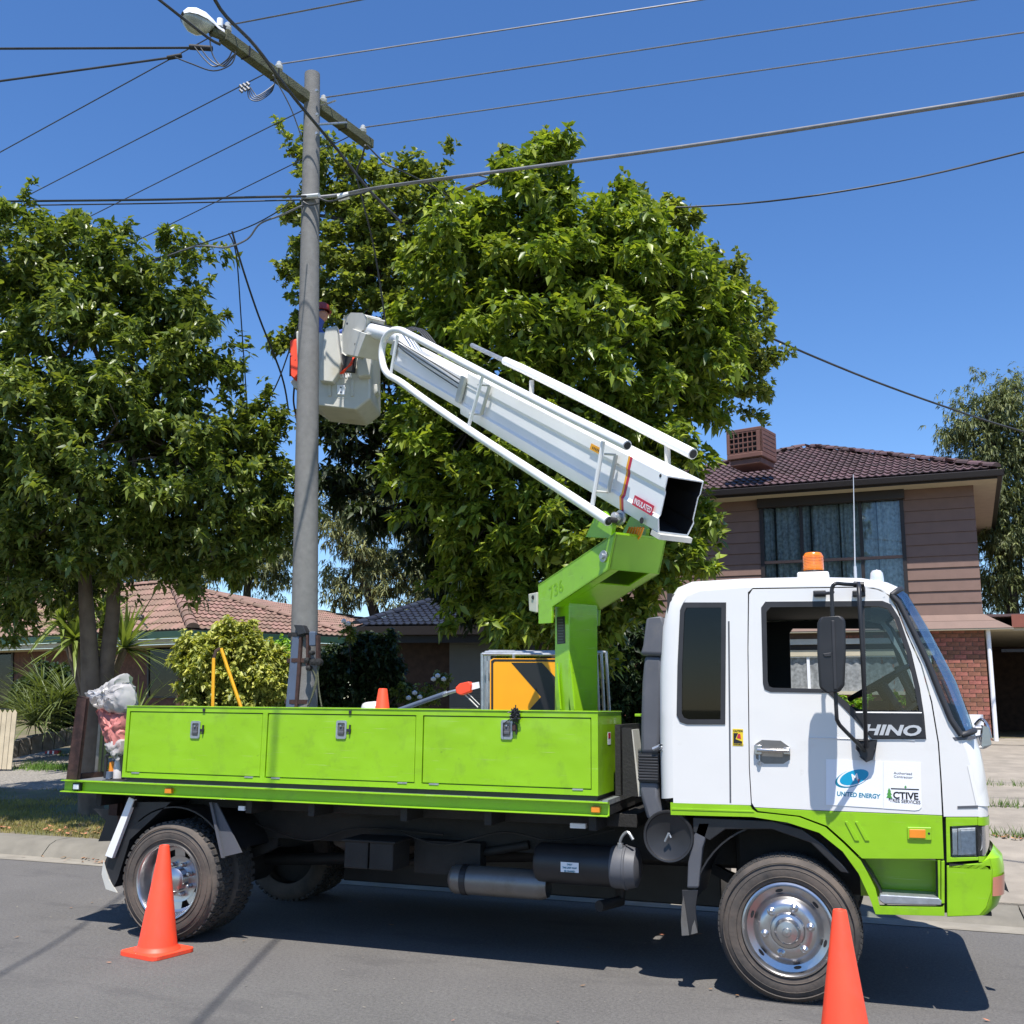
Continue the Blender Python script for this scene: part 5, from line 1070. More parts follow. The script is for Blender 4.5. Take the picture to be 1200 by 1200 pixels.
MB().prism([[SG(x, y, .002) for x, y in ((575.5, 774.5), (579, 772.5), (693, 773), (698, 777), (700, 868), (575.5, 866))], [SG(x, y, .002) for x, y in ((578, 777), (580, 775), (692, 775.6), (695.5, 778), (697, 864), (578, 863))]], (0, .0015, 0)).build('border', 'ink', sg)
MB().prism([[SG(x, y, .002) for x, y in ((599, 776.5), (635, 776.5), (670, 815), (632, 858), (597, 858), (634, 816.5))]], (0, .0015, 0)).build('chevron', 'ink', sg)

# ================================================================== POLE, CROSSARM, LAMP, WIRES
PY = 3.56
pb, ptp = onY(356.5, 760, PY), onY(366, 87, PY); dv = (ptp-pb)/(ptp.z-pb.z); base = pb-dv*(pb.z-.15)
pole = thing('utility_pole', 'round grey concrete power pole with a timber crossarm rising behind the truck', 'power pole', tuple(base))
L_ = (ptp-base).length; n = 14
MB().tube([base-dv*.3]+[base+(ptp-base)*(k/n) for k in range(n+1)], [.165]+[.163-(.163-.094)*k/n for k in range(n+1)], 28).build('shaft', 'concrete', pole, smooth=60)
def pp(x, y, d=0.): return onY(x, y, PY-d)
# staking plates and straps low on the pole
q = .17
MB().prism([[pp(x, y, q) for x, y in ((343, 744), (351, 745), (349, 775), (342, 870), (331, 870), (337, 800))]], (0, .12, 0)).build('steel_brace', 'bluegrey', pole, bev=.006)
MB().prism([[pp(x, y, q+.005) for x, y in ((350.5, 746), (353, 746), (351, 790), (345, 870), (342, 870), (347.5, 790))]], (0, .1, 0)).build('brace_edge', 'rust', pole)
MB().prism([[pp(x, y, q+.02) for x, y in ((344, 732), (355, 732.5), (358.5, 742), (349, 744.5)) ]], (0, .1, 0)).build('junction_box', 'black', pole, bev=.006)
for y_, m_ in ((777, 'rust'), (825, 'rust'), (747, 'frame')): MB().lathe([(.168, 0), (.176, .0), (.176, .045), (.168, .045)], (pb.x-.01, PY, pp(360, y_).z), 'z', 28).build('band', m_, pole, smooth=40)
MB().prism([[pp(x, y, q+.01) for x, y in ((358.5, 744), (361, 744), (361, 782), (358.5, 782))]], (0, .05, 0)).prism([[pp(x, y, q+.01) for x, y in ((370, 744), (373, 744), (373, 778), (370, 778))]], (0, .05, 0)).build('clamp_plate', 'rust', pole)
MB().prism([[pp(x, y, q+.02) for x, y in ((362, 740), (369, 740), (369, 757), (362, 757))]], (0, .05, 0)).build('clamp_block', 'bluegrey', pole, bev=.01)
b = MB()
for x, y, r_ in ((361, 774, .03), (368, 776, .035), (374, 776, .04), (366, 765, .025), (363, 783, .028)): b.lathe([(.0001, -.05), (r_, -.04), (r_, .02), (.0001, .03)], tuple(pp(x, y, q+.05)), 'y', 12)
b.build('ratchet', 'frame', pole, smooth=40)
b = MB()
for pts in (((374, 780), (366, 815), (360, 828)), ((372, 782), (374, 810), (377, 828)), ((366, 784), (371, 800), (362, 826))): b.tube(smoothpath([pp(x, y, q+.06) for x, y in pts]), .008, 6)
b.build('rope', 'wood', pole, smooth=True)
# crossarm
ZA = None
ztopc = ptp.z; 
def arm_pt(x, y, z): return onZ(x, y, z)
ZA = pp(365, 118).z
aL, aR = onZ(261, 42, ZA), onZ(434, 170, ZA); au = (aR-aL).normalized(); an = Vector((-au.y, au.x, 0)); an = an if an.y > 0 else -an
# shift the arm so it bolts to the rear of the pole
t_ = (Vector((ptp.x, ptp.y, ZA))-aL).dot(an); sh = 0.
def AB(s0, s1, n0, n1, z0, z1):
    vs = [aL+au*s+an*n_+zv*z for z in (z0, z1) for s, n_ in ((s0, n0), (s1, n0), (s1, n1), (s0, n1))]
    return MB().add(vs, [(3, 2, 1, 0), (4, 5, 6, 7), (0, 1, 5, 4), (1, 2, 6, 5), (2, 3, 7, 6), (3, 0, 4, 7)])
AL = (aR-aL).length
AB(0, AL, -.06, .06, -.06, .06).build('crossarm', 'wood', pole, bev=.006)
for f_ in (.31, .78, .13): AB(AL*f_, AL*f_+.02, -.064, .064, -.064, .064).build('arm_band', 'frame', pole)
MB().tube([aL+au*AL*.78-an*.07, pp(370, 146, .12)], .016, 6).build('arm_brace', 'steel', pole)
MB().tube([aL+au*AL*.60-an*.02-zv*.02, aL+au*AL*.60+an*-.3-zv*.02], .012, 6).build('king_bolt', 'steel', pole)
for x, y in ((372, 107), (372.5, 135), (372, 157), (355, 107)): disc(MB(), pp(x, y, .10), (0, -1, 0), .018, .03, 8).build('bolt', 'steel', pole)
ins = []
for (x, y) in ((266.5, 34), (326, 80), (379, 117.5), (425.5, 152.5)):
    g = at(x, y, 1.)-Vector(CAMP); t = None
    # nearest point on the arm's top centre line
    best = min(np.arange(0, AL, .01), key=lambda s: (lambda p: abs(((p-Vector(CAMP)).normalized()).angle(g.normalized())))(aL+au*float(s)+zv*.13)); p = aL+au*float(best)+zv*.06
    i_ = MB().lathe([(.012, 0), (.012, .03), (.045, .035), (.05, .05), (.03, .06), (.045, .075), (.046, .09), (.03, .10), (.034, .125), (.02, .14), (.0001, .142)], tuple(p), 'z', 16).build('insulator', 'porc', pole, smooth=40); ins.append(p+zv*.11)
# street light at the arm's outer end
lh = thing('street_light', 'grey street lamp head with a clouded glass bowl at the end of the crossarm', 'street light', tuple(aL))
ld = -au; c0_ = aL+ld*.05
hd_ = onZ(219, 13, ZA+.1); ldv = (hd_-aL); ldv.z = 0; ll = ldv.length; ld = ldv.normalized(); ln = Vector((-ld.y, ld.x, 0))
def LP(s, n_, z): return aL+ld*s+ln*n_+zv*z
b = MB(); prof = [(.0, .045, .05), (.12, .06, .06), (.22, .10, .09), (.36, .135, .12), (.52, .14, .12), (.64, .11, .09), (.70, .05, .04)]
k_ = ll*1.12/.70; nn_ = 14; vs = []
for s, w_, h_ in prof:
    for j in range(nn_+1): a_ = math.pi*j/nn_; vs.append(LP(s*k_, 1.02*w_*math.cos(a_), .02+1.15*h_*math.sin(a_)))
b.add(vs, [(i*(nn_+1)+j, i*(nn_+1)+j+1, (i+1)*(nn_+1)+j+1, (i+1)*(nn_+1)+j) for i in range(len(prof)-1) for j in range(nn_)]).build('housing', 'decal', lh, smooth=60)
b = MB(); vs = []; prof2 = [(.20, .085, .02), (.28, .115, .08), (.42, .128, .12), (.55, .125, .11), (.64, .095, .06), (.69, .045, .01)]
for s, w_, h_ in prof2:
    for j in range(nn_+1): a_ = math.pi*j/nn_; vs.append(LP(s*k_, 1.0*w_*math.cos(a_), .02-1.15*h_*math.sin(a_)))
mg = mat('clouded lamp bowl', (.42, .42, .36), .25, var=.35, scale=7, coat=.5)
b.add(vs, [(i*(nn_+1)+j, i*(nn_+1)+j+1, (i+1)*(nn_+1)+j+1, (i+1)*(nn_+1)+j) for i in range(len(prof2)-1) for j in range(nn_)]).build('bowl', mg, lh, smooth=60)
MB().tube([LP(-.05, 0, .0), LP(.20*k_, 0, .0)], [.05, .06], 10).build('spigot', 'wood', lh)
MB().tube([LP(.05, .02, .08), LP(.05, .02, .17)], .035, 12).build('photo_cell', 'decal', lh, smooth=40)
MB().box((LP(0, -.05, .04)-Vector((.07, .05, 0)))[:], (LP(0, -.05, .04)+Vector((.07, .05, .09)))[:]).build('gear_box', 'black', lh, bev=.01)

def wire(label, pts, rad=.009, m='cable', sag=0., k=8, group='overhead wires', name='power_line'):
    pts = [Vector(p) for p in pts]
    if len(pts) == 2 and sag: a, c = pts; pts = [a.lerp(c, i/14)-zv*sag*4*(i/14)*(1-i/14) for i in range(15)]
    elif len(pts) > 2: pts = smoothpath(pts, k)
    o = MB().tube(pts, rad, 6).build(name, m, None, smooth=60); return tag(o, label, 'power line', group)
def ext(a, c, f): return a+(c-a)*f
names4 = ['outermost', 'second', 'third', 'innermost']
for i, (x, y) in enumerate(((422, 0), (820, 0), (1140, 0), (1200, 38))):
    c = onZ(x, y, ZA+.1); f = 1.9 if i == 0 else 1.6
    wire(['bare wire running up right from beside the street lamp', 'bare wire from the insulator just left of the pole top', 'bare wire from the insulator just right of the pole top', 'bare wire from the insulator at the lower end of the crossarm'][i], [ins[i], ext(ins[i], c, f)], .0095, 'alwire', sag=.0)
for i, (x, y) in enumerate(((0, 178), (30, 230), (112, 250), (180, 272))):
    c = onZ(x, y, ZA-.15); wire(['bare wire running down left from beside the street lamp', 'bare wire running down left to the crown top of the street tree', 'bare wire dropping left, ending at the lower end over the tree', 'lowest bare wire from the crossarm end, passing behind the pole'][i], [ins[i]-zv*.03, ext(ins[i], c, 1.25)], .008, 'cable')
c1_ = at(228, 56, 10.6)
wire('twisted black service cable running level to the left edge, the upper one', [c1_, onZ(0, 57, c1_.z), ext(c1_, onZ(0, 57, c1_.z), 1.4)], .013, 'cable', k=4)
c2_ = at(203, 67, 10.8)
wire('twisted black service cable running left, the lower one', [c2_, onZ(0, 95, c2_.z), ext(c2_, onZ(0, 95, c2_.z), 1.4)], .013, 'cable', k=4)
def over(x, y, h): g = onZ(x, y, 0); return g+Vector((LD.x/LD.z*h, LD.y/LD.z*h, h))
p0 = at(187, 0, 9.6); wire('black cable passing just under the street lamp', [over(-95, 1199, 8.4), over(0, 1142, 8.3), over(95, 1085, 8.1), ext(at(245, 45, 10.), p0, 2.1), ext(at(245, 45, 10.), p0, 1.4), p0, at(215, 22, 9.8), at(245, 45, 10.), at(258, 52, 10.1)], .015, k=6)
p0 = at(252, 0, 9.4); wire('black service cable crossing the crossarm and dropping behind the pole', [over(140, 1295, 8.2), over(230, 1200, 8.1), over(320, 1105, 7.95), over(362, 1060, 7.9), at(236, -90, 8.3), p0, at(300, 55, 10.0), at(345, 115, 10.6), at(395, 175, 12.), at(432, 222, 12.3), at(470, 260, 12.6)], .017, k=6)
wire('thin grey lead dropping from the crossarm to the pole', [at(320, 88, 10.9), at(340, 125, 11.3), at(353, 160, 11.7)], .007, 'alwire', k=6)
wire('heavy grey cable rising right from the pole through the tree top', [pp(362, 232, .1), at(400, 228, 12.2), at(470, 216, 12.), at(800, 172, 10.4), at(1200, 110, 8.6), at(1500, 64, 7.5)], .020, 'alwire', k=6)
wire('double black cable running level left from the pole over the tree', [pp(362, 230, .12), at(300, 231, 12.), at(180, 234, 12.6), at(0, 236, 13.4), at(-150, 238, 14)], .016, k=5)
wire('second black cable just below the double cable left of the pole', [pp(362, 234, .12), at(200, 238, 12.6), at(0, 241, 13.6), at(-150, 243, 14)], .009, k=5)
wire('thin black cable from the tree top to the right edge', [at(560, 205, 15), at(700, 240, 15), at(760, 244, 15), at(900, 236, 14.4), at(1050, 213, 13.8), at(1200, 178, 13), at(1400, 125, 12)], .013, k=5)
wire('black service line sloping from the tree down to the right edge', [at(800, 340, 15.5), at(880, 385, 16), at(1000, 437, 17), at(1100, 474, 18), at(1200, 506, 19), at(1400, 560, 21)], .018, k=5)
wire('looping grey service cable leaving the pole to the lower left', [pp(356, 240, .1), at(330, 252, 12.2), at(305, 262, 12.3), at(290, 280, 12.4), at(265, 290, 12.5), at(240, 288, 12.6), at(213, 294, 12.8), at(120, 330, 14)], .012, 'alwire', k=6)
wire('thin black service wire beside the looping grey cable', [at(345, 236, 12.1), at(300, 262, 12.4), at(255, 279, 12.8), at(213, 293, 13), at(140, 318, 14)], .008, k=5)
wire('hanging black wire left of the basket, the thinner one', [at(268, 273, 12.45), at(277, 300, 12.6), at(283, 380, 13.4), at(291, 495, 14.6)], .009, k=6)
wire('hanging black wire sloping from the cable loop down towards the basket', [at(272, 271, 12.45), at(283, 310, 12.7), at(303, 370, 13.3), at(330, 440, 14), at(338, 480, 14.6)], .013, k=6)
wire('short black cable crossing the tree just left of the basket', [at(374, 330, 13), at(350, 380, 13.2), at(322, 455, 13.6), at(290, 500, 14)], .009, k=6)
wire('black leads hanging off the crossarm\'s lower end', [at(428, 170, 12.3), at(424, 185, 12.5), at(418, 205, 12.7), at(425, 235, 12.9), at(440, 300, 13.3), at(455, 400, 13.6)], .012, k=5)
wire('dark wire from the crossarm\'s lower end to a spacer in the tree', [at(430, 170, 12.3), at(450, 190, 12.4), at(470, 200, 12.4), at(500, 215, 13), at(540, 238, 13.5)], .010, k=5)
# looped leads and connectors under the crossarm
b = MB()
for pts in (((205, 67), (225, 75), (250, 83), (270, 76), (276, 64)), ((228, 55), (240, 70), (252, 78), (266, 70), (272, 60)), ((235, 56), (246, 70), (260, 77), (272, 66), (277, 62)), ((246, 48), (250, 66), (262, 78), (274, 66), (276, 60))): b.tube(smoothpath([at(x, y, 10.4) for x, y in pts], 5), .007, 6)
b.build('looped_lead', 'cable', pole, smooth=True)
b = MB()
for k in range(4): b.tube(smoothpath([at(290+k, 102, 10.8), at(292+k*2, 115-k*2, 10.8), at(303, 118-k*2, 10.8), at(318+k, 108-k*3, 10.9), at(322, 96-k*2, 10.9)], 5), .006, 6)
b.build('looped_lead', 'cable', pole, smooth=True)
for a_, c_, r_ in (((222, 55), (249, 57), .03), ((196, 68), (213, 65), .025)): MB().tube([at(*a_, 10.5), at(*c_, 10.5)], r_, 8).build('cable_clamp', 'frame', pole, bev=.006)
b = MB()
for k in range(6): b.tube([at(281+(k % 3)*4, 100+(k//3)*5-(k % 3)*1.6, 10.8), at(284+(k % 3)*4, 103+(k//3)*5-(k % 3)*1.6, 10.8)], .018, 6)
b.build('connector', 'alwire', pole, kind='stuff')
b = MB().tube([pp(354, 231, .12), pp(374, 229, .14)], .03, 8).tube([at(396, 232, 12.2), at(409, 229, 12.2)], .045, 8); b.build('strain_clamp', 'porc', pole, smooth=40)
b = MB()
for pts in (((374, 232), (385, 236), (398, 233), (410, 229), (425, 226), (436, 222)), ((352, 234), (362, 240), (374, 238))): b.tube(smoothpath([pp(x, y, .16) for x, y in pts], 4), .011, 6)
b.build('cable_tail', 'cable', pole, smooth=True)

# ================================================================== ROOFS AND HOUSES
def pin2(p, poly):
    x, y = p; c = False; j = len(poly)-1
    for i in range(len(poly)):
        if (poly[i][1] > y) != (poly[j][1] > y) and x < (poly[j][0]-poly[i][0])*(y-poly[i][1])/(poly[j][1]-poly[i][1])+poly[i][0]: c = not c
        j = i
    return c
def tile_template(tw, tl):
    nx = 6; vs = []; f = []
    for j, (y, z) in enumerate(((0, .016), (0, .040), (tl*1.06, .006))):
        for i in range(nx+1): x = tw*(i/nx-.5); w = .022*math.cos(4*math.pi*i/nx); vs.append((x, y, z+w*(1 if j else .4)))
    for j in range(2):
        for i in range(nx): f.append((j*(nx+1)+i, j*(nx+1)+i+1, (j+1)*(nx+1)+i+1, (j+1)*(nx+1)+i))
    return vs, f
def tile_plane(poly, eA, eB, m, parent, tw=.30, tl=.34, budget=None, stag=True):
    """tiles one by one on a planar polygon; eA->eB runs along the eave (left to right)"""
    eA = Vector(eA); u = (Vector(eB)-eA).normalized(); n = None
    for p in poly:
        q = Vector(p)-eA; q = q-u*q.dot(u)
        if q.length > .3: s = q.normalized(); break
    n = u.cross(s).normalized()
    if n.z < 0: n = -n
    P2d = [((Vector(p)-eA).dot(u), (Vector(p)-eA).dot(s)) for p in poly]
    MB().prism([[Vector(p)-n*.01 for p in poly]], -n*.05).build('roof_sheathing', m, parent)
    x0, x1 = min(p[0] for p in P2d), max(p[0] for p in P2d); y1 = max(p[1] for p in P2d); vs, f = tile_template(tw, tl); cells = []
    for j in range(int(y1/tl)+1):
        for i in range(int((x1-x0)/tw)+2):
            x = x0+(i+(.5 if j % 2 and stag else 0))*tw; y = j*tl
            if pin2((x, y+tl*.45), P2d): cells.append((x, y))
    rows = Matrix((u, s, n)).transposed().to_4x4()
    cells.sort(key=lambda c: ((eA+u*c[0]+s*c[1])-Vector(CAMP)).length)
    me = bpy.data.meshes.new('roof_tile'); me.from_pydata(vs, [], f); me.materials.append(M[m]); nb_ = min(len(cells), budget[0]) if budget else len(cells)
    for x, y in cells[:nb_]:
        o = bpy.data.objects.new('roof_tile', me); link(o, parent); o.matrix_basis = Matrix.Translation(eA+u*x+s*y+n*random.uniform(0, .006)) @ rows
    if budget: budget[0] -= nb_
    rest = cells[nb_:]
    if rest:
        b = MB()
        for x, y in rest: b.add([eA+u*(x+a)+s*(y+c)+n*d for a, c, d in vs], f)
        b.build('roof_tiles', m, parent, kind='stuff')
def ridge_caps(a, c, m, parent, r0=.10, step=.38):
    a, c = Vector(a), Vector(c); d = (c-a).normalized(); L = (c-a).length; sd = d.cross(zv).normalized(); up = sd.cross(d); nn = 6; vs = []; f = []
    for j, (s, k) in enumerate(((0, 1.08), (step*1.05, .92))):
        for i in range(nn+1): g = math.pi*i/nn; vs.append((sd*math.cos(g)*r0*k+up*(math.sin(g)*r0*.8*k+.01*(1-j))+d*s))
    f = [(i, i+1, nn+1+i+1, nn+1+i) for i in range(nn)]+[tuple(range(nn+1))]
    me = bpy.data.meshes.new('ridge_tile'); me.from_pydata([tuple(v) for v in vs], [], f); me.materials.append(M[m])
    for k in range(int(L/step)): inst(me, 'ridge_tile', Matrix.Translation(a+d*step*k), parent)
# --------------------------------------------- two-storey brown house
K = at(1163, 868, 20.3); hu = Vector((.9965, -.083, 0)); hn = Vector((-.083, -.9965, 0))       # hu: to the right along the face, hn: out towards the street
house = thing('two_storey_house', 'two storey brown weatherboard and red brick house behind the truck cab', 'house', tuple(K))
def HP(x, y, d=0.): return onP(x, y, K+hn*d, hn)
def HQ(s, z, d=0.): return K+hu*s+hn*d+zv*(z-K.z)
def hs(p): return (p-K).dot(hu)
zg = K.z-.1; zb_ = HP(1149, 737).z; zt2 = HP(1133, 561).z; HLn = 8.6
def hbox(b, s0, s1, z0, z1, d0, d1):
    vs = [HQ(s, z, d) for z in (z0, z1) for s, d in ((s0, d1), (s1, d1), (s1, d0), (s0, d0))]
    return b.add(vs, [(3, 2, 1, 0), (4, 5, 6, 7), (0, 1, 5, 4), (1, 2, 6, 5), (2, 3, 7, 6), (3, 0, 4, 7)])
# upper window opening and panes
wl, wr = hs(HP(893, 640)), hs(HP(1060, 640)); wtop = HP(975, 590).z; wbot = HP(1062, 716).z; sh_top = HP(890, 583).z
hbox(MB(), -HLn, 0, zg, zb_, -.25, -.012).build('brick_wall_core', 'mortar', house)
hbox(MB(), -HLn, 0, zb_, zt2+.1, -7.5, -.2).build('upper_wall_core', 'board', house)
hbox(MB(), -HLn, 0, zg, zb_, -7.5, -.26).build('lower_wall_core', 'brickd', house)
# bricks one by one near the visible corner
bw_, bh_ = .230, .076; c_h = .086; me = bpy.data.meshes.new('brick')
b = MB().box((.005, 0, 0), (bw_-.005, .10, bh_)); me.from_pydata(b.v, [], b.f); me.materials.append(M['brick']); nbk = 0
frame = Matrix((hu, -hn, zv)).transposed().to_4x4()
for j in range(int((zb_-zg)/c_h)+1):
    for i in range(9):
        s1 = -i*(bw_+.01)-(.0 if j % 2 else -.12); z = zg+j*c_h
        if z+bh_ > zb_+.01: continue
        s0 = s1-bw_
        if s1 > 0: s1, s0 = 0., s0
        if nbk < 300:
            o = bpy.data.objects.new('brick', me); link(o, house); k_ = (s1-s0)/bw_
            o.matrix_basis = Matrix.Translation(HQ(s0, z, random.uniform(-.002, .003))) @ frame @ Matrix.Diagonal((k_, 1, 1, 1)); nbk += 1
b = MB()
for j in range(int((zb_-zg)/c_h)):
    for i in range(9, 36):
        s1 = -i*(bw_+.01)-(0 if j % 2 else -.12); z = zg+j*c_h
        if 3.0 < -s1 < 5.2 and z > HP(960, 812).z-.1: continue
        hbox(b, s1-bw_+.005, s1-.005, z, z+bh_, -.06, 0)
b.build('brickwork', 'brick', house, kind='stuff')
# weatherboards
bd = .245; j = 0; z = zb_+.30
while z < zt2:
    z1 = min(z+bd, zt2+.05)
    segs = [(-HLn, 0)] if z > wtop+.25 or z1 < wbot else [(-HLn, wl-.03), (wr+.03, 0)]
    for s0, s1 in segs:
        vs = [HQ(s, zz, d) for s in (s0, s1) for zz, d in ((z+.004, .035), (z1, .012), (z1, -.01), (z+.004, -.01))]
        MB().add(vs, [(0, 1, 2, 3), (7, 6, 5, 4), (0, 4, 5, 1), (1, 5, 6, 2), (2, 6, 7, 3), (3, 7, 4, 0)]).build('weatherboard', 'board', house)
    z = z1
# flared skirt over the brick, carried on over the carport side
e_r = hs(HP(1188, 733, .28))
for (za, zc, da, dc, ra, rc) in ((zb_+.16, zb_+.30, .16, .04, e_r*.45, 0.02), (zb_, zb_+.155, .26, .17, e_r, e_r*.47)):
    vs = [HQ(s, zz, d) for s, zz, d in ((-HLn, za, da), (ra, za, da), (rc, zc, dc), (-HLn, zc, dc), (-HLn, za, da-.03), (ra, za, da-.03), (rc, zc, dc-.03), (-HLn, zc, dc-.03))]
    MB().add(vs, [(0, 1, 2, 3), (7, 6, 5, 4), (0, 4, 5, 1), (1, 5, 6, 2), (2, 6, 7, 3), (3, 7, 4, 0)]).build('weatherboard', 'board', house)
hbox(MB(), -HLn, e_r, zb_-.03, zb_-.005, -.1, .25).build('skirt_soffit', 'cream', house)
# upper window
wf = MB()
hbox(wf, wl-.03, wl+.05, wbot, wtop, -.05, .05); hbox(wf, wr-.05, wr+.03, wbot, wtop, -.05, .05)
mull = [hs(HP(x, 640)) for x in (940, 1010)]
for s in mull: hbox(wf, s-.035, s+.035, wbot, wtop, -.04, .03)
window = wf.build('window', 'gutterd', house); tr_z = HP(975, 656).z
hbox(MB(), wl+.05, wr-.05, tr_z-.03, tr_z+.03, -.03, .035).build('transom', 'board', window)
hbox(MB(), wl, wr, wbot-.05, wbot, -.03, .06).build('sill', 'board', window)
b = MB(); ed = [wl+.05]+mull+[wr-.05]
n_ = 110; vs = []
for i in range(n_+1): s = wl+.03+(wr-wl-.06)*i/n_; d = -.14+.030*math.sin(i*1.25)+.014*math.sin(i*.6); vs += [HQ(s, wbot, d), HQ(s, wtop, d)]
MB().add(vs, [(2*i, 2*i+2, 2*i+3, 2*i+1) for i in range(n_)]).build('curtain', 'curtain', window, smooth=True)
for x in (909, 951, 985, 1029): s = hs(HP(x, 640)); hbox(MB(), s-.012, s+.012, wbot, wtop, -.125, -.02).build('glazing_bar', 'gutterd', window)
hbox(MB(), wl+.03, wr-.03, wbot, wtop, -.012, -.006).build('pane', glass('house window glass', (.86, .9, .92), 1.3), window)
hbox(MB(), wl, wr, wbot, wtop, -.30, -.25).build('room_back', 'dark', window)
# roller shutter box
hbox(MB(), wl-.06, wr+.06, wtop-.02, wtop+.24, .0, .14).build('shutter_box', 'gutterd', house, bev=.02)
# ground-floor window seen through the cab, with its bands and sill
l0, l1 = hs(HP(936, 780)), hs(HP(1090, 780)); lt, lb = HP(960, 769).z, HP(960, 810).z; l0 -= .5
hbox(MB(), l0, l1, lb, lt, -.06, -.03).build('room_back', 'dark', house)
lw = MB()
for s in (l0, hs(HP(948, 790)), hs(HP(1012, 790)), l1): hbox(lw, s-.03, s+.03, lb, lt, -.02, .05)
hbox(lw, l0, l1, lt-.03, lt, -.02, .04)
lw = lw.build('window', 'decal', house)
vs = []
for i in range(81): s = l0+(l1-l0)*i/80; d = .010+.010*math.sin(i*1.2); vs += [HQ(s, lb, d), HQ(s, lt, d)]
MB().add(vs, [(2*i, 2*i+2, 2*i+3, 2*i+1) for i in range(80)]).build('curtain', mat('grey net curtain', (.24, .25, .25), .9, var=.35, scale=14), lw, smooth=True)
hbox(MB(), l0-.1, l1+.1, lb-.07, lb, -.02, .10).build('sill', 'cream', lw)
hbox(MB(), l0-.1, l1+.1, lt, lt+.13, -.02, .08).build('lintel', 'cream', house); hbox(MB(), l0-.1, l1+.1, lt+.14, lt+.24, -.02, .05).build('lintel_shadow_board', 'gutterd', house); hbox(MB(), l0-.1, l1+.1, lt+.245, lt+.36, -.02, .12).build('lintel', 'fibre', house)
# eaves and roof
ov = .60; ER = HP(1168, 549, ov); ze = ER.z; sR = hs(ER); gl_ = onP(850, 581, K+hn*ov, hn)
EL = HQ(-HLn-.55, ze, ov); ER = HQ(sR, ze, ov); BL = HQ(-HLn-.55, ze, -8.1); BR = HQ(sR, ze, -8.1)
pitch = .40; d_ = ray(945, 524); nrm = (hn*math.sin(math.atan(pitch))+zv*math.cos(math.atan(pitch))); AP = onP(945, 524, ER, nrm)
hbox(MB(), -HLn-.5, sR, ze-.20, ze-.06, ov-.03, ov-.005).build('fascia', 'gutterd', house)
MB().prism([[HQ(-HLn-.55, ze-.16, ov+.0), HQ(-HLn-.55, ze-.16, ov+.10), HQ(-HLn-.55, ze-.04, ov+.13), HQ(-HLn-.55, ze-.04, ov+.0)]], hu*(sR+HLn+.67)).build('gutter_channel', 'gutterd', house, bev=.01)
MB().prism([[HQ(sR+.0, ze-.16, ov+.1), HQ(sR+.10, ze-.16, ov+.1), HQ(sR+.13, ze-.04, ov+.1), HQ(sR, ze-.04, ov+.1)]], -hn*8.8).build('gutter_channel', 'gutterd', house, bev=.01)
hbox(MB(), -HLn-.5, sR-.0, ze-.19, ze-.17, -8., ov-.03).build('soffit', 'cream', house)
BAC = HQ(hs(AP), AP.z, -8.1+ (ov-(AP-K).dot(hn)))
bud = [300]
tile_plane([EL, ER, AP], EL, ER, 'tileB', house, .31, .345, bud)
tile_plane([ER, BR, AP], ER, BR, 'tileB', house, .31, .345, bud)
tile_plane([BL, EL, AP], BL, EL, 'tileB', house, .31, .345, bud)
ridge_caps(ER+zv*.03, AP+zv*.03, 'tileB', house); ridge_caps(EL+zv*.03, AP+zv*.03, 'tileB', house)
MB().add([BL, BR, AP], [(0, 1, 2)]).build('roof_back', 'tileB', house)
# downpipe, meter box
p = HQ(.06, zb_, .06); MB().tube([HQ(.07, zb_-.02, .05), HQ(.07, zg, .05)], .045, 10).build('downpipe', 'decal', house, smooth=50)
a, c = HP(1133, 838), HP(1153, 866); MB().prism([[HQ(hs(a), a.z, .0), HQ(hs(c), a.z, .0), HQ(hs(c), c.z, 0), HQ(hs(a), c.z, 0)]], hn*.16).build('meter_box', 'decal', house, bev=.015)
# evaporative cooler on the roof
cw_, ch_ = 1.05, .62; cc = at(877, 519, 22.6); cf = Matrix((hu*.97+hn*.22, -hn*.97+hu*.22, zv)).transposed().to_4x4(); cm = Matrix.Translation(cc-hu*.1) @ cf @ Matrix.Diagonal((.84, .84, 1, 1))
cool = thing('roof_cooler', 'brown evaporative cooler with a square grille on the roof behind the tree', 'roof cooler', tuple(cc-zv*.4))
MB().box((-.50, 0, -.34), (.50, 1.0, -.22), cm).box((-.44, .06, -.48), (.44, .94, -.34), cm).build('base', 'cool', cool, bev=.02)
b = MB(); b.box((-.50, .0, .26), (.50, 1.0, .34), cm).box((-.50, 0, -.22), (-.42, 1, .26), cm).box((.36, 0, -.22), (.50, .06, .26), cm).box((.44, 0, -.22), (.50, 1, .26), cm)
b.build('housing', 'cool', cool, bev=.012)
b = MB()
for k in range(7): x = -.42+.78*k/6; b.box((x-.012, .005, -.22), (x+.012, .04, .26), cm)
for k in range(5): z = -.21+.46*k/4; b.box((-.42, .01, z-.012), (.36, .035, z+.012), cm)
for k in range(4): z = -.12+.1*k; b.box((.485, .1, z), (.507, .9, z+.025), cm)
b.build('grille', 'cool', cool)
MB().box((-.42, .10, -.22), (.40, .92, .26), cm).build('pad', 'dark', cool)
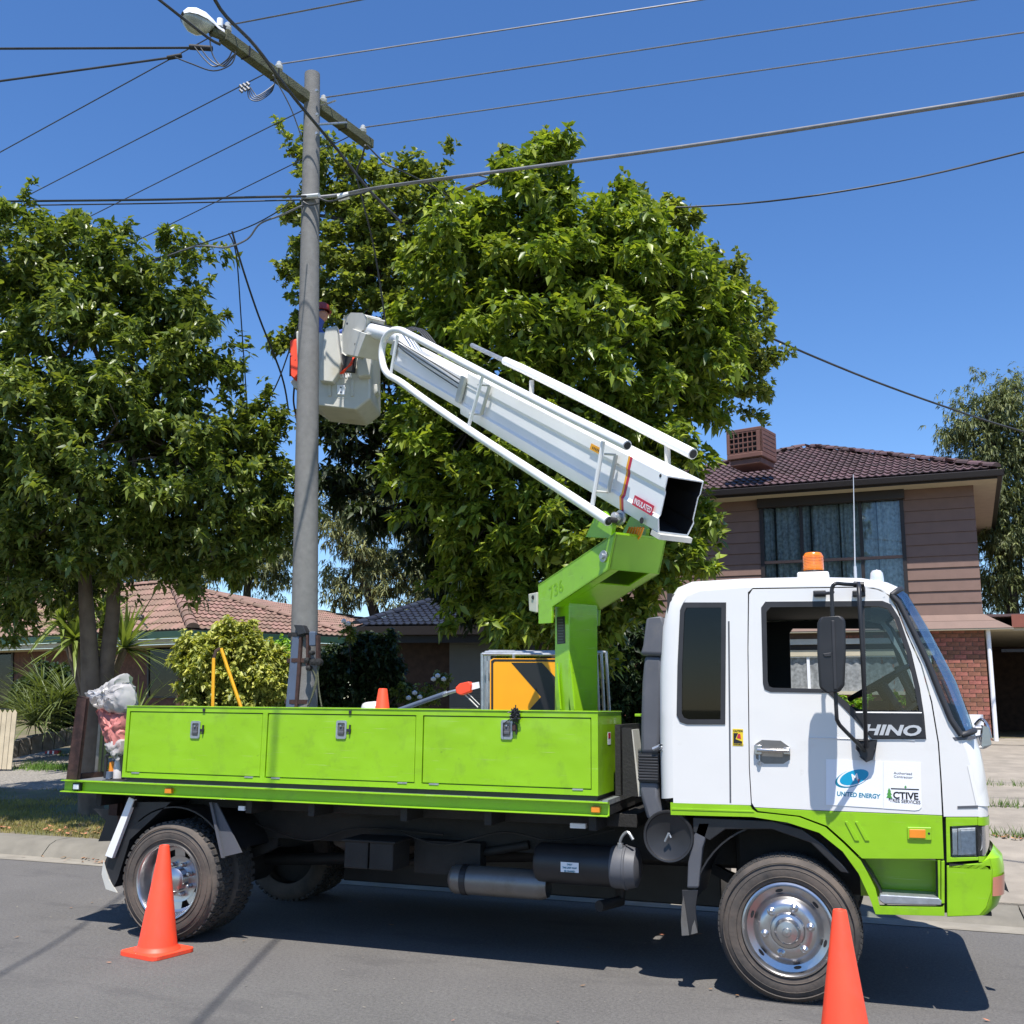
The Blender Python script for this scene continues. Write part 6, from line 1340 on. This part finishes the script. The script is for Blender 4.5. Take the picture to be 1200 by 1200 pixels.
# carport to the right
cp_ = thing('carport', 'dark open carport with a red brown fascia at the right edge', 'carport', tuple(HQ(3, zg, -1)))
zf0, zf1 = HP(1195, 738).z, HP(1195, 720).z
hbox(MB(), e_r-.02, 6.5, zf0+.05, zf1, -.02, .03).build('fascia', mat('red brown fascia', (.22, .07, .045), .6), cp_)
hbox(MB(), .02, 6.5, zf0-.01, zf0+.045, -6., -.03).build('ceiling', 'cream', cp_)
hbox(MB(), .02, 6.5, zf1-.03, zf1+.02, -6.2, -.03).build('roof', 'tileB', cp_)
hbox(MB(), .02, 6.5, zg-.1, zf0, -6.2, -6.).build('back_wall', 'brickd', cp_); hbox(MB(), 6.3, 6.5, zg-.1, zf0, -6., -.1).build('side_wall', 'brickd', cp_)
hbox(MB(), .3, 2.6, zf0-.42, zf0-.36, -.5, -.4).build('beam', 'gutterd', cp_)
hbox(MB(), -.3, 6.5, zg-.02, zg+.06, -6., .9).build('floor', 'slab', cp_)
# --------------------------------------------- left house
C_ = at(226, 737.5, 24.5); lu = Vector((-.97, .243, 0)); EL_ = C_+lu*15
lh_ = thing('brick_bungalow', 'low brick house with salmon tiled roof and green gutters behind the street tree', 'house', (C_.x, C_.y, 1.05))
r_d = Vector((.60, .80, 0)); tD_ = min(np.arange(1, 12, .05), key=lambda t: abs((lambda p: 600+FPX*(np.dot(np.array(p)-CAMP, _r)/np.dot(np.array(p)-CAMP, _w)))(C_+r_d*float(t))-419)); D_ = C_+r_d*float(tD_)
Pk = at(203, 683, 28.6); Pk2 = Pk+lu*12
bud = [300]
def planar(a, c, p): return p
tile_plane([EL_, C_, Pk, Pk2], EL_, C_, 'tileR', lh_, .30, .34, bud)
tile_plane([C_, D_, Pk], C_, D_, 'tileR', lh_, .30, .34, bud)
W1 = at(500, 749, 33); W2 = at(440, 727, 36); W0 = at(400, 743, tD_ and (np.dot(np.array(D_)-CAMP, _w)+.6))
MB().prism([[D_+zv*.0, W1, W2, Pk]], (0, .05, -.05)).build('roof_sheathing', 'tileR', lh_)
tile_plane([D_, W1, W2, Pk], D_, W1, 'tileR', lh_, .30, .34, bud) if abs((W1-D_).cross(Pk-D_).normalized().dot((W2-D_).normalized())) < .12 else None
ridge_caps(C_+zv*.03, Pk+zv*.03, 'tileR', lh_, .15, .4); ridge_caps(D_+zv*.03, Pk+zv*.03, 'tileR', lh_, .10, .4); ridge_caps(Pk2+zv*.02, Pk+zv*.02, 'tileR', lh_)
for a, c, o_ in ((EL_, C_, Vector((-.243, -.97, 0))), (C_, D_, Vector((.80, -.60, 0)))):
    dd = (c-a); vs = [a+o_*.0-zv*.19, a+o_*.11-zv*.19, a+o_*.14-zv*.03, a-zv*.03]
    MB().prism([vs], dd).build('gutter_channel', 'gutterg', lh_)
    vs = [a-o_*.02-zv*.33, a-zv*.33, a-zv*.2, a-o_*.02-zv*.2]; MB().prism([vs], dd).build('fascia', 'cream', lh_)
    vs = [a-o_*.75-zv*.35, a-zv*.35, a-zv*.34, a-o_*.75-zv*.34]; MB().prism([vs], dd).build('soffit', 'cream', lh_)
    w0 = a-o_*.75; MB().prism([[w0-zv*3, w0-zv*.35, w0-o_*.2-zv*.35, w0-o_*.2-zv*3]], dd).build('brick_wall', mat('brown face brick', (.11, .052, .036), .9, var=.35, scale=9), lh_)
nL = Vector((-.243, -.97, 0))
def LW(x, y, d=0.): return onP(x, y, C_-nL*.75+nL*d, nL)
for (x0, y0, x1, y1, fr) in ((-8, 762, 15, 832, 0), (172, 757, 216, 818, 1)):
    w_ = MB().prism([[LW(x0, y0, .04), LW(x1, y0, .04), LW(x1, y1, .04), LW(x0, y1, .04)], [LW(x0+2, y0+2, .04), LW(x1-2, y0+2, .04), LW(x1-2, y1-2, .04), LW(x0+2, y1-2, .04)]], -nL*.06).build('window', 'gutterd' if fr else 'rub', lh_)
    MB().prism([[LW(x0+2, y0+2, .02), LW(x1-2, y0+2, .02), LW(x1-2, y1-2, .02), LW(x0+2, y1-2, .02)]], -nL*.01).build('pane', glass('shaded house glass', (.3, .33, .35), .35), w_)
    MB().prism([[LW(x0+2, y0+2, -.01), LW(x1-2, y0+2, -.01), LW(x1-2, y1-2, -.01), LW(x0+2, y1-2, -.01)]], nL*.005).build('room_dark', 'dark', w_)
MB().prism([[LW(211, 789, .1), LW(218, 789, .1), LW(218, 818, .1), LW(211, 818, .1)]], nL*.02).build('red_panel', 'pink', lh_)
# television dish and flue on its roof
dish = thing('roof_bracket', 'small dark wire bracket on the salmon tiled roof, with the service wire landing on it', 'roof bracket', tuple(at(166, 728, 25)))
MB().tube([at(163, 724, 25.2), at(173, 736, 24.8)], .02, 6).build('stay', 'frame', dish); MB().tube([at(159, 723, 25.2), at(168, 724, 25.2)], .07, 8).build('insulator', 'black', dish)
wire('thin service wire landing on the salmon tiled roof', [at(165, 722, 25.2), at(190, 680, 24), at(215, 640, 22)], .012, k=3)
# --------------------------------------------- dark roofed garage wing in the middle
G0, G1, G2, G3 = at(417, 734, 21.6), at(640, 731, 20.6), at(650, 702, 24.2), at(506, 705, 24.8)
gar = thing('dark_roof_house', 'house in deep shade with charcoal tiles and a grey roller shutter, behind the sign frames', 'house', (G0.x, G0.y, 1.0))
bud = [300]; gu = (G1-G0).normalized(); gn = Vector((gu.y, -gu.x, 0)); G0.z = G1.z = (G0.z+G1.z)/2
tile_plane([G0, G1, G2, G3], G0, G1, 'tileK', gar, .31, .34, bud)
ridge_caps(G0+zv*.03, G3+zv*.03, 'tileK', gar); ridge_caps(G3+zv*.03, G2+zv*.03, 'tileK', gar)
G4 = G0-gn*6.5; MB().add([G0, G4, G3, G0-zv*.05], [(0, 2, 1)]).build('roof_side', 'tileK', gar)
MB().prism([[G0-zv*.20, G0+gn*.12-zv*.20, G0+gn*.14-zv*.02, G0-zv*.02]], (G1-G0)).build('gutter_channel', 'gutterd', gar)
MB().prism([[G0-zv*.36-gn*.02, G0-zv*.36+gn*.0, G0-zv*.21, G0-zv*.21-gn*.02]], (G1-G0)).build('fascia', 'gutterd', gar)
def GW(x, y, d=0.): return onP(x, y, G0-gn*.6+gn*d, gn)
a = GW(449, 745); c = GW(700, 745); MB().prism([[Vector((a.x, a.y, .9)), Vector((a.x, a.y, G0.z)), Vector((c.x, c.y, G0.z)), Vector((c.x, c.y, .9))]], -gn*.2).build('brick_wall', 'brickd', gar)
rs = MB().prism([[GW(527, 752, .02), GW(590, 752, .02), GW(590, 850, .02), GW(527, 850, .02)]], gn*.02).build('roller_shutter', 'shutter', gar)
for k in range(30):
    y = 753+k*3.0; MB().prism([[GW(528, y, .042), GW(589, y, .042), GW(589, y+2.3, .042), GW(528, y+2.3, .042)]], gn*.012).build('slat', 'shutter', rs)
red = thing('red_gable', 'patch of red rendered wall under the end of the salmon roof', 'wall', tuple(at(425, 830, 27)))
MB().prism([[at(411, 741, 28), at(446, 744, 28), at(446, 800, 28), at(411, 800, 28)]], (0, .3, 0)).build('render', 'pink', red)
# --------------------------------------------- picket fence, retaining edge, footpath brick
fen = thing('picket_fence', 'cream upright picket fence at the left edge beside the path', 'fence', tuple(at(5, 898, 18)))
fa = at(11.5, 898, 17.6); fd = Vector((-.80, -.25, 0)).normalized()
for k in range(9):
    p = fa+fd*.088*k; x = Matrix((fd, Vector((-fd.y, fd.x, 0)), zv)).transposed().to_4x4(); q = Matrix.Translation(p) @ x
    MB().prism([[q @ Vector(v) for v in ((-.04, 0, -.05), (.04, 0, -.05), (.04, 0, .90), (0, 0, .96), (-.04, 0, .90))]], (q.to_3x3() @ Vector((0, .02, 0)))).build('picket', 'picket', fen)
for z in (.2, .7): MB().tube([fa+zv*z-Vector((-fd.y, fd.x, 0))*.03, fa+fd*.95+zv*z-Vector((-fd.y, fd.x, 0))*.03], .025, 4).build('rail', 'picket', fen)
ret = thing('garden_edge', 'low grey block retaining edge along the garden bed at far left', 'garden edge', tuple(at(40, 880, 19)))
for k in range(9):
    t0 = k/9; a = Vector(at(8, 884, 18.6)).lerp(Vector(at(128, 858, 20.5)), t0); c = Vector(at(8, 884, 18.6)).lerp(Vector(at(128, 858, 20.5)), (k+.95)/9); d = (c-a).normalized(); s_ = Vector((-d.y, d.x, 0)); up = zv*random.uniform(.20, .25)
    MB().add([a-zv*.1, c-zv*.1, c-zv*.1+s_*.2, a-zv*.1+s_*.2, a+up, c+up, c+up+s_*.2, a+up+s_*.2], [(3, 2, 1, 0), (4, 5, 6, 7), (0, 1, 5, 4), (1, 2, 6, 5), (2, 3, 7, 6), (3, 0, 4, 7)]).build('block', 'stone', ret, bev=.015)
q = onP(62, 884, (0, 10.2, 0), (0, 1, 0)); o = MB().box((q.x-.16, q.y-.05, q.z-.02), (q.x+.16, q.y+.05, q.z+.08)).build('brick', 'pink', None, bev=.01); tag(o, 'loose painted red and white brick lying beside the garden edge', 'brick')
MB().box((q.x-.09, q.y-.053, q.z), (q.x-.05, q.y-.051, q.z+.07)).box((q.x+.03, q.y-.053, q.z), (q.x+.07, q.y-.051, q.z+.07)).build('white_mark', 'decal', o, kind='stuff')

# ================================================================== VEGETATION
def unit(a): return a/np.maximum(np.linalg.norm(a, axis=-1, keepdims=True), 1e-9)
def leaves(base, axis, n_per, L, wid, spread=(50, 85), droop=.35, quads=True, rng=RNG, lj=.45):
    """whorls of folded leaves round twig tips: base (n,3), axis (n,3)"""
    n = len(base); a = unit(axis); h = unit(np.cross(a, rng.normal(size=(n, 3)))); k = unit(np.cross(a, h))
    g = rng.uniform(0, 2*np.pi, (n, n_per)); th = np.radians(rng.uniform(*spread, (n, n_per)))
    d = a[:, None]*np.cos(th)[..., None]+(h[:, None]*np.cos(g)[..., None]+k[:, None]*np.sin(g)[..., None])*np.sin(th)[..., None]
    d = unit(d).reshape(-1, 3); b = np.repeat(base, n_per, 0)-np.repeat(a, n_per, 0)*rng.uniform(0, L*.9, (n*n_per, 1)); N = len(b)
    side = unit(np.cross(d, np.array([0, 0, 1.])+rng.normal(0, .45, (N, 3)))); up = np.cross(side, d); l = L*rng.uniform(1-lj, 1+lj, (N, 1)); w = wid*l*rng.uniform(.8, 1.2, (N, 1)); dz = np.zeros((N, 3)); dz[:, 2] = -1
    V = np.empty((N, 6, 3)); V[:, 0] = b; m1 = b+d*l*.38+dz*l*droop*.15
    V[:, 1] = m1+side*w+up*w*.35; V[:, 2] = m1; V[:, 3] = m1-side*w+up*w*.35
    V[:, 4] = b+d*l*.75+dz*l*droop*.56; V[:, 5] = b+d*l+dz*l*droop
    # six corners, four triangles a side pair
    F = np.array([[0, 2, 1], [0, 3, 2], [1, 2, 5], [2, 3, 5]])
    V = V[:, [0, 1, 2, 3, 4, 5]]; V[:, 2] = V[:, 2]; fi = (np.arange(N)*6)[:, None, None]+F[None]
    return V.reshape(-1, 3), fi.reshape(-1, 3)
def lobes_px(ls, depth): # (px, py, r_px, extra depth)
    out = []
    for l in ls:
        d = depth+(l[3] if len(l) > 3 else 0); c = at(l[0], l[1], d); r_ = l[2]*d/FPX; out.append((c, r_))
    return out
def crown_points(lobes, dens, shell=(.62, 1.03), reject=.62, bump=.22, squash=1., rng=RNG, per=14, cr=.2):
    P = []; A = []; C = np.array([list(c) for c, r in lobes]); Rr = np.array([r for c, r in lobes])
    for i, (c, r) in enumerate(lobes):
        nc = max(6, int(dens*r*r*4*np.pi/per)); d = unit(rng.normal(size=(nc, 3))); ph = rng.uniform(0, 6.28, 6)
        bn = 1+bump*(np.sin(d[:, 0]*5+ph[0])*np.sin(d[:, 1]*5+ph[1])+.6*np.sin(d[:, 2]*9+ph[2]+d[:, 0]*7))
        rr = r*bn*(shell[0]+(shell[1]-shell[0])*rng.uniform(0, 1, nc)**.55); cc = np.array(c)+d*rr[:, None]*np.array([1, 1, squash])
        k = rng.integers(per//2, per+per//2, nc); idx = np.repeat(np.arange(nc), k); n = len(idx); sc = cr*rng.uniform(.6, 1.4, nc)[idx][:, None]
        o = unit(rng.normal(size=(n, 3)))*rng.uniform(.35, 1, (n, 1))*sc; o[:, 2] *= .75; p = cc[idx]+o
        q = np.linalg.norm(p[:, None]-C[None], axis=2)/Rr[None]; q[:, i] = 9; keep = q.min(1) > reject
        P.append(p[keep]); A.append(unit(d[idx]*.6+unit(o)*.8)[keep])
    return np.concatenate(P), np.concatenate(A)
def tree(name, label, cat, base, lobes, trunks, m, mbark, dens, n_per, L, wid, group=None, droop=.35, up=.5, shell=(.62, 1.03), bump=.22, limb=.05, spread=(50, 85), reject=.62, shoots=None, seed=1, per=14, cr=.2, nsh=0):
    rng = np.random.default_rng(seed); t = thing(name, label, cat, tuple(base), group)
    P, D = crown_points(lobes, dens, shell, reject, bump, rng=rng, per=per, cr=cr)
    ax = unit(D*.9+np.array([0, 0, up])+rng.normal(0, .35, D.shape))
    if shoots is not None:
        S0, S1 = shoots
        for a_, c_ in zip(S0, S1):
            a_, c_ = np.array(a_), np.array(c_); k = 34; tt = rng.uniform(0, 1, k)[:, None]; P = np.r_[P, a_+(c_-a_)*tt+rng.normal(0, .05, (k, 3))]; ax = np.r_[ax, unit((c_-a_)+rng.normal(0, .5, (k, 3)))]
    if nsh:      # leafy sprigs standing out of the outline
        for q in range(nsh):
            c, r_ = lobes[rng.integers(len(lobes))]; d = unit(rng.normal(size=3)+np.array([0, 0, .7])); a_ = np.array(c)+d*r_*.85; e_ = a_+unit(d+np.array([0, 0, .5])+rng.normal(0, .3, 3))*rng.uniform(.15, .55)
            k = 14; tt = rng.uniform(0, 1, k)[:, None]; P = np.r_[P, a_+(e_-a_)*tt+rng.normal(0, .03, (k, 3))]; ax = np.r_[ax, unit((e_-a_)+rng.normal(0, .25, (k, 3)))]
    V, F = leaves(P, ax, n_per, L, wid, spread, droop, rng=rng)
    npmesh('crown', V, F, m, t, kind='stuff')
    tr = MB()
    for pts, rad in trunks: tr2 = MB().tube(smoothpath(pts, 5), [rad[0]+(rad[1]-rad[0])*i/(5*(len(pts)-1)) for i in range(5*(len(pts)-1)+1)], 12).build('trunk', mbark, t, smooth=60)
    b = MB(); tips = [Vector(p[-1]) for p, _ in trunks] if trunks else [Vector(base)]
    for c, r in lobes:
        tp = min(tips, key=lambda q: (q-c).length); mid = tp.lerp(c, .5)+Vector(rng.normal(0, .12, 3)); b.tube(smoothpath([tp, mid, c], 4), [limb*(1-.08*i) for i in range(9)], 6)
        for k in range(3): e_ = c+Vector(unit(rng.normal(size=3)))*r*.8; b.tube([mid.lerp(c, .7), (c+e_)/2+Vector(rng.normal(0, .08, 3)), e_], [limb*.4, limb*.3, limb*.12], 5)
    if lobes: b.build('limb', mbark, t, kind='stuff', smooth=60)
    return t
def pxl(pts, d): return [at(x, y, d) for x, y in pts]
# left street tree
tb_ = onP(106, 957, (0, 4.7, 0), (0, 1, 0)); dT = float(np.dot(np.array(tb_)-CAMP, _w))
lobL = lobes_px([(5, 305, 66), (80, 318, 68), (160, 332, 66), (205, 370, 46), (-60, 380, 110), (70, 400, 95, -.5), (170, 430, 78, -.4), (210, 460, 45), (20, 500, 95, -.7), (120, 520, 85, -.8), (210, 545, 75, -.5), (275, 560, 55), (312, 545, 38, .4), (305, 610, 42, .2), (240, 620, 60, -.2), (155, 610, 60, -.6), (60, 620, 75, -.6), (-30, 600, 90), (10, 680, 50, -.3), (80, 670, 40, .3), (-60, 480, 100), (190, 650, 40), (280, 640, 36, .3), (330, 600, 26, .6), (300, 500, 30, .3)], dT)
tree('street_tree', 'big glossy leaved street tree with twin grey trunks on the left verge', 'tree', tb_, lobL,
     [(pxl([(107, 965), (106, 900), (107, 820), (104, 750), (100, 690), (98, 620), (90, 520)], dT), (.165, .045)), (pxl([(112, 935), (116, 880), (122, 800), (132, 720), (134, 660), (140, 600), (160, 500)], dT+.10), (.13, .05))],
     'leafL', 'bark', 104, 7, .110, .22, up=.6, seed=3, bump=.46, limb=.045, spread=(45, 95), shell=(.4, 1.14), nsh=190, per=14, cr=.24, droop=.25)
# centre broad-leaved tree
dC = 14.6
lobC = lobes_px([(635, 215, 42), (600, 265, 62), (680, 270, 62), (540, 310, 62), (640, 350, 92, -.4), (735, 320, 60), (780, 370, 62), (815, 420, 46), (700, 430, 88, -.5), (590, 430, 80, -.4), (520, 400, 55), (792, 480, 48), (738, 520, 73, -.4), (640, 520, 85, -.6), (540, 520, 62, -.3), (500, 545, 45), (580, 600, 72, -.4), (680, 610, 85, -.5), (762, 580, 55), (640, 680, 70, -.2), (560, 660, 50), (740, 660, 62), (790, 640, 42, .4), (690, 720, 52), (600, 730, 40), (500, 480, 42), (830, 370, 30), (745, 275, 34)], dC)
tree('broadleaf_tree', 'tall bright green broad-leaved tree rising behind the white boom', 'tree', (at(680, 850, dC).x, at(680, 850, dC).y, .8), lobC,
     [(pxl([(668, 860), (672, 780), (660, 700), (650, 600), (640, 480), (640, 350)], dC+.3), (.2, .05)), (pxl([(676, 850), (700, 740), (730, 640), (750, 540)], dC+.4), (.13, .05))],
     'leafC', 'bark2', 92, 7, .145, .22, up=.65, seed=5, bump=.44, spread=(45, 95), shell=(.45, 1.14), nsh=260, per=14, cr=.27, droop=.28)
# finer-leaved tree behind it
dF = 16.4
lobF = lobes_px([(390, 215, 42), (440, 220, 48), (500, 230, 40), (400, 300, 58), (470, 290, 62), (430, 380, 70), (500, 350, 60), (380, 370, 42), (360, 300, 26), (450, 460, 58), (400, 480, 45), (640, 190, 30), (780, 290, 42), (830, 330, 40), (860, 400, 45), (870, 450, 36), (820, 380, 60), (780, 250, 26), (350, 250, 18)], dF)
sh0 = pxl([(360, 210), (350, 190), (480, 230), (510, 220), (640, 200), (600, 200), (760, 260), (800, 290), (838, 320), (860, 350), (870, 400), (880, 430), (850, 455), (385, 300), (370, 330), (350, 400), (740, 270), (850, 480)], dF)
sh1 = pxl([(322, 138), (365, 150), (465, 178), (530, 165), (632, 155), (588, 170), (752, 215), (800, 240), (835, 285), (868, 290), (908, 355), (920, 412), (905, 462), (335, 290), (320, 310), (318, 410), (728, 205), (900, 490)], dF)
tree('fine_leaved_tree', 'taller small leaved tree with upright shoots showing behind and left of the broad-leaved tree', 'tree', (at(520, 850, dF).x, at(520, 850, dF).y, .95), lobF,
     [(pxl([(625, 860), (615, 760), (590, 660), (540, 540), (480, 400), (440, 280)], dF), (.2, .04))], 'leafF', 'bark2', 120, 7, .095, .31, up=.6, seed=8, bump=.32, shoots=(sh0, sh1), spread=(35, 85), droop=.1, shell=(.35, 1.08))
# dark undergrowth of branches between the two, with sky gaps
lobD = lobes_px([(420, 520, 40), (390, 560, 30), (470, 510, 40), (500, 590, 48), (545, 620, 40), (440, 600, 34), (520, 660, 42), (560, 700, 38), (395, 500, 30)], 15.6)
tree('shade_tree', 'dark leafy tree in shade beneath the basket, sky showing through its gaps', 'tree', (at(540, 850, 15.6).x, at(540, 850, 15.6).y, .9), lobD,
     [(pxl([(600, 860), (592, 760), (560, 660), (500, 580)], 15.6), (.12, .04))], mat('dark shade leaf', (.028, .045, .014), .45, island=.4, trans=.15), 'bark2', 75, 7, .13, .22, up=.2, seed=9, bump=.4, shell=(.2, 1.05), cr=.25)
# background eucalypts
def euc(lbl, ls, d, base_px, seed, dens=48, mt='leafE', nm='gum_tree', L=.17, grp='gum trees beyond the houses'):
    lo = lobes_px(ls, d); b = at(base_px, 815, d); return tree(nm, lbl, 'tree', (b.x, b.y, 1.0), lo, [(pxl([(base_px, 820), (base_px+3, 740), (ls[0][0], ls[0][1]+20)], d), (.28, .12))], mt, 'bark2', dens, 7, L, .13, grp, droop=.7, up=.0, seed=seed, bump=.4, limb=.07, shell=(.3, 1.1), spread=(30, 90), reject=.5, per=16, cr=.5)
euc('loose olive gum tree just right of the pole, above the charcoal roof', [(420, 640, 38), (390, 600, 28), (450, 680, 36), (400, 690, 30), (480, 640, 34), (440, 580, 30), (500, 690, 30)], 34, 440, 11)
euc('gum tree left of the pole over the salmon roof', [(290, 660, 34), (320, 640, 26), (250, 650, 38), (210, 655, 30), (330, 675, 18)], 38, 285, 12)
euc('gum tree glimpsed behind the twin trunks of the street tree', [(60, 660, 46), (130, 655, 40), (0, 650, 50), (20, 690, 30), (170, 668, 26)], 40, 70, 13)
euc('gum tree partly hidden behind the charcoal roof', [(560, 680, 44), (530, 640, 40), (600, 690, 40), (510, 712, 26)], 36, 560, 14)
euc('tall grey green feathery tree at the right edge behind the two storey house', [(1160, 480, 34), (1190, 500, 42), (1150, 530, 38), (1195, 570, 50), (1170, 610, 40), (1200, 650, 48), (1175, 690, 34), (1235, 540, 50), (1128, 500, 20), (1185, 455, 16), (1160, 570, 30)], 27, 1185, 15, 110, 'leafR', 'feathery_tree', .12, None)
# shrubs and hedges
def shrub(name, label, ls, d, m, seed, dens=120, L=.08, wid=.3, n=7, **k):
    lo = lobes_px(ls, d); b = at(ls[0][0], 826, d); return tree(name, label, 'shrub', (b.x, b.y, .9), lo, [], m, 'bark2', dens*2.2, n, L, wid, limb=.02, seed=seed, per=5, cr=.11, shell=(.35, 1.06), **k)
shrub('variegated_shrub', 'rounded yellow variegated shrub in front of the salmon roofed house', [(265, 775, 36), (235, 772, 30), (300, 778, 32), (270, 745, 22), (290, 748, 18), (215, 765, 18), (320, 800, 24), (250, 806, 34), (290, 812, 34), (232, 812, 18), (325, 775, 16)], 17, 'leafY', 21, 150, .085, .30, bump=.18)
shrub('lime_shrub', 'small lime green shrub between the variegated shrub and the pole', [(335, 775, 22), (332, 800, 24), (328, 760, 12), (345, 820, 20)], 18.6, 'leafG', 22, 170, .07, .3)
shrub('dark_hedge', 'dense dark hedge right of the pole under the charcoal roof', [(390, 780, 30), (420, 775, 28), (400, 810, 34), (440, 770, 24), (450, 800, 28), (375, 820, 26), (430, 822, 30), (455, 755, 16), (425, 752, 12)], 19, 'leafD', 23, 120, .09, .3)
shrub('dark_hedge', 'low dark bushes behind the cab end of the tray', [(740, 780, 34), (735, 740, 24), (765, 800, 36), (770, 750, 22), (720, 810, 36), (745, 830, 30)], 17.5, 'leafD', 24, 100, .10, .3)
shrub('rose_bush', 'sparse shrub with pale flowers in front of the dark brick wall', [(408, 738, 8), (470, 810, 10), (500, 815, 12), (520, 795, 9), (485, 822, 10)], 18.5, 'leafF', 26, 150, .07, .3)
b = MB()
for x, y in ((408, 731), (403, 728), (513, 792), (520, 796), (508, 796), (486, 812), (492, 817), (479, 818)): b.lathe([(.0001, -.04), (.045, -.02), (.05, .02), (.0001, .05)], tuple(at(x, y, 18.2)), 'z', 7)
o = b.build('white_roses', 'decal', None, kind='stuff'); o['label'] = 'white blooms on the rose bush'
shrub('bush', 'green bush under the soffit of the two storey house, behind the truck cab', [(1010, 822, 10), (985, 824, 9), (1045, 822, 10), (960, 820, 9), (1070, 822, 10)], 18.6, 'leafG', 27, 150, .08, .28)
# sword-leaved palm heads and strappy clumps, each blade a part
def rosette(name, label, heads, m, L, w, n, stem_base=None, droop=.25, lo=-20, hi=85, seed=2):
    rng = random.Random(seed); t = thing(name, label, 'plant', tuple(heads[0] if stem_base is None else stem_base))
    me = bpy.data.meshes.new('blade'); vs = []; f = []
    for i in range(5): k = i/4; ww = w*(1-k**1.6)*.5+(.002); z = -droop*k*k; vs += [(k, -ww/L, z+.02*(ww/w)), (k, 0, z), (k, ww/L, z+.02*(ww/w))]
    for i in range(4): f += [(3*i, 3*i+1, 3*i+4, 3*i+3), (3*i+1, 3*i+2, 3*i+5, 3*i+4)]
    me.from_pydata(vs, [], f); me.materials.append(M[m])
    if stem_base is not None:
        for h in heads: MB().tube(smoothpath([Vector(stem_base), Vector(stem_base).lerp(h, .6), h], 4), .07, 8).build('stem', 'bark', t, smooth=True)
    for h in heads:
        for k in range(n):
            az = rng.uniform(0, 6.283); el = R(rng.uniform(lo, hi)); l = L*rng.uniform(.75, 1.15)
            o = bpy.data.objects.new('blade', me); link(o, t); o.matrix_basis = Matrix.Translation(h) @ Matrix.Rotation(az, 4, 'Z') @ Matrix.Rotation(-el, 4, 'Y') @ Matrix.Diagonal((l, l, l, 1))
    return t
rosette('yucca', 'spiky palm-like plant with yellow green sword leaves behind the twin trunks', [at(72, 728, 17.5), at(88, 750, 17.2), at(146, 760, 17.6), at(100, 700, 17.9), at(122, 730, 18)], 'leafP', .85, .085, 75, at(108, 850, 17.4), .18, -35, 88, 4)
rosette('strappy_plant', 'drooping strap-leaved clump beside the tail post at the garden edge', [at(58, 838, 19), at(75, 822, 19.2), at(40, 850, 18.8)], 'leafS', .95, .035, 95, None, .55, 5, 80, 5)
rosette('strappy_plant', 'lower dark strap-leaved clump left of the drooping one, near the fence', [at(28, 838, 19.6), at(48, 812, 19.8)], 'leafS', .75, .035, 80, None, .45, 5, 80, 6)
shrub('garden_bush', 'leafy green bush behind the strap-leaved plants at left', [(60, 800, 26), (90, 812, 24), (35, 812, 22), (78, 835, 22)], 20.4, 'leafD', 28, 120, .12, .22)
rosette('rushes', 'thin green spikes just behind the rear end of the lockers', [at(160, 842, 12)], 'leafP', .55, .02, 24, None, .2, 45, 88, 7)
